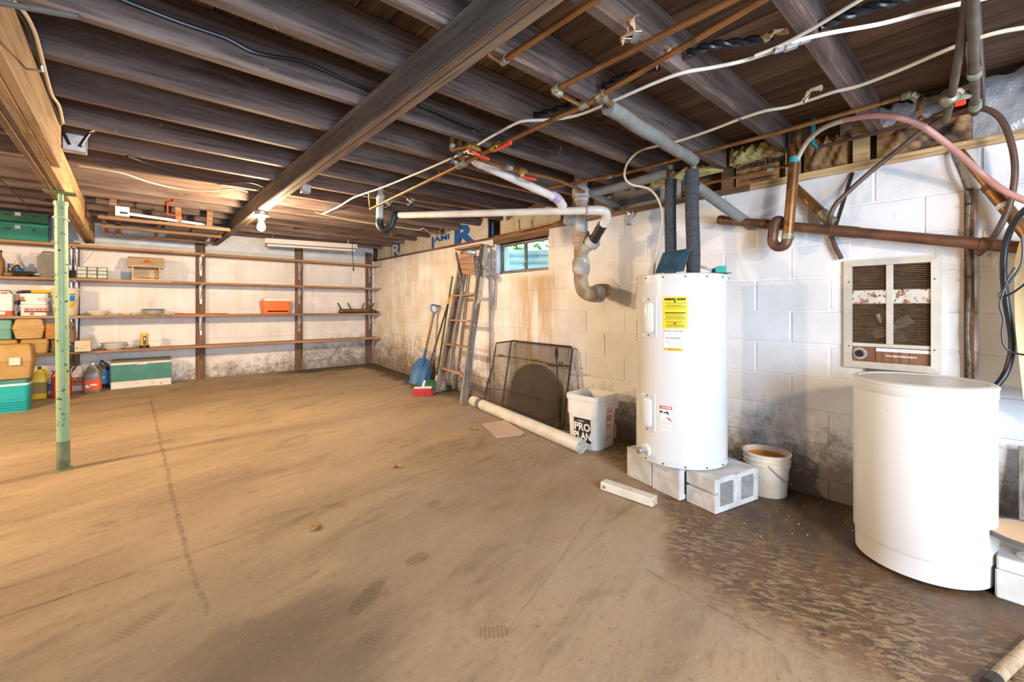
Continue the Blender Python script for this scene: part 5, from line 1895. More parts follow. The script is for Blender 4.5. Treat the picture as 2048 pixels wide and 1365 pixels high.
# slabs and round plate beside the tank
c = at(1990, 1196, fl=True)
gS = 'painted blocks beside the tank'
for k, (z0, h_, lb_) in enumerate(((0, .113, 'lower thick painted concrete slab beside the white tank'), (.115, .05, 'thin painted concrete slab lying on the thick one by the tank'))):
    mb = MB(); mb.box((c.x + .19 + .003, c.y - .20, c.z + z0 + h_ / 2), (.38, .40, h_), bev=.006, rz=.02 * k)
    tag(mb.build('concrete_slab', M['painted_cmu'], flat=True), lb_, 'slab', gS)
mb = MB(); mb.box((3.02, -.25, fz(0) + .075), (.17, .95, .15), bev=.004)
tag(mb.build('footing_board', M['rough_wood'], flat=True), 'dark brown timber lying along the wall behind the slabs', 'timber')
p = at(2056, 1098, d=1.66)
zs = c.z + .166
o = thing('round_stand', 'round wooden plate with a steel rim on a white foot', 'stand', V((p.x + .06, p.y - .02, zs)))
rs = .145
zr = at(2048, 1062, d=1.72).z - zs
mb = MB(WM[o]); mb.lathe([(.05, 0), (.045, .008), (.014, .02), (.013, zr - .03), (.04, zr - .012)], 24); mb.build('foot', M['china'], o)
mb = MB(WM[o]); mb.lathe([(rs * .9, zr - .014), (rs * .94, zr - .004), (rs * .93, zr)], 48); mb.build('plate', M['skin_tan'], o)
mb = MB(WM[o]); mb.pipe((0, 0, zr - .014), (0, 0, zr + .003), rs, rs * .93, 48); mb.build('rim', M['grey_metal'], o)
a, b_ = at(1990, 1372, fl=True), at(2075, 1290, fl=True)
a.z += .020; b_.z += .020
o = thing('pole', 'pale wooden pole lying on the floor at the frame corner', 'pole', a)
mb = MB(); d_ = (b_ - a).normalized(); mb.cyl(a, b_, .018, .018, 20); mb.build('shaft', M['pale_pole'], o)
mb = MB(); mb.cyl(a - d_ * .05, a + d_ * .006, .0195, .019, 20); mb.build('ferrule', M['dark_metal'], o)
# leaning tin tray and yellow sheet at the frame edge
q0 = at(2036, 890, x=XW - .03); q1 = at(2046, 1010, x=XW - .12)
mb = MB(); mb.box((XW - .075, q0.y - .13, (q0.z + .17) / 2), (.012, .26, q0.z - .17), ry=.16, bev=.003)
tag(mb.build('board', M['grey_wood'], flat=True), 'narrow grey board leaning on the wall beyond the tank', 'board')
mb = MB()
_e = [at(u, v, x=2.92) for u, v in ((2047, 800), (2038, 720), (2031, 650), (2029, 560), (2030, 520), (2043, 468))]
_e = cr(_e, 4)
mb.grid(lambda a, b: _e[round(b * (len(_e) - 1))] + V((.03 * math.sin(a * 9 + b * 3), -a * .30, -.02 * a)), 14, len(_e) - 1)
tag(mb.build('hanging_sheet', M['yellow_cloth'], None, 60), 'yellow plastic sheet hanging at the frame edge', 'sheet')

# ================================================================== WALL FAN HEATER
c00, c10, c11, c01 = [at(u, v, x=XW - .012) for u, v in ((1688, 735), (1883, 747), (1884, 510), (1688, 523))]
y0, y1 = c10.y, c00.y
z0, z1 = (c00.z + c10.z) / 2, (c11.z + c01.z) / 2
Wd, Ht = y1 - y0, z1 - z0
wm = axes(V((XW, (y0 + y1) / 2, z0)), (0, -1, 0), (0, 0, 1))      # local x along the wall (towards the camera side), y up, z into the room
wh = thing('wall_heater', 'recessed wall fan heater with a rusty slatted grille', 'heater', wm)
fwd = .038


def wbox(name, m, c, s, bev=.002, parent=wh, **k):
    mb = MB(wm)
    mb.box(c, s, bev=bev, **k)
    return mb.build(name, m, parent, flat=True)


mb = MB(wm)
o4 = [(-Wd / 2, 0), (Wd / 2, 0), (Wd / 2, Ht), (-Wd / 2, Ht)]
i4 = [(-Wd / 2 + fwd, fwd), (Wd / 2 - fwd, fwd), (Wd / 2 - fwd, Ht - fwd * .9), (-Wd / 2 + fwd, Ht - fwd * .9)]
for k in range(4):
    a, b_, c_, d_ = o4[k], o4[(k + 1) % 4], i4[(k + 1) % 4], i4[k]
    mb.mesh([(*a, .0), (*b_, .0), (*c_, .0), (*d_, .0), (*a, .018), (*b_, .018), (*c_, .026), (*d_, .026)], [(3, 2, 1, 0), (4, 5, 6, 7), (0, 1, 5, 4), (2, 3, 7, 6)])
mb.build('frame', M['rusty_white'], wh, flat=True)
iw = Wd - 2 * fwd
zb = fwd
zt_ = Ht - fwd * .9
Hh = zt_ - zb
ctl = .18 * Hh / 1.0
y_ctl = zb + .155 * Hh
wbox('back_plate', M['dark_metal'], (0, (zb + zt_) / 2, -.035), (iw + .02, Hh + .02, .006))
wbox('bottom_rail', M['rusty_white'], (0, y_ctl + .010, .010), (iw, .020, .012))
yl0, yl1 = y_ctl + .02, zb + .605 * Hh
yu0, yu1 = zb + .745 * Hh, zt_
wbox('rust_band', M['rust_band'], (0, (yl1 + yu0) / 2, .008), (iw, yu0 - yl1, .014))
wbox('centre_bar', M['rusty_white'], (0, (yl0 + zt_) / 2, .011), (.030, zt_ - yl0, .014))
for (a, b_, n_) in ((yl0, yl1, 26), (yu0, yu1, 14)):
    for s in (-1, 1):
        for k in range(n_):
            mb = MB(wm)
            w_ = (iw - .030) / 2
            mb.box((s * (w_ / 2 + .015), a + (b_ - a) * (k + .5) / n_, .004), (w_ - .002, .0030, .006), rx=-.25)
            mb.build('slat', M['slat'], wh, flat=True)
# fan behind the lower grille
fc = V((.005, (yl0 + yl1) / 2 - .02, -.022))
mb = MB(wm)
for k in range(4):
    a = k * math.pi / 2 + .6
    L_ = MX.Translation(fc) @ MX.Rotation(a, 4, 'Z') @ MX.Rotation(.45, 4, 'X')
    mb.prism([(.015, -.012), (.05, -.040), (.092, -.032), (.095, .020), (.05, .030), (.015, .012)], .003, L_)
mb.build('fan_blades', M['pewter'], wh, flat=True)
mb = MB(wm); mb.cyl(fc + V((0, 0, -.01)), fc + V((0, 0, .012)), .020, .016, 16); mb.build('fan_hub', M['galv'], wh)
mb = MB(wm); mb.pipe(fc + V((0, 0, -.008)), fc + V((0, 0, .004)), .118, .108, 36); mb.build('fan_ring', M['black'], wh)
# control strip
wbox('control_panel', M['walnut'], (0, zb + (y_ctl - zb) / 2, .006), (iw, y_ctl - zb, .010))
wbox('silver_strip', M['label_white'], (iw * .16, y_ctl - .014, .012), (iw * .68, .018, .004))
wbox('divider', M['ink'], (-iw * .18, zb + (y_ctl - zb) / 2, .0115), (.002, y_ctl - zb, .002), 0)
dc = V((-iw * .395, zb + (y_ctl - zb) * .52, .010))
mb = MB(wm); mb.cyl(dc, dc + V((0, 0, .006)), .034, .032, 32); dl = mb.build('dial', M['dial'], wh)
mb = MB(wm); mb.cyl(dc + V((0, 0, .006)), dc + V((0, 0, .022)), .021, .019, 28); mb.build('dial_knob', M['black'], dl)
letters('THE MEDITERRANEAN', .0125, wm @ MX.Translation(V((iw * .14, zb + (y_ctl - zb) * .45, .0125))), M['label_white'], wh, bold=.0004)
mb = MB(wm)
for k in range(12):
    mb.box((iw * (-.06 + .036 * k), y_ctl - .014, .0148), (.006, .004, .0006))
mb.build('strip_marks', M['ink_grey'], wh, flat=True)
mb = MB(wm)
for x_, y_ in ((-Wd / 2 + .025, Ht * .80), (Wd / 2 - .025, Ht * .80), (-Wd / 2 + .025, Ht * .20), (Wd / 2 - .025, Ht * .2)):
    mb.cyl((x_, y_, .018), (x_, y_, .024), .004, seg=8)
mb.build('screw', M['dark_metal'], wh)
mb = MB(wm); mb.box((.02, -.012, .004), (Wd * .62, .020, .012)); mb.build('lower_flange', M['grey_metal'], wh, flat=True)

# wall batten with armoured cable
pa, pb_ = at(1938, 377, x=XW - .02), at(1938, 760, x=XW - .02)
wv = abs(at(1928, 500, x=XW - .02).y - at(1949, 500, x=XW - .02).y)
mb = MB(); mb.box((XW - .011, pa.y, (pa.z + .62) / 2), (.022, wv, pa.z - .62), bev=.002)
tag(mb.build('wall_batten', M['walnut'], flat=True), 'narrow brown wooden batten fixed upright to the white wall', 'batten')
cb = thing('armoured_cable', 'grey armoured cable clipped along the brown batten', 'cable', V((XW - .035, pa.y, .7)))
pts = [at(u, v, x=x_) for u, v, x_ in ((1905, 300, XW - .03), (1910, 318, XW - .04), (1921, 345, XW - .045), (1933, 380, XW - .034), (1937, 400, XW - .033))]
yb_ = pts[-1].y
pts += [V((XW - .033, yb_ + .004 * math.sin(k * 1.7), z_)) for k, z_ in enumerate((1.62, 1.50, 1.38, 1.25, 1.12, 1.0, .88, .78, .70))]
mb = MB(); mb.tube(cr(pts, 5), .0078, 10); mb.build('cable', M['armour'], cb)
for z_ in (1.66, 1.30, .80, pts[3].z):
    mb = MB(); mb.box((XW - .034, yb_, z_), (.024, .026, .008), bev=.003); mb.build('clip', M['dark_metal'], cb)

# ================================================================== BUCKET, BIN, PVC PIPE, CARD, SCRAP
bc = at(1533, 984, fl=True)
bm_ = MX.Translation(V((bc.x, bc.y, fz(bc.y))))
bucket = pail(bm_, .108, .126, .255, 'dirty cream bucket with amber residue behind the heater', 'bucket', M['cream_plastic'])
mb = MB(bm_); mb.lathe([(.1, .205), (.116, .212), (.1195, .222)], 36, capt=False); mb.build('residue', M['amber_liquid'], bucket)
mb = MB(bm_)
mb.tube([(.133 * math.cos(a), .133 * math.sin(a) , .20 - .125 * math.sin((a + 2.75) / 3.0 * math.pi)) for a in [-2.75 + 3.0 * i / 24 for i in range(25)]], .003, 6); mb.build('bail', M['galv'], bucket)
p = at(1462, 921, z=.10)
o = thing('paint_tin', 'small dull tin tucked between heater and amber bucket', 'tin', V((2.955, 1.16, fz(1.16))))
mb = MB(WM[o]); mb.lathe([(.045, 0), (.045, .15), (.048, .154), (.048, .165), (.040, .165), (.040, .155)], 24); mb.build('can', M['pewter'], o)

# pet food bin
fc_ = at(1192, 906, fl=True)
bw, bd, bh = .30, .30, .425
AB2 = math.radians(3)
bm2 = MX.Translation(V((fc_.x, fc_.y, fz(fc_.y)))) @ MX.Rotation(AB2, 4, 'Z') @ MX.Translation(V((bw * .46, bd * .46, 0)))
bn = thing('pet_food_bin', 'open white pet food bin with a black lettered label', 'bin', bm2)


def sq(s, z, r=.045):
    return [(x_, y_, z) for x_, y_ in rect(bw * s, bd * s, r)]


mb = MB(bm2)
mb.loft([sq(.86, .0), sq(.90, .010), sq(.955, bh * .62), sq(.99, bh * .62 + .002), sq(1.0, bh - .045), sq(1.05, bh - .04), sq(1.05, bh - .004), sq(1.03, bh), sq(.985, bh), sq(.95, bh - .05), sq(.86, .012)])
mb.build('body', M['white_plastic'], bn, ang=30)
mb = MB(bm2); mb.pipe((0, 0, bh - .075), (0, 0, bh - .068), .001, .0005, 6); mb.bm.clear()
mb.loft([[(x_ + bw * .535, y_, z_) for x_, y_, z_ in [(a_ * .06, b_ * .28, zz) for a_, b_ in rect(1, 1, .2)]] for zz in (bh - .13, bh - .045)])
mb.build('side_grip', M['white_plastic'], bn)
xf = -bw * .478 - .004
LMb = bm2 @ axes(V((xf + .006, -.015, bh * .36)), (0, -1, 0), (-.05, 0, 1))
mb = MB(LMb); mb.box((0, 0, .003), (.172, .205, .003)); lb = mb.build('label', M['label_white'], bn, flat=True)
mb = MB(LMb); mb.box((0, -.002, .005), (.160, .190, .002)); mb.build('label_panel', M['ink'], lb, flat=True)
letters('PRO', .085, LMb @ MX.Translation(V((0, .022, .0068))), M['label_white'], lb, bold=.0022, sx=.95)
letters('PLAN', .080, LMb @ MX.Translation(V((0, -.050, .0068))), M['label_white'], lb, bold=.0022, sx=.86)
letters('\u25a0 PURINA' if False else 'PURINA', .018, LMb @ MX.Translation(V((-.01, .070, .0068))), M['label_white'], lb)
SM = bm2 @ axes(V((bw * .10, -bd * .478 - .001, bh * .55)), (1, 0, 0), (0, -.05, 1))
mb = MB(SM); mb.box((0, 0, .002), (.062, .175, .002)); wl = mb.build('warning_label', M['label_white'], bn, flat=True)
mb = MB(SM)
for y_ in (.07, .060, .05, -.045, -.055, -.065, -.075):
    mb.box((0, y_, .0036), (.052, .005, .001))
for (c_, s_) in (((0, .0865, .0036), (.062, .003, .001)), ((0, -.0865, .0036), (.062, .003, .001)), ((-.030, 0, .0036), (.003, .175, .001)), ((.030, 0, .0036), (.003, .175, .001))):
    mb.box(c_, s_)
mb.build('warning_print', M['ink_red'], wl, flat=True)
mb = MB(SM); mb.pipe((0, .005, .003), (0, .005, .0045), .028, .023, 28); mb.box((0, .005, .0038), (.048, .006, .001), rz=.8); mb.build('prohibition_ring', M['ink_red'], wl, flat=True)
mb = MB(SM)
mb.ball((.002, .020, .0036), .006, 8, (1, 1, .2))
for a_, b_ in (((-.008, .010), (.010, .004)), ((-.004, .0), (-.012, -.014)), ((.006, .0), (.012, -.012)), ((-.004, .012), (.004, -.004))):
    mb.tube([(*a_, .0038), (*b_, .0038)], .003, 5)
mb.build('child_symbol', M['ink_red'], wl)
SM2 = bm2 @ axes(V((bw * .10, -bd * .465 - .001, bh * .20)), (1, 0, 0), (0, -.05, 1))
mb = MB(SM2); mb.box((0, 0, .002), (.046, .04, .002)); mb.build('torn_sticker', M['paper_box'], bn, flat=True)

# long white pipe on the floor
a_ch, b_ch = at(946, 812, fl=True), at(1163, 908, fl=True)
a, b_ = at(946, 812, fl=True), at(1163, 908, fl=True)
a.z = fz(a.y) + .055; b_.z = fz(b_.y) + .055
o = thing('drain_pipe', 'long white plastic drain pipe lying on the floor', 'pipe', a)
mb = MB(); mb.pipe(a, b_, .054, .049, 36); mb.build('pipe', M['pvc'], o, ang=40)
mb = MB(); d_ = (b_ - a).normalized(); mb.pipe(a + d_ * .13, a + d_ * .21, .0545, .05, 36); mb.build('grey_band', M['foam_grey'], o)
mb = MB()
rn = random.Random(9)
mb.grid(lambda s, t: b_ - d_ * (.03 + .03 * math.sin(s * 9) * math.cos(t * 8)) + V((-d_.y, d_.x, 0)) * (.048 * (2 * s - 1)) * math.sqrt(max(0, 1 - (2 * t - 1) ** 2)) + V((0, 0, .048 * (2 * t - 1))), 10, 10)
mb.build('stuffing', M['pvc_grey'], o)
# card
P = [at(u, v, fl=True) for u, v in ((964, 850), (1010, 843), (1049, 868), (1042, 872), (994, 878))]
mb = MB(); mb.mesh([p + V((0, 0, .003)) for p in P] + [p + V((0, 0, .010)) for p in P], [(4, 3, 2, 1, 0), (5, 6, 7, 8, 9)] + [(i, (i + 1) % 5, 5 + (i + 1) % 5, 5 + i) for i in range(5)])
tag(mb.build('card_sheet', M['card'], flat=True), 'flat pale cardboard sheet on the floor by the white pipe', 'cardboard')
# painted scrap of wood
a, b_ = at(1200, 981, fl=True), at(1304, 1019, fl=True)
d_ = (b_ - a).normalized()
n_ = V((-d_.y, d_.x, 0))
if n_.x < 0:
    n_ = -n_
L_ = (b_ - a).length
ms = axes((a + b_) / 2 + n_ * .035 + V((0, 0, .004)), d_, n_, (0, 0, 1))
o = thing('wood_block', 'chipped white painted timber offcut in front of the heater blocks', 'timber', ms)
mb = MB(ms); mb.box((0, 0, .026), (L_, .068, .05), bev=.004); mb.build('timber', M['chalk'], o, flat=True)
mb = MB(ms); mb.cyl((-L_ / 2 + .03, -.034, .026), (-L_ / 2 + .03, -.040, .026), .009, seg=12); mb.build('bolt', M['galv'], o)
mb = MB(ms); mb.box((L_ / 2 - .001, 0, .026), (.004, .062, .044), bev=.001); mb.build('cut_end', M['birch'], o, flat=True)
# leaves and crumbs
for u, v, lb_ in ((948, 860, 'small brown dry leaf beside the cardboard'), (794, 935, 'small tan dry leaf on the open floor, farther one'), (632, 1057, 'small tan dry leaf on the open floor, nearer one')):
    p = at(u, v, fl=True)
    mb = MB(MX.Translation(p + V((0, 0, .004))) @ MX.Rotation(u, 4, 'Z'))
    mb.grid(lambda s, t: ((s - .5) * .07, (t - .5) * .045 * math.sin(math.pi * (s * .9 + .05)), .006 * math.sin(s * 7 + t * 4) + .006), 8, 5)
    tag(mb.build('dry_leaf', M['leaf_dry'], None, 40), lb_, 'leaf', 'dry leaves')
mb = MB()
rn = random.Random(12)
for i in range(170):
    u, v = (rn.uniform(985, 1180), rn.uniform(845, 945)) if i < 90 else (rn.uniform(1330, 1720), rn.uniform(985, 1090)) if i < 125 else (rn.uniform(1250, 1300), rn.uniform(890, 925))
    p = at(u, v, fl=True)
    k_ = rn.uniform(.0010, .0032)
    if (2.33 < p.x < 3.0 and .9 < p.y < 1.8) or (p - bm_.translation).length < .16 or (p - tm.translation).length < .27 or (p - bm2.translation).length < .25:
        continue
    if (p - (a_ch + (b_ch - a_ch) * max(0, min(1, (p - a_ch).dot(b_ch - a_ch) / (b_ch - a_ch).length_squared)))).length < .085 or (p - ms.translation).length < .2:
        continue
    mb.ball(p + V((0, 0, .003)), k_, 6, (1, 1.3, .7))
q = mb.build('paint_chips', M['white_plastic'], None)
tag(q, 'white paint chips scattered over the floor by the pipe', 'debris', None, 'stuff')

# ================================================================== FIRE SCREEN, LID, POKER
ys0, ys1 = at(1141, 760, x=3.04).y, at(1022, 760, x=3.07).y
zf_ = fz((ys0 + ys1) / 2)
H_ = at(1141, 692, x=3.07).z - zf_


def scr(s, t):
    """s along the wall, t up: the main panel of the screen, leaning on the wall"""
    return V((2.93 + .145 * t, ys1 + (ys0 - ys1) * s, zf_ + H_ * t))


lidc = V((3.06, (at(1025, 800, x=3.06).y + at(1117, 800, x=3.06).y) / 2, 0))
lr = abs(at(1025, 800, x=3.06).y - at(1117, 800, x=3.06).y) / 2
lz = at(1070, 728, x=3.08).z
lm = axes(V((3.045, lidc.y, fz(lidc.y) + (lz - fz(lidc.y)) / 2)), (0, -1, 0), (.13, 0, 1))
o = thing('fireback_plate', 'big sooty round-topped metal plate leaning behind the fire screen', 'plate', lm)
mb = MB(lm)
_p = lambda c: math.copysign(abs(c) ** .45, c)
ov = lambda k, z_: [((lr * k * math.cos(a), (lz - fz(lidc.y)) / 2 * k * math.sin(a), z_) if math.sin(a) > 0 else (lr * k * _p(math.cos(a)), (lz - fz(lidc.y)) / 2 * k * _p(math.sin(a)), z_)) for a in [i * 2 * math.pi / 64 for i in range(64)]]
mb.loft([ov(.97, -.012), ov(1, -.008), ov(1, .006), ov(.93, .012), ov(.90, .006)])
mb.build('plate', M['sooty'], o)
mb = MB(lm); mb.tube(cr([(.0, -.03, .006), (0, -.03, .03), (.0, .03, .03), (0, .03, .006)]), .006, 6); mb.build('handle', M['dark_metal'], o)
fs = thing('fire_screen', 'folding wire mesh fire screen with brass handles against the wall', 'fire screen', V((3.0, (ys0 + ys1) / 2, zf_)))
mb = MB(); mb.grid(lambda a, b: scr(a, b * (1.0 - .0 * a)) + V((.012 * math.sin(a * 5) * math.sin(b * 3), 0, 0)), 16, 10); mb.build('mesh_panel', M['mesh_screen'], fs)


def wing(s, t):
    e = scr(0, t)
    k = .16 + .03 * math.sin(t * 7) - .05 * max(0, t - .72) * 3
    return e + V((-.10 * s, k * s, -.03 * s * (1 if t > .9 else 0)))


mb = MB(); mb.grid(wing, 5, 12); mb.build('side_mesh', M['mesh_screen'], fs)
mb = MB()
o1 = [scr(0, 0), scr(0, .97), scr(.03, 1), scr(.97, .985), scr(1, .95), scr(1, 0)]
mb.tube(o1 + [scr(1, .005), scr(0, .005)], .009, 8)
mb.tube([wing(1, t / 12) for t in range(13)] + [scr(.01, .995)], .008, 8)
mb.build('frame', M['dark_metal'], fs)
mb = MB()
mb.tube([wing(1, .77), wing(0, .77), scr(1, .74)], .004, 6)
mb.tube([wing(1, .30), wing(0, .30), scr(1, .27)], .004, 6)
mb.build('cross_wire', M['dark_metal'], fs)
for p in (scr(.48, .77), wing(.35, .78)):
    mb = MB()
    mb.tube(cr([p + V((-.012, .05, .0)), p + V((-.045, .035, .01)), p + V((-.05, 0, .012)), p + V((-.045, -.035, .01)), p + V((-.012, -.05, 0))]), .008, 8)
    mb.ball(p + V((-.014, .055, 0)), .013, 8); mb.ball(p + V((-.014, -.055, 0)), .013, 8)
    mb.build('handle', M['brass'], fs)
pt0, pt1 = at(1113, 697, x=2.98), at(1119, 840, x=2.92)
pt1.z = fz(pt1.y) + .01
o = thing('poker', 'black iron poker with a spear finial on the fire screen', 'poker', pt1)
mb = MB(); mb.tube([pt1, pt0 - V((0, 0, .06))], .007, 8); mb.build('shaft', M['dark_metal'], o)
mb = MB(MX.Translation(pt0 - V((0, 0, .12)))); mb.lathe([(.004, 0), (.016, .04), (.020, .08), (.010, .085), (.018, .10), (.013, .115), (.002, .15)], 12); mb.build('finial', M['dark_metal'], o)
q = at(1116, 729, x=2.98)
mb = MB(); mb.tube([q + V((0, .17, .0)), q + V((-.02, .08, -.012)), q + V((-.02, -.02, -.008)), q + V((0, -.16, .002))], [.003, .011, .012, .004], 8)
for dy in (-.03, -.06):
    mb.cyl(q + V((-.01, dy, 0)), q + V((-.01, dy, .03)), .006, seg=8)
mb.build('hook_bar', M['dark_metal'], o)

# ================================================================== STEPLADDER
Rb, Rt = at(926, 811, fl=True), at(968, 492, x=3.03)
Lb, Lt = at(882, 790, fl=True), at(928, 503, x=3.03)
Lb = at(876, 786, fl=True)
Rb.z = fz(Rb.y); Lb.z = fz(Lb.y)
ld = thing('stepladder', 'weathered wooden stepladder leaning folded against the wall', 'ladder', (Rb + Lb) / 2)


def rail(a, b_, w, t, name, m, par):
    d = (b_ - a).normalized()
    side = V((0, 1, 0)) - d * d.y
    mb = MB(axes((a + b_) / 2, d, side))
    mb.box((0, 0, 0), ((b_ - a).length, t, w), bev=.003)
    return mb.build(name, m, par, flat=True)


rail(Rb + V((0, 0, .012)), Rt, .085, .030, 'side_rail', M['grey_wood'], ld)
rail(Lb + V((0, 0, .012)), Lt, .085, .030, 'side_rail', M['grey_wood'], ld)
for v_ in (595, 648, 700, 753):
    f_ = (at(940, v_, x=3.0).z) / Rt.z
    pr_, pl_ = Rb + (Rt - Rb) * f_, Lb + (Lt - Lb) * f_
    d = (pr_ - pl_).normalized()
    mb = MB(axes((pr_ + pl_) / 2, d, V((1, 0, -.12))))
    mb.box((0, -.01, 0), ((pr_ - pl_).length, .095, .022), bev=.002)
    mb.build('step', M['step_wood'], ld, flat=True)
# folded rear legs: a slat showing between the rails
a, b_ = at(896, 760, x=2.80), at(926, 583, x=2.92)
rail(a, b_, .05, .030, 'rear_leg', M['grey_wood'], ld)
a2, b2 = Rb + V((.05, .05, .03)), Rt + V((.03, .02, -.15))
rail(a2, b2, .04, .03, 'rear_leg', M['grey_wood'], ld)
a2, b2 = Lb + V((.06, -.03, .03)), Lt + V((.03, -.02, -.15))
rail(a2, b2, .04, .03, 'rear_leg', M['grey_wood'], ld)
# top and slatted pail shelf
pt_ = (Rt + Lt) / 2 + V((-.03, 0, .01))
mb = MB(); mb.box(pt_, (.14, (Lt.y - Rt.y) + .10, .024), bev=.003); mb.build('top_step', M['step_wood'], ld, flat=True)
T0, T1, T2, T3 = at(915, 510, x=2.90), at(945, 503, x=2.90), at(951, 551, x=2.80), at(925, 549, x=2.80)
for k in range(4):
    f0, f1 = k / 4 + .01, (k + 1) / 4 - .03
    q = [T0 + (T3 - T0) * f0, T1 + (T2 - T1) * f0, T1 + (T2 - T1) * f1, T0 + (T3 - T0) * f1]
    n_ = (q[1] - q[0]).cross(q[3] - q[0]).normalized() * .014
    mb = MB(); mb.mesh(q + [p + n_ for p in q], [(3, 2, 1, 0), (4, 5, 6, 7), (0, 1, 5, 4), (1, 2, 6, 5), (2, 3, 7, 6), (3, 0, 4, 7)])
    mb.build('shelf_slat', M['step_wood'], ld, flat=True)
a, b_ = at(912, 505, x=2.91), at(926, 580, x=2.86)
rail(a, b_, .03, .02, 'shelf_arm', M['grey_wood'], ld)
a, b_ = at(950, 504, x=2.92), at(953, 556, x=2.84)
rail(a, b_, .03, .02, 'shelf_arm', M['grey_wood'], ld)
mb = MB()
dr = (Rt - Rb).normalized()
for v_ in (655, 708, 764):
    f_ = (at(940, v_, x=3.0).z) / Rt.z
    c = Rb + (Rt - Rb) * f_ + V((-.01, -.016, 0))
    mb.cyl(c, c - V((0, .008, 0)), .013, seg=12)
mb.build('rod_nut', M['galv'], ld)
mb = MB(); a = at(888, 757, x=2.9); mb.tube([a + V((-.03, .03, -.02)), a + V((-.03, -.03, .02))], .007, 8); mb.build('rod_end', M['galv'], ld)
# metal lamp parts hung at the head of the ladder
p = at(947, 505, x=2.88)
mh = axes(p, V((0, -1, 0)), V((0, 0, 1)))
o = thing('clamp_lamp', 'grey metal clamp lamp hanging at the ladder head', 'lamp', mh)
mb = MB(mh); mb.lathe([(.055, .0), (.052, .02), (.030, .045), (.022, .06)], 24); mb.build('reflector', M['galv'], o)
mb = MB(mh); mb.lathe([(.034, -.006), (.034, .0), (.02, .003)], 20); mb.build('face', M['galv'], o)
mb = MB(mh); mb.tube(cr([(-.02, 0, .06), (-.09, .01, .06), (-.12, .015, .03)]), .022, 10); mb.build('socket', M['pewter'], o)
mb = MB(mh); mb.tube(cr([(.01, -.04, .02), (.03, -.12, .01), (.02, -.18, .015)]), .012, 8); mb.build('arm', M['grey_metal'], o)
a, b_ = at(971, 490, x=2.97), at(956, 607, x=2.91)
d = (b_ - a).normalized()
mm = axes((a + b_) / 2, d, V((0, 1, 0)) - d * d.y)
o = thing('metal_channel', 'bent galvanised channel strip hung over the ladder rail', 'metal strip', mm)
Lc = (b_ - a).length
mb = MB(mm); mb.box((0, 0, 0), (Lc, .055, .003)); mb.box((0, .027, .012), (Lc * .95, .003, .024)); mb.box((0, -.027, .012), (Lc * .9, .003, .024)); mb.build('strip', M['galv'], o, flat=True)
mb = MB(mm); mb.box((Lc * .48, .012, -.006), (.16, .026, .003), rz=.10, ry=.12); mb.build('torn_end', M['galv'], o, flat=True)

# ================================================================== SHOVEL AND BROOMS
tip, top_ = at(836, 772, fl=True), at(871, 612, x=3.06)
tip.z = fz(tip.y) + .004
sv = thing('shovel', 'blue scoop shovel with a wooden shaft leaning on the wall', 'shovel', tip)
d = (top_ - tip).normalized()
side = V((-.78, .62, 0))
side = side - d * d.dot(side)
side.normalize()
n_ = d.cross(side).normalized()
Lh = (top_ - tip).length


def blade(s, t):
    wv_ = .135 * (1 - .35 * t ** 3) * (1 if t < .72 else math.sqrt(max(0.02, 1 - ((t - .72) / .285) ** 2)))
    return tip + d * (t * .37) + side * ((2 * s - 1) * wv_) + n_ * (-.045 * (2 * s - 1) ** 2 - .02 * math.sin(t * 3) + .0)


mb = MB(); mb.grid(lambda a, b: blade(a, b), 14, 14); mb.grid(lambda a, b: blade(a, b) + n_ * -.004, 14, 14); mb.build('blade', M['blue_tool'], sv)
mb = MB(); mb.tube([tip + d * .26 - n_ * .012, tip + d * .34 - n_ * .006, tip + d * .50, ], [.012, .021, .019], 12); mb.build('socket', M['blue_tool'], sv)
mb = MB(); mb.tube([tip + d * .48, tip + d * (Lh - .13)], .0165, 12); mb.build('shaft', M['handle_wood'], sv)
g0 = tip + d * (Lh - .15)
mb = MB()
mb.tube([g0, g0 + d * .06], .020, 10)
mb.tube(cr([g0 + d * .05, g0 + d * .085 + side * .045, g0 + d * .14 + side * .055, g0 + d * .16 + side * .045]), .010, 8)
mb.tube(cr([g0 + d * .05, g0 + d * .085 - side * .045, g0 + d * .14 - side * .055, g0 + d * .16 - side * .045]), .010, 8)
mb.tube([g0 + d * .155 + side * .058, g0 + d * .155 - side * .058], .013, 10)
mb.build('grip', M['blue_tool'], sv)


def broom(u, v, utop, vtop, hm_, head_m, w, hgt, label, block_m, tipm=None, rot=0, zoff=0):
    p = at(u, v, fl=True)
    p.z = fz(p.y)
    t = at(utop, vtop, x=3.05)
    o = thing('broom', label, 'broom', p, 'brooms by the ladder')
    mh = MX.Translation(p) @ MX.Rotation(rot, 4, 'Z')
    mb = MB(mh)
    A = rect(w * 1.0, .07, .02); B = rect(w * .80, .045, .015)
    mb.loft([[(x_, y_, .002) for x_, y_ in A], [(x_, y_, hgt) for x_, y_ in B]])
    mb.build('bristles', M[head_m], o)
    mb = MB(mh); mb.box((0, 0, hgt + .012), (w * .82, .05, .026), bev=.008); mb.build('head_block', M[block_m], o)
    b0 = p + V((0, 0, hgt + .02))
    mb = MB(); dd_ = (t - b0).normalized(); mb.cyl(b0, b0 + dd_ * .08, .017, .014, 12); mb.build('ferrule', M['white_plastic'], o)
    mb = MB(); mb.tube([b0 + dd_ * .05, t], .0115, 10); mb.build('handle', M[hm_], o)
    if tipm:
        mb = MB(); mb.tube([t - dd_ * .11, t + dd_ * .01], .0135, 10); mb.build('tip', M[tipm], o)
    return o


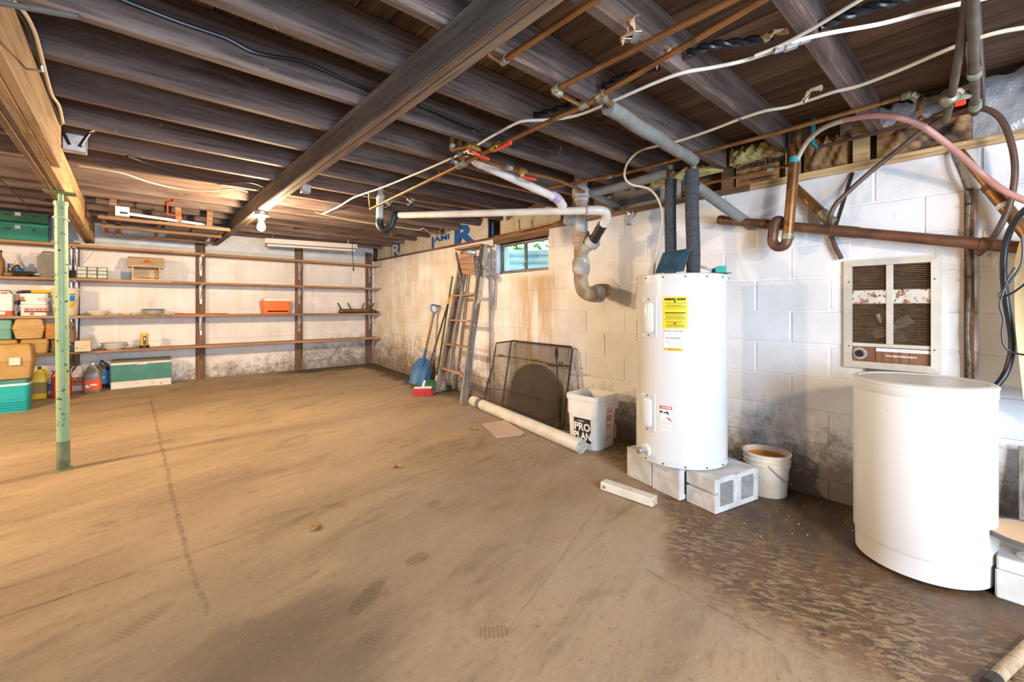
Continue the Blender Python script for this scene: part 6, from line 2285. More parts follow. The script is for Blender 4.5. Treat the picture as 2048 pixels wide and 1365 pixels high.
broom(846, 792, 901, 592, 'black', 'red_bristle', .26, .085, 'broom with bright red bristles standing before the blue shovel', 'cream_plastic', 'yellow', rot=-.55)
broom(872, 777, 905, 553, 'dark_green', 'green_bristle', .40, .075, 'broom with dark green bristles behind the ladder foot', 'green_bristle', None, rot=-1.2)

# ================================================================== CAST IRON SOIL STACK
S = at(1162, 450, d=3.45)
SX, SY = S.x, S.y
o = thing('soil_stack', 'old cast iron soil stack bending into the white wall', 'pipe', V((SX, SY, 1.25)))
zz = lambda v: CAMZ + (HY - v) / F * 3.45
ax = lambda z_: V((SX, SY, z_))
mb = MB(); mb.tube([ax(2.30), ax(zz(545))], .052, 28); mb.build('stack_pipe', M['iron'], o)
mb = MB()
for v0, v1, r_ in ((380, 396, .070), (398, 404, .060), (464, 470, .066)):
    mb.tube([ax(zz(v0)), ax(zz(v1))], r_, 28)
mb.build('hub', M['iron'], o)
mb = MB(); mb.tube([ax(zz(466)), ax(zz(488))], [.068, .066], 28); mb.tube([ax(zz(488)), ax(zz(520))], [.058, .056], 28); mb.build('wye_body', M['iron_brown'], o)
mb = MB(); mb.tube([ax(zz(517)), ax(zz(526)), ax(zz(543)), ax(zz(549))], [.060, .072, .070, .060], 28); mb.build('lower_hub', M['iron'], o)
e0 = ax(zz(546)); wall_p = at(1216, 581, x=XW + .01)
mb = MB(); mb.tube(cr([e0, e0 - V((0, 0, .07)), V((SX + .035, SY + .0, zz(582))), V((SX + .12, SY - .02, zz(590))), wall_p + V((-.12, .02, -.005)), wall_p], 6), .056, 28)
mb.build('elbow', M['iron_brown'], o)
mb = MB(); mb.tube([V((SX + .12, SY - .02, zz(588))), V((SX + .20, SY - .03, zz(587)))], [.066, .074], 28); mb.build('elbow_hub', M['iron'], o)
# cleanout and branch
br = at(1184, 486, d=3.36)
mb = MB(); mb.tube([ax(zz(512)), ax(zz(505)) + (br - ax(zz(505))) * .4, br], [.038, .042, .046], 20); mb.tube([br - (br - ax(zz(510))).normalized() * .02, br + (br - ax(zz(510))).normalized() * .03], .058, 20); mb.build('branch', M['iron'], o)
mb = MB(); q = ax(zz(442)); mb.tube([q, q + V((-.06, .09, .02))], [.040, .052], 18); mb.tube([q + V((-.06, .09, .02)), q + V((-.075, .112, .025))], [.05, .04], 18); mb.build('cleanout', M['iron'], o)
# wall patch collar
mb = MB(MX.Identity(4))
rn = random.Random(8)
ring = []
for i in range(20):
    a = 2 * math.pi * i / 20
    ring.append(V((XW + .002, wall_p.y - .02 + .12 * math.cos(a) * (1 + .15 * rn.uniform(-1, 1)), wall_p.z + .10 * math.sin(a) * (1 + .15 * rn.uniform(-1, 1)))))
mb.loft([ring, [p + V((-.014, 0, 0)) for p in [wall_p + (q_ - wall_p) * .8 for q_ in ring]]])
tag(mb.build('mortar_collar', M['painted_cmu'], None, 50), 'rough painted mortar collar round the soil stack outlet', 'mortar')

# ================================================================== WHITE PLASTIC DRAIN with black trap
o = thing('drain_line', 'long white plastic drain run with a black trap under the joists', 'pipe', at(762, 440, d=3.9))
dT = 3.9
t0, t1, t2 = at(762, 378, d=dT), at(760, 395, d=dT), at(759, 440, d=dT)
mb = MB(); mb.tube([t0 + V((0, 0, .05)), t1], .026, 20); mb.tube([t1, t2], .031, 20); mb.tube([at(761, 390, d=dT), at(760.5, 396, d=dT)], .037, 20); mb.build('riser', M['pvc'], o)
U = [t2, at(759, 450, d=dT), at(765, 459, d=dT), at(774, 459, d=dT), at(783, 450, d=dT), at(786, 438, d=dT), at(790, 431, d=dT), at(797, 431, d=dT)]
mb = MB(); mb.tube(cr(U, 6), .035, 20); mb.build('trap', M['rubber'], o)
h0, h1 = at(796, 431, d=dT), at(1192, 421, d=3.10)
mb = MB(); mb.tube([h0, h1], .0285, 22); mb.build('run', M['pvc'], o)
dr_ = (h1 - h0).normalized()
mb = MB(); mb.tube([h0 + dr_ * .0, h0 + dr_ * .02], .0305, 20); mb.tube([t2 + V((0, 0, .0)), t2 + V((0, 0, .016))], .0325, 20); mb.build('glue_ring', M['teal'], o)
E0 = [at(1175, 421.5, d=3.11), at(1196, 421, d=3.10), at(1209, 424, d=3.11), at(1213, 433, d=3.14), at(1209, 445, d=3.18), at(1205, 452, d=3.20)]
mb = MB(); mb.tube(cr(E0, 6), .034, 22); mb.build('elbow', M['pvc'], o)
mb = MB(); mb.tube([at(1174, 421.5, d=3.11), at(1178, 421.5, d=3.11)], .0355, 22); mb.build('primer_ring', M['purple'], o)
mb = MB(); mb.tube([at(1206, 449, d=3.19), at(1187, 481, d=3.33)], .037, 22); rb = mb.build('rubber_coupling', M['rubber'], o)
mb = MB(); mb.tube([at(1200, 459, d=3.24), at(1198, 462, d=3.25)], .039, 20); mb.tube([at(1192, 473, d=3.29), at(1190, 476, d=3.30)], .039, 20); mb.build('clamp', M['dark_metal'], rb)
# second white drain
o = thing('drain_line', 'shorter white plastic drain dropping towards the soil stack', 'pipe', at(945, 300, d=2.75))
a, b_ = at(957, 326, d=2.72), at(1108, 394, d=3.12)
mb = MB(); mb.tube([a, b_], .0285, 20); mb.build('run', M['pvc'], o)
mb = MB(); mb.tube(cr([at(942, 285, d=2.62), at(945, 303, d=2.64), at(950, 319, d=2.69), at(963, 329, d=2.73)], 6), .032, 20); mb.build('upper_elbow', M['white_plastic'], o)
mb = MB(); mb.tube(cr([at(1104, 392, d=3.12), at(1113, 396, d=3.14), at(1120, 404, d=3.17), at(1126, 414, d=3.20)], 6), .035, 20); mb.build('lower_elbow', M['pvc'], o)
mb = MB(); mb.tube(cr([at(1105, 392, d=3.118), at(1113, 396, d=3.138), at(1117, 400.5, d=3.155)], 6), .0362, 20); mb.build('primer_ring', M['purple'], o)

# ================================================================== COPPER SUPPLY LINES


def run(label, pts, r=.011, m='copper', fittings=(), smooth=0, parts=(), name='copper_pipe', cat='pipe'):
    o = thing(name, label, cat, pts[0])
    mb = MB(); mb.tube(cr(pts, smooth) if smooth else pts, r, 12); mb.build('pipe', M[m], o)
    for p, q in fittings:
        mb = MB(); mb.tube([p, q], r * 1.38, 12); mb.build('fitting', M['verdigris'], o)
    return o


def valve(o, p, d_, style, wheel=V((0, 0, -1)), s=1.0):
    d_ = V(d_).normalized()
    mb = MB(); mb.tube([p - d_ * .035 * s, p - d_ * .022 * s, p - d_ * .02 * s, p + d_ * .02 * s, p + d_ * .022 * s, p + d_ * .035 * s], [.018 * s, .018 * s, .022 * s, .022 * s, .018 * s, .018 * s], 12)
    mb.tube([p, p + wheel * .04 * s], [.014 * s, .010 * s], 10)
    vb = mb.build('valve', M['brass'] if style != 'old' else M['verdigris'], o)
    if style == 'lever':
        mb = MB()
        e = p + wheel * .035 * s
        mb.tube([e, e + d_ * .03 * s + wheel * .006, e + d_ * .115 * s + wheel * .004], [.007, .009, .011], 8)
        mb.build('lever', M['red_paint'], vb)
    else:
        mb = MB()
        e = p + wheel * .05 * s
        a_ = wheel.orthogonal().normalized(); b__ = wheel.cross(a_)
        mb.tube([e + a_ * .026 * s * (1 + .08 * math.cos(6 * t)) * math.cos(t) + b__ * .026 * s * (1 + .08 * math.cos(6 * t)) * math.sin(t) for t in [i * math.pi / 12 for i in range(24)]], .006 * s, 6, closed=True)
        for k in range(3):
            t = k * math.pi / 3
            mb.tube([e + a_ * .026 * s * math.cos(t) + b__ * .026 * s * math.sin(t), e - a_ * .026 * s * math.cos(t) - b__ * .026 * s * math.sin(t)], .004 * s, 6)
        mb.tube([p + wheel * .03 * s, e + wheel * .006], .005 * s, 6)
        mb.build('hand_wheel', M['black'], vb)
    return vb


zc = 2.105
# A: along the joists beside the timber beam
a0, a1 = at(1003, 124, z=zc), V((at(1003, 124, z=zc).x, -2.0, zc))
run('copper pipe hung under the joists next to the timber beam', [at(975, 108, z=zc + .01), a0, a0 + (a1 - a0) * 1.0], .012, 'copper', [(a0, a0 + V((0, -.03, 0)))])
# B
b0 = at(1107, 181, z=zc); b1 = V((b0.x + .03, -2.0, zc)); b2 = at(1166, 214, z=zc - .03)
run('bright copper pipe with an elbow meeting the long supply line', [b1, b0, b2], .012, 'copper', [(b0 + V((0, -.03, 0)), b0), (b0, b0 + (b2 - b0) * .25), (b2 - (b2 - b0) * .15, b2)])
# C: main supply, sagging from the trap to the front
C = [at(738, 385, z=2.12), at(741, 418, z=2.00), at(945, 318, z=2.0), at(1000, 290, z=2.02), at(1120, 233, z=2.05), at(1166, 214, z=2.065), at(1203, 190, z=2.07), at(1480, 27, z=2.085), at(1545, -12, z=2.09)]
o = run('long copper supply line from the black trap to the ceiling corner', C, .0115, 'copper', [(C[5] + (C[4] - C[5]) * .12, C[5] + (C[6] - C[5]) * .25), (C[6] + (C[5] - C[6]) * .2, C[6] + (C[7] - C[6]) * .03)])
dC = (C[3] - C[2]).normalized()
valve(o, at(923, 328, z=2.0), dC, 'old', V((-.5, .3, .15)).normalized(), 1.15)
valve(o, at(778, 403, z=2.0), dC, 'old', V((0, 0, -1)), 1.0)
valve(o, at(992, 294, z=2.015), dC, 'lever', V((-.2, -.2, -.3)).normalized(), 1.0)
# D: short branch to the grey sleeve
d0, d1 = at(1203, 192, z=2.07), at(1222, 212, z=2.07)
run('short copper stub entering the grey foam sleeve under the joists', [d0, d1, d1 + (d1 - d0)], .012, 'copper', [(d0, d0 + (d1 - d0) * .4)])
g0, g1 = at(1216, 215, z=2.065), at(1388, 322, z=2.065)
o = thing('pipe_sleeve', 'long grey foam pipe sleeve running under a joist to the heater', 'pipe insulation', g0, 'grey foam sleeves')
mb = MB(); mb.tube([g0 + (g1 - g0) * k / 8 + V((0, 0, .004 * math.sin(k * 2))) for k in range(9)], .034, 20); mb.build('foam', M['foam_grey'], o)
mb = MB(); mb.tube([g1, g1 - V((0, 0, .06))], .012, 10); mb.build('drop', M['verdigris'], o)
g0, g1 = at(1182, 387, z=2.06), at(1336, 346, z=2.06)
o = thing('pipe_sleeve', 'grey-brown foam pipe sleeve running above the cream panel', 'pipe insulation', g0, 'grey foam sleeves')
mb = MB(); mb.tube([g0 + (g1 - g0) * k / 8 + V((0, 0, -.006 * math.sin(k * .4))) for k in range(9)], .034, 20); mb.build('foam', M['foam_grey'], o)
g0, g1 = at(1180, 386, z=2.06), at(1240, 417, z=2.04)
o = thing('pipe_sleeve', 'short grey foam pipe sleeve ending at the wall top near the soil stack', 'pipe insulation', g0, 'grey foam sleeves')
mb = MB(); mb.tube([g0, g1], .030, 20); mb.build('foam', M['foam_grey'], o)
g0, g1 = at(1392, 372, d=2.72), at(1502, 452, x=XW - .01)
o = thing('pipe_sleeve', 'grey foam pipe sleeve slanting down behind the copper drain', 'pipe insulation', g0, 'grey foam sleeves')
mb = MB(); mb.tube([g0, g1], .034, 20); mb.build('foam', M['foam_grey'], o)
# E: long pipe along the heater wall
e = [at(1060, 383, z=2.09), at(1240, 349, z=2.095), at(1560, 264, z=2.10), at(1822, 189, z=2.10), at(1840, 193, z=2.09), at(1838, 226, z=1.99)]
o = run('long copper pipe running along above the heater wall', e, .0115, 'copper', [(e[3] - (e[3] - e[2]) * .06, e[3]), (e[3], e[4] + V((0, 0, -.02)))])
mb = MB(); q0 = at(1212, 355, z=2.095); mb.tube([q0, q0 + (e[2] - e[1]).normalized() * .05], .014, 12); mb.build('coupling', M['galv'], o)
# supply elbow group above the short drain
P = [at(904, 276, z=2.13), at(905, 300, z=2.04), at(936, 292, z=2.04), at(958, 302, z=2.03), at(964, 318, z=2.02)]
o = run('copper bend with a brass valve over the short white drain', P, .0125, 'copper', [(P[1] + V((0, 0, .03)), P[1])], 0)
valve(o, at(946, 296, z=2.04), (P[3] - P[2]), 'lever', V((-.4, -.2, -.4)).normalized(), 1.1)
P = [at(919, 283, z=2.13), at(921, 316, z=2.02), at(940, 313, z=2.02), at(1010, 336, z=2.03), at(1060, 347, z=2.04), at(1100, 356, z=2.05), at(1135, 368, z=2.06), at(1172, 387, z=2.06)]
o = run('lower copper bend feeding the curved line towards the soil stack', P, .0125, 'copper', [(P[1] + V((0, 0, .03)), P[1])], 5)
valve(o, at(1044, 342, z=2.035), (P[4] - P[3]), 'lever', V((.1, -.1, -1)).normalized(), 1.0)
mb = MB(); q0 = at(1014, 334, z=2.03); mb.tube([q0, q0 + (P[4] - P[3]).normalized() * .04], .016, 12); mb.build('coupling', M['galv'], o)
# thin lines along the dark joists
P = [at(878, 358, z=2.10), at(880, 343, z=2.12), at(890, 344, z=2.115), at(1085, 390, z=2.115)]
run('thin copper line along a dark joist behind the supply line', P, .009, 'copper')
P = [at(770, 383, z=2.12), at(806, 392, z=2.11), at(824, 399, z=2.11), at(960, 419, z=2.11)]
o = run('thin copper line with a hanging stop tap over the long drain', P, .009, 'copper')
valve(o, at(822, 399, z=2.11), (P[3] - P[2]), 'old', V((0, 0, -1)), 1.0)
P = [at(1040, 462, x=XW - .03), at(1150, 436, x=XW - .03)]
run('thin copper line above the small window', [at(1038, 440, x=XW - .03)] + P, .009, 'copper')
# I: line from the blue valve
P = [at(1373, 366, x=2.98), at(1368, 373, x=2.96), at(1372, 376, x=2.98), at(1535, 341, x=3.04), at(1575, 332, x=3.05), at(1578, 300, x=3.05)]
o = run('copper line with a blue valve in front of the lettered insulation', P, .010, 'copper', [(P[3], P[3] + (P[4] - P[3]) * .3)])
mb = MB(); q = P[0]; mb.tube([q - V((.0, -.03, -.015)), q + V((0, 0, .01))], .014, 10); mb.box(q + V((-.01, -.01, .035)), (.02, .05, .045), bev=.008); mb.build('valve', M['blue_valve'], o)
# J: dark line + blue tube
P = [at(1627, 258, x=3.06), at(1626, 290, x=3.05), at(1640, 294, x=3.05), at(1830, 247, x=3.05), at(1945, 222, x=3.05)]
o = run('dark thin pipe crossing in front of the kraft insulation', P[1:], .010, 'hose_brown', [(P[4], P[4] + (P[3] - P[4]) * .06)])
mb = MB(); mb.tube([at(1627, 236, x=3.05), at(1626, 268, x=3.05), at(1626, 288, x=3.05), at(1636, 295, x=3.05)], .012, 10)
tag(mb.build('blue_tube', M['cyan_patina']), 'bright blue painted stub pipe on the rim above the drains', 'pipe')
# K, L: dark vertical pipes by the last joist
K = [at(1944, -30, z=2.06), at(1948, 120, z=2.06), at(1950, 215, z=2.05), at(1950, 226, x=3.05)]
run('dark corroded pipe running under the joist by the foil', K, .016, 'pipe_dark', [(K[1] + (K[2] - K[1]) * .2, K[1] + (K[2] - K[1]) * .28), (K[2] - (K[2] - K[1]) * .12, K[2])])
Lp = [at(1938, -20, z=2.09), at(1920, 100, z=2.07), at(1902, 200, z=2.03), at(1890, 245, z=1.96)]
o = run('dark pipe with a red-tagged valve slanting to the wall', Lp, .014, 'pipe_dark', [])
q = at(1900, 198, z=2.03)
mb = MB(); mb.ball(q, .034, 12); mb.tube([q, q + V((.06, -.05, .02))], .018, 10); vb = mb.build('valve', M['verdigris'], o)
mb = MB(); mb.box(q + V((-.02, -.03, -.035)), (.012, .035, .022), bev=.005); mb.build('tag', M['red_paint'], vb)
mb = MB(); mb.tube([q + V((-.03, 0, .02)), q + V((-.02, -.03, .022)), q + V((.01, -.035, .02))], .009, 8); mb.build('tape', M['cream_cable'], vb)
mb = MB(); q = at(1925, 182, x=3.02); mb.tube([q, q + V((0, -.07, .01))], .026, 12)
tag(mb.build('white_fitting', M['white_plastic']), 'white plastic fitting behind the dark pipes at the last joist', 'fitting')

# ================================================================== COPPER DRAIN on the heater wall
XD = 3.03
o = thing('copper_drain', 'big copper drain line with a trap across the white wall', 'pipe', at(1437, 440, x=XD))
m0, m1 = at(1437, 440, x=XD), at(2090, 500, x=XD)
mb = MB(); mb.tube([m0, m1], .0285, 24); mb.build('main_run', M['copper_dark'], o)
md = (m1 - m0).normalized()
for u, w in ((1440, .02), (1525, .03), (1665, .13), (1975, .03)):
    c = m0 + md * ((at(u, 445, x=XD) - m0).dot(md))
    mb = MB(); mb.tube([c, c + md * w], .0325, 24); mb.build('coupling', M['copper_dark'], o)
T = [at(1566, 446, x=XD), at(1556, 441, x=XD - .05), at(1549, 449, x=XD - .07), at(1546, 470, x=XD - .08), at(1545, 482, x=XD - .08), at(1551, 492, x=XD - .08), at(1561, 494, x=XD - .08), at(1571, 489, x=XD - .08), at(1575, 477, x=XD - .08)]
mb = MB(); mb.tube(cr(T, 6), .029, 20); mb.build('trap', M['copper_dark'], o)
V0, V1 = at(1575, 480, x=XD - .08), at(1594, 262, x=XD - .02)
mb = MB(); mb.tube([V0, V1], .0285, 24); mb.build('standpipe', M['copper'], o)
q = V0 + (V1 - V0) * .70
mb = MB(); mb.tube([q, q + (V1 - V0).normalized() * .035], .031, 20); mb.build('hose_clamp', M['teal'], o)
mb = MB(); mb.tube([V0 + (V1 - V0) * .0, V0 + (V1 - V0) * .05], .0325, 20); mb.build('solder_ring', M['verdigris'], o)
D0, D1 = at(1590, 376, x=XW - .01), at(1664, 446, x=XD)
mb = MB(); mb.tube([D0, D1], .0285, 22); mb.build('branch', M['copper'], o)
mb = MB(); dd_ = (D1 - D0).normalized(); mb.tube([D1 - dd_ * .09, D1 + dd_ * .005], .033, 20); mb.build('branch_hub', M['verdigris'], o)
R0, R1 = at(1920, 303, x=XW - .02), at(2062, 478, x=XD - .03)
mb = MB(); mb.tube([R0, R0 + (R1 - R0) * .45], .018, 20); mb.tube([R0 + (R1 - R0) * .44, R1], .026, 20); mb.build('upper_branch', M['copper'], o)
mb = MB(); mb.tube([R0 + (R1 - R0) * .42, R0 + (R1 - R0) * .47], .028, 20); mb.build('reducer', M['copper_dark'], o)
mb = MB(); mb.tube([R0 + (R1 - R0) * .63, R0 + (R1 - R0) * .67], .0268, 20); mb.build('pipe_sticker', M['label_white'], o)
# perforated strap
a, b_ = at(1705, 345, x=XW - .012), at(1672, 450, x=XD)
o = thing('pipe_strap', 'perforated metal hanger strap holding the copper drain', 'strap', b_)
d = (b_ - a).normalized()
mm = axes((a + b_) / 2, d, V((0, 1, 0)) - d * d.y)
mb = MB(mm); mb.box((0, 0, 0), ((b_ - a).length, .020, .002)); mb.build('strap', M['dark_metal'], o, flat=True)
mb = MB(mm)
for k in range(14):
    x_ = (b_ - a).length * (-.46 + .92 * k / 13)
    for y_ in (-.005, .005):
        mb.cyl((x_, y_, -.0018), (x_, y_, .0018), .0024, seg=8)
mb.build('holes', M['brass'], o)
# hoses
P = [at(u, v, x=x_) for u, v, x_ in ((1592, 332, XD - .04), (1598, 312, XD - .05), (1615, 283, 2.90), (1645, 257, 2.80), (1690, 240, 2.73))]
P2 = [at(u, v, x=x_) for u, v, x_ in ((1690, 240, 2.73), (1740, 232, 2.70), (1790, 234, 2.70), (1840, 250, 2.74), (1900, 293, 2.84), (1960, 345, XD - .06), (2010, 383, XD - .05), (2070, 410, XD - .04))]
o = thing('hose', 'pink hose arching over the wall from the copper standpipe', 'hose', P[0])
mb = MB(); mb.tube(cr(P + P2[1:2], 6)[:-6], .0135, 14); mb.build('clear_end', M['hose_clear'], o)
mb = MB(); mb.tube(cr(P2, 6), .014, 14); mb.build('hose', M['hose_pink'], o)
P = [at(u, v, x=x_) for u, v, x_ in ((1683, 518, XW - .03), (1670, 492, XW - .03), (1660, 462, XW - .04), (1659, 440, XD - .05), (1668, 415, XD - .06), (1690, 390, XD - .05), (1740, 345, XD - .03), (1800, 297, XD - .02), (1850, 258, XD - .02), (1900, 232, XD - .03), (1960, 217, XD - .04), (2000, 236, XD - .04), (2022, 285, XD - .04), (2030, 340, XD - .04), (2022, 400, XD - .04), (2002, 450, XD - .04), (1975, 492, XD - .0), (1957, 509, XD + .04))]
mb = MB(); mb.tube(cr(P, 6), .0125, 14)
tag(mb.build('hose', M['hose_brown']), 'long brown hose looping from the drain up past the foil', 'hose')
# black hose and thin wires at the edge
P = [at(u, v, x=x_) for u, v, x_ in ((2075, 405, 2.86), (2048, 422, 2.87), (2026, 450, 2.90), (2011, 490, 2.93), (2007, 540, 2.95), (2012, 600, 2.97), (2022, 660, 2.98), (2024, 700, 2.98), (2012, 745, 2.97), (1990, 776, 2.94))]
mb = MB(); mb.tube(cr(P, 6), .0125, 14)
tag(mb.build('hose', M['black_cable']), 'thick black hose dropping behind the white tank', 'hose')
P = [at(u, v, x=2.9) for u, v in ((2044, 470), (2046, 505), (2040, 535), (2015, 570), (1999, 590), (2005, 595), (2030, 583), (2060, 560))]
mb = MB(); mb.tube(cr(P, 6), .0042, 8)
tag(mb.build('wire', M['black_cable']), 'thin black wire looped across the thick black hose', 'wire')
P = [at(u, v, x=2.9) for u, v in ((2030, 535), (2018, 555), (2005, 590), (2000, 612), (2007, 640), (2004, 665), (2008, 690), (2024, 705), (2060, 712))]
mb = MB(); mb.tube(cr(P, 6), .0042, 8)
tag(mb.build('wire', M['black_cable']), 'thin black wire hanging down beside the thick black hose', 'wire')

# ================================================================== CABLES under the ceiling
zk = 2.122


def cable(label, uv, r, m, z=None, y=None, name='cable', n=6):
    pts = [at(q[0], q[1], z=(q[2] if len(q) > 2 else z)) if y is None else at(q[0], q[1], y=y) for q in uv]
    mb = MB(); mb.tube(cr(pts, n), r, 8)
    return tag(mb.build(name, M[m]), label, 'cable')


o = thing('cable', 'long white cable stretched from the far joists to the heater side', 'cable', at(930, 305, z=zk))
pts = [at(u, v, z=zk) for u, v in ((640, 428), (648, 427), (676, 414), (704, 397), (730, 387), (770, 373), (850, 340), (932, 303), (985, 272), (1030, 248), (1050, 242), (1090, 240), (1130, 236), (1180, 222), (1300, 170), (1365, 146), (1420, 136), (1490, 121), (1570, 94))]
mb = MB(); mb.tube(cr(pts, 5), .0075, 8); mb.build('wire', M['white_cable'], o)
pts = [at(u, v, z=zk - .004) for u, v in ((1570, 92), (1600, 80), (1660, 66), (1760, 48), (1860, 22), (1980, -6))]
mb = MB(); mb.tube(cr(pts, 5), .0075, 8); mb.build('wire', M['white_metal'], o)
q = at(1583, 90, z=zk - .006)
mb = MB(axes(q, at(1600, 84, z=zk) - q, V((0, 0, 1)))); mb.box((0, 0, 0), (.05, .03, .03), bev=.005); mb.box((-.04, 0, 0), (.04, .02, .02), bev=.004); mb.box((.045, 0, 0), (.04, .02, .02), bev=.004); mb.build('splice', M['galv'], o)
cable('white cable end crossing the splice to the ceiling edge', [(1510, 112), (1560, 92), (1620, 60), (1690, 18), (1740, -12)], .0065, 'white_cable', zk - .008)
o = thing('cable', 'cream cable with blue tape looping down to the heater top', 'cable', at(1248, 340, z=2.0))
pts = [at(1307, 546, d=2.7), at(1311, 510, d=2.76), at(1322, 455, d=2.84), at(1324, 425, d=2.88), at(1314, 395, d=2.92), at(1295, 377, d=2.95), at(1262, 369, d=2.95), at(1249, 352, d=2.93), at(1256, 325, d=2.88), at(1280, 302, d=2.82)]
pts[0].z = HZ + .006
pts += [at(u, v, z=zk - .0) for u, v in ((1320, 291), (1358, 282), (1420, 261), (1480, 238), (1530, 222), (1575, 214), (1620, 200), (1668, 184), (1720, 171), (1800, 140), (1900, 97), (1960, 75), (2010, 62), (2070, 52))]
mb = MB(); mb.tube(cr(pts, 5), .0075, 8); mb.build('wire', M['cream_cable'], o)
for u, v in ((1481, 238), (1668, 185)):
    a, b_ = at(u - 3, v + 1, z=zk), at(u + 3, v - 1, z=zk)
    mb = MB(); mb.tube([a, b_], .0095, 8); mb.build('tape', M['blue_print'], o)
# slack white cable toward the far corner
cable('thin cream cable sagging under the far joists beyond the trap', [(632, 425), (650, 430), (700, 440), (750, 448), (800, 455), (838, 460), (846, 457), (856, 464), (866, 470)], .006, 'cream_cable', 2.12)
# black cables along joist faces
yj = JY[11] - JT - .008
o = cable('black cable snaking along a joist face towards the timber beam', [(215, -12), (300, 22), (360, 45), (410, 62), (455, 78), (500, 102), (540, 112), (600, 122), (650, 142), (700, 165), (748, 186)], .0085, 'black_cable', y=yj)
yj2 = JY[10] - JT - .01
o = thing('cable_bundle', 'bundle of black cables on a joist beyond the timber beam', 'cable', at(950, 258, z=2.16))
for k, uv in enumerate((((826, 206), (860, 222), (900, 240), (940, 257), (980, 268), (1020, 280), (1060, 297), (1090, 305), (1112, 310), (1121, 300), (1123, 290)), ((830, 211), (870, 228), (915, 250), (945, 262), (975, 263), (1010, 279), (1045, 296)), ((838, 209), (880, 226), (920, 243), (950, 254), (985, 274), (1015, 286)))):
    pts = [at(u, v, z=2.155 - .006 * k) for u, v in uv]
    mb = MB(); mb.tube(cr(pts, 5), .0075, 8); mb.build('wire', M['black_cable'], o)


def twist(label, uv, z):
    pts = cr([at(u, v, z=z) for u, v in uv], 10)
    o = thing('twisted_cable', label, 'cable', pts[0], 'black twisted cables')
    for ph in (0, math.pi):
        q = []
        for i, p in enumerate(pts):
            d = (pts[min(i + 1, len(pts) - 1)] - pts[max(i - 1, 0)]).normalized()
            a_ = d.orthogonal().normalized()
            b__ = d.cross(a_)
            t = i * .55 + ph
            q.append(p + (V((0, 0, 1)) * math.cos(t) + d.cross(V((0, 0, 1))).normalized() * math.sin(t)) * .009)
        mb = MB(); mb.tube(q, .0105, 8); mb.build('strand', M['black_cable'], o)


twist('twisted black cable between the joists left of the splice', [(1068, 232), (1105, 222), (1145, 208), (1163, 204)], 2.19)
twist('twisted black cable passing through the joist above the grey sleeve', [(1204, 176), (1240, 156), (1280, 146), (1318, 132)], 2.19)
twist('twisted black cable between the two large joists', [(1376, 108), (1420, 92), (1480, 85), (1545, 75)], 2.19)
twist('twisted black cable at the ceiling edge beyond the splice', [(1640, 52), (1690, 32), (1750, 12), (1830, -8)], 2.19)
# grey and tan cables along the girder
cable('tan cable running down the girder beside its top edge', [(30, 5), (52, 30), (68, 62), (78, 95), (92, 150), (104, 190), (118, 212), (126, 246)], .0065, 'cream_cable', 2.125)
cable('dark cable running down the girder beside the tan one', [(22, 8), (44, 32), (60, 65), (72, 100), (88, 155), (98, 192), (112, 220), (122, 250)], .006, 'rubber', 2.128)
cable('thin tan wire sagging below the joists west of the bulb', [(158, 332), (200, 338), (250, 348), (300, 365), (360, 378), (420, 382), (470, 378), (495, 384)], .0055, 'cream_cable', 2.11)
cable('dark wire along a joist between girder and beam', [(255, 312), (290, 325), (340, 340), (400, 356), (450, 364), (500, 365), (528, 374)], .007, 'black_cable', 2.12)
cable('thin black wire drooping at the frame edge over the green boxes', [(-10, 352), (20, 378), (45, 402), (62, 420)], .005, 'black_cable', 2.11)
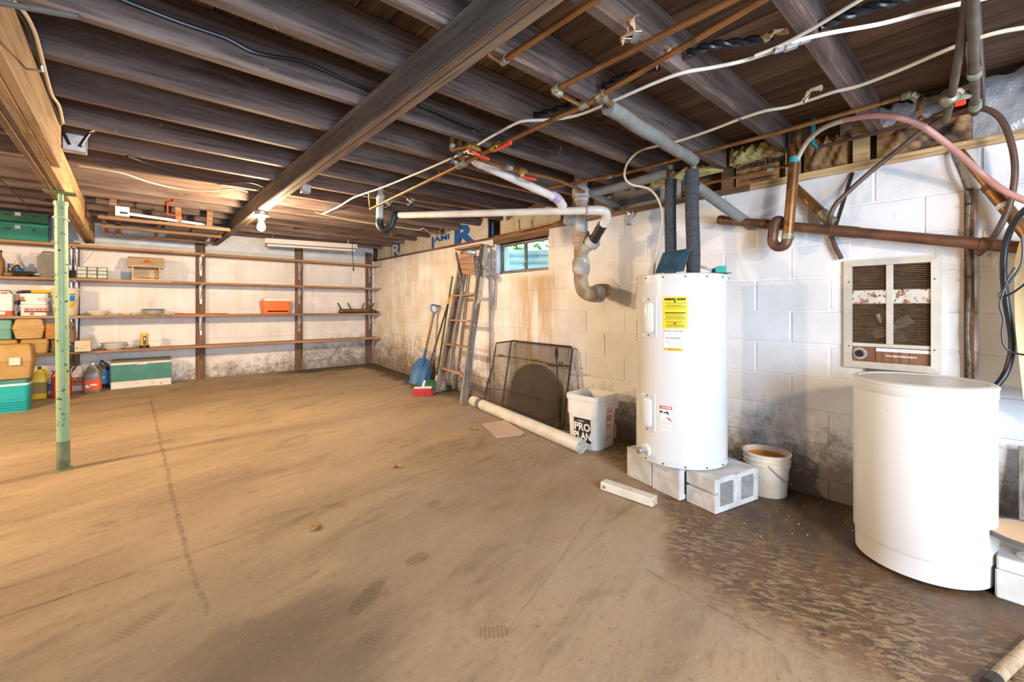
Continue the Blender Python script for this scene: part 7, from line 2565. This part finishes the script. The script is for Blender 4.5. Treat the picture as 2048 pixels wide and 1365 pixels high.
# junction box on the girder
q = at(150, 288, z=2.10)
o = thing('junction_box', 'galvanised junction box by the girder with two cables', 'junction box', q - V((0, 0, .05)))
mb = MB(); mb.box(q, (.10, .06, .10), bev=.004); mb.build('box', M['galv'], o)
mb = MB(); mb.tube([q + V((-.02, -.035, -.02)), q + V((-.05, -.05, .06)), q + V((-.08, -.10, .07))], .008, 8); mb.tube([q + V((.02, -.035, -.02)), q + V((.06, -.06, .06)), q + V((.10, -.12, .07))], .008, 8); mb.build('cable_end', M['black_cable'], o)
q = at(611, 378, x=.925)
mb = MB(); mb.box(q, (.06, .05, .06), bev=.004)
tag(mb.build('junction_box', M['galv']), 'small metal box on the beam side near the lit bulb', 'junction box')
# rods and nails
a, b_ = at(-8, 4, z=1.98), at(160, 34, z=1.98)
mb = MB(); mb.tube([a, b_], .0085, 10)
tag(mb.build('steel_rod', M['grey_metal']), 'thin steel rod crossing under the girder at the ceiling edge', 'rod')
a, b_ = at(51, 138, x=-.290), at(84, 142, x=-.215)
mb = MB(); mb.tube([a, b_, b_ + V((0, 0, .015))], .004, 8)
tag(mb.build('long_nail', M['galv']), 'long nail sticking out of the pale girder ply', 'nail')
# metal pipe hanger on the large joist
q = at(1272, 74, z=2.13)
o = thing('pipe_hanger', 'galvanised two-hole pipe hanger nailed to a large joist', 'hanger', q)
for dz, ry in ((0, .3), (-.03, -.3)):
    mb = MB(); mb.box(q + V((dz * .6, -dz, dz * .2)), (.05, .028, .003), rz=.9, ry=ry, bev=.001); mb.build('tab', M['galv'], o)
# torn paper flaps
for u, v, lb_ in ((1258, 45, 'torn kraft paper scrap on the first large joist'), (1330, 100, 'torn kraft paper strip along the first large joist'), (1620, 165, 'long torn paper flap hanging between large joists'), (1550, 55, 'torn paper flap at the twisted cable joist')):
    q = at(u, v, z=2.13)
    mb = MB(MX.Translation(q) @ MX.Rotation(u * .7, 4, 'Z'))
    L_ = .16 if u == 1620 else .10
    mb.grid(lambda s, t: ((s - .5) * L_, (t - .5) * .04 * (1 - .6 * s) + .01 * math.sin(s * 9), -.012 - .05 * s * s * (2.0 if u == 1620 else .6) + .010 * math.sin(s * 8 + t * 6)), 9, 4)
    tag(mb.build('paper_scrap', M['scrap'], None, 40), lb_, 'paper', 'torn paper scraps')
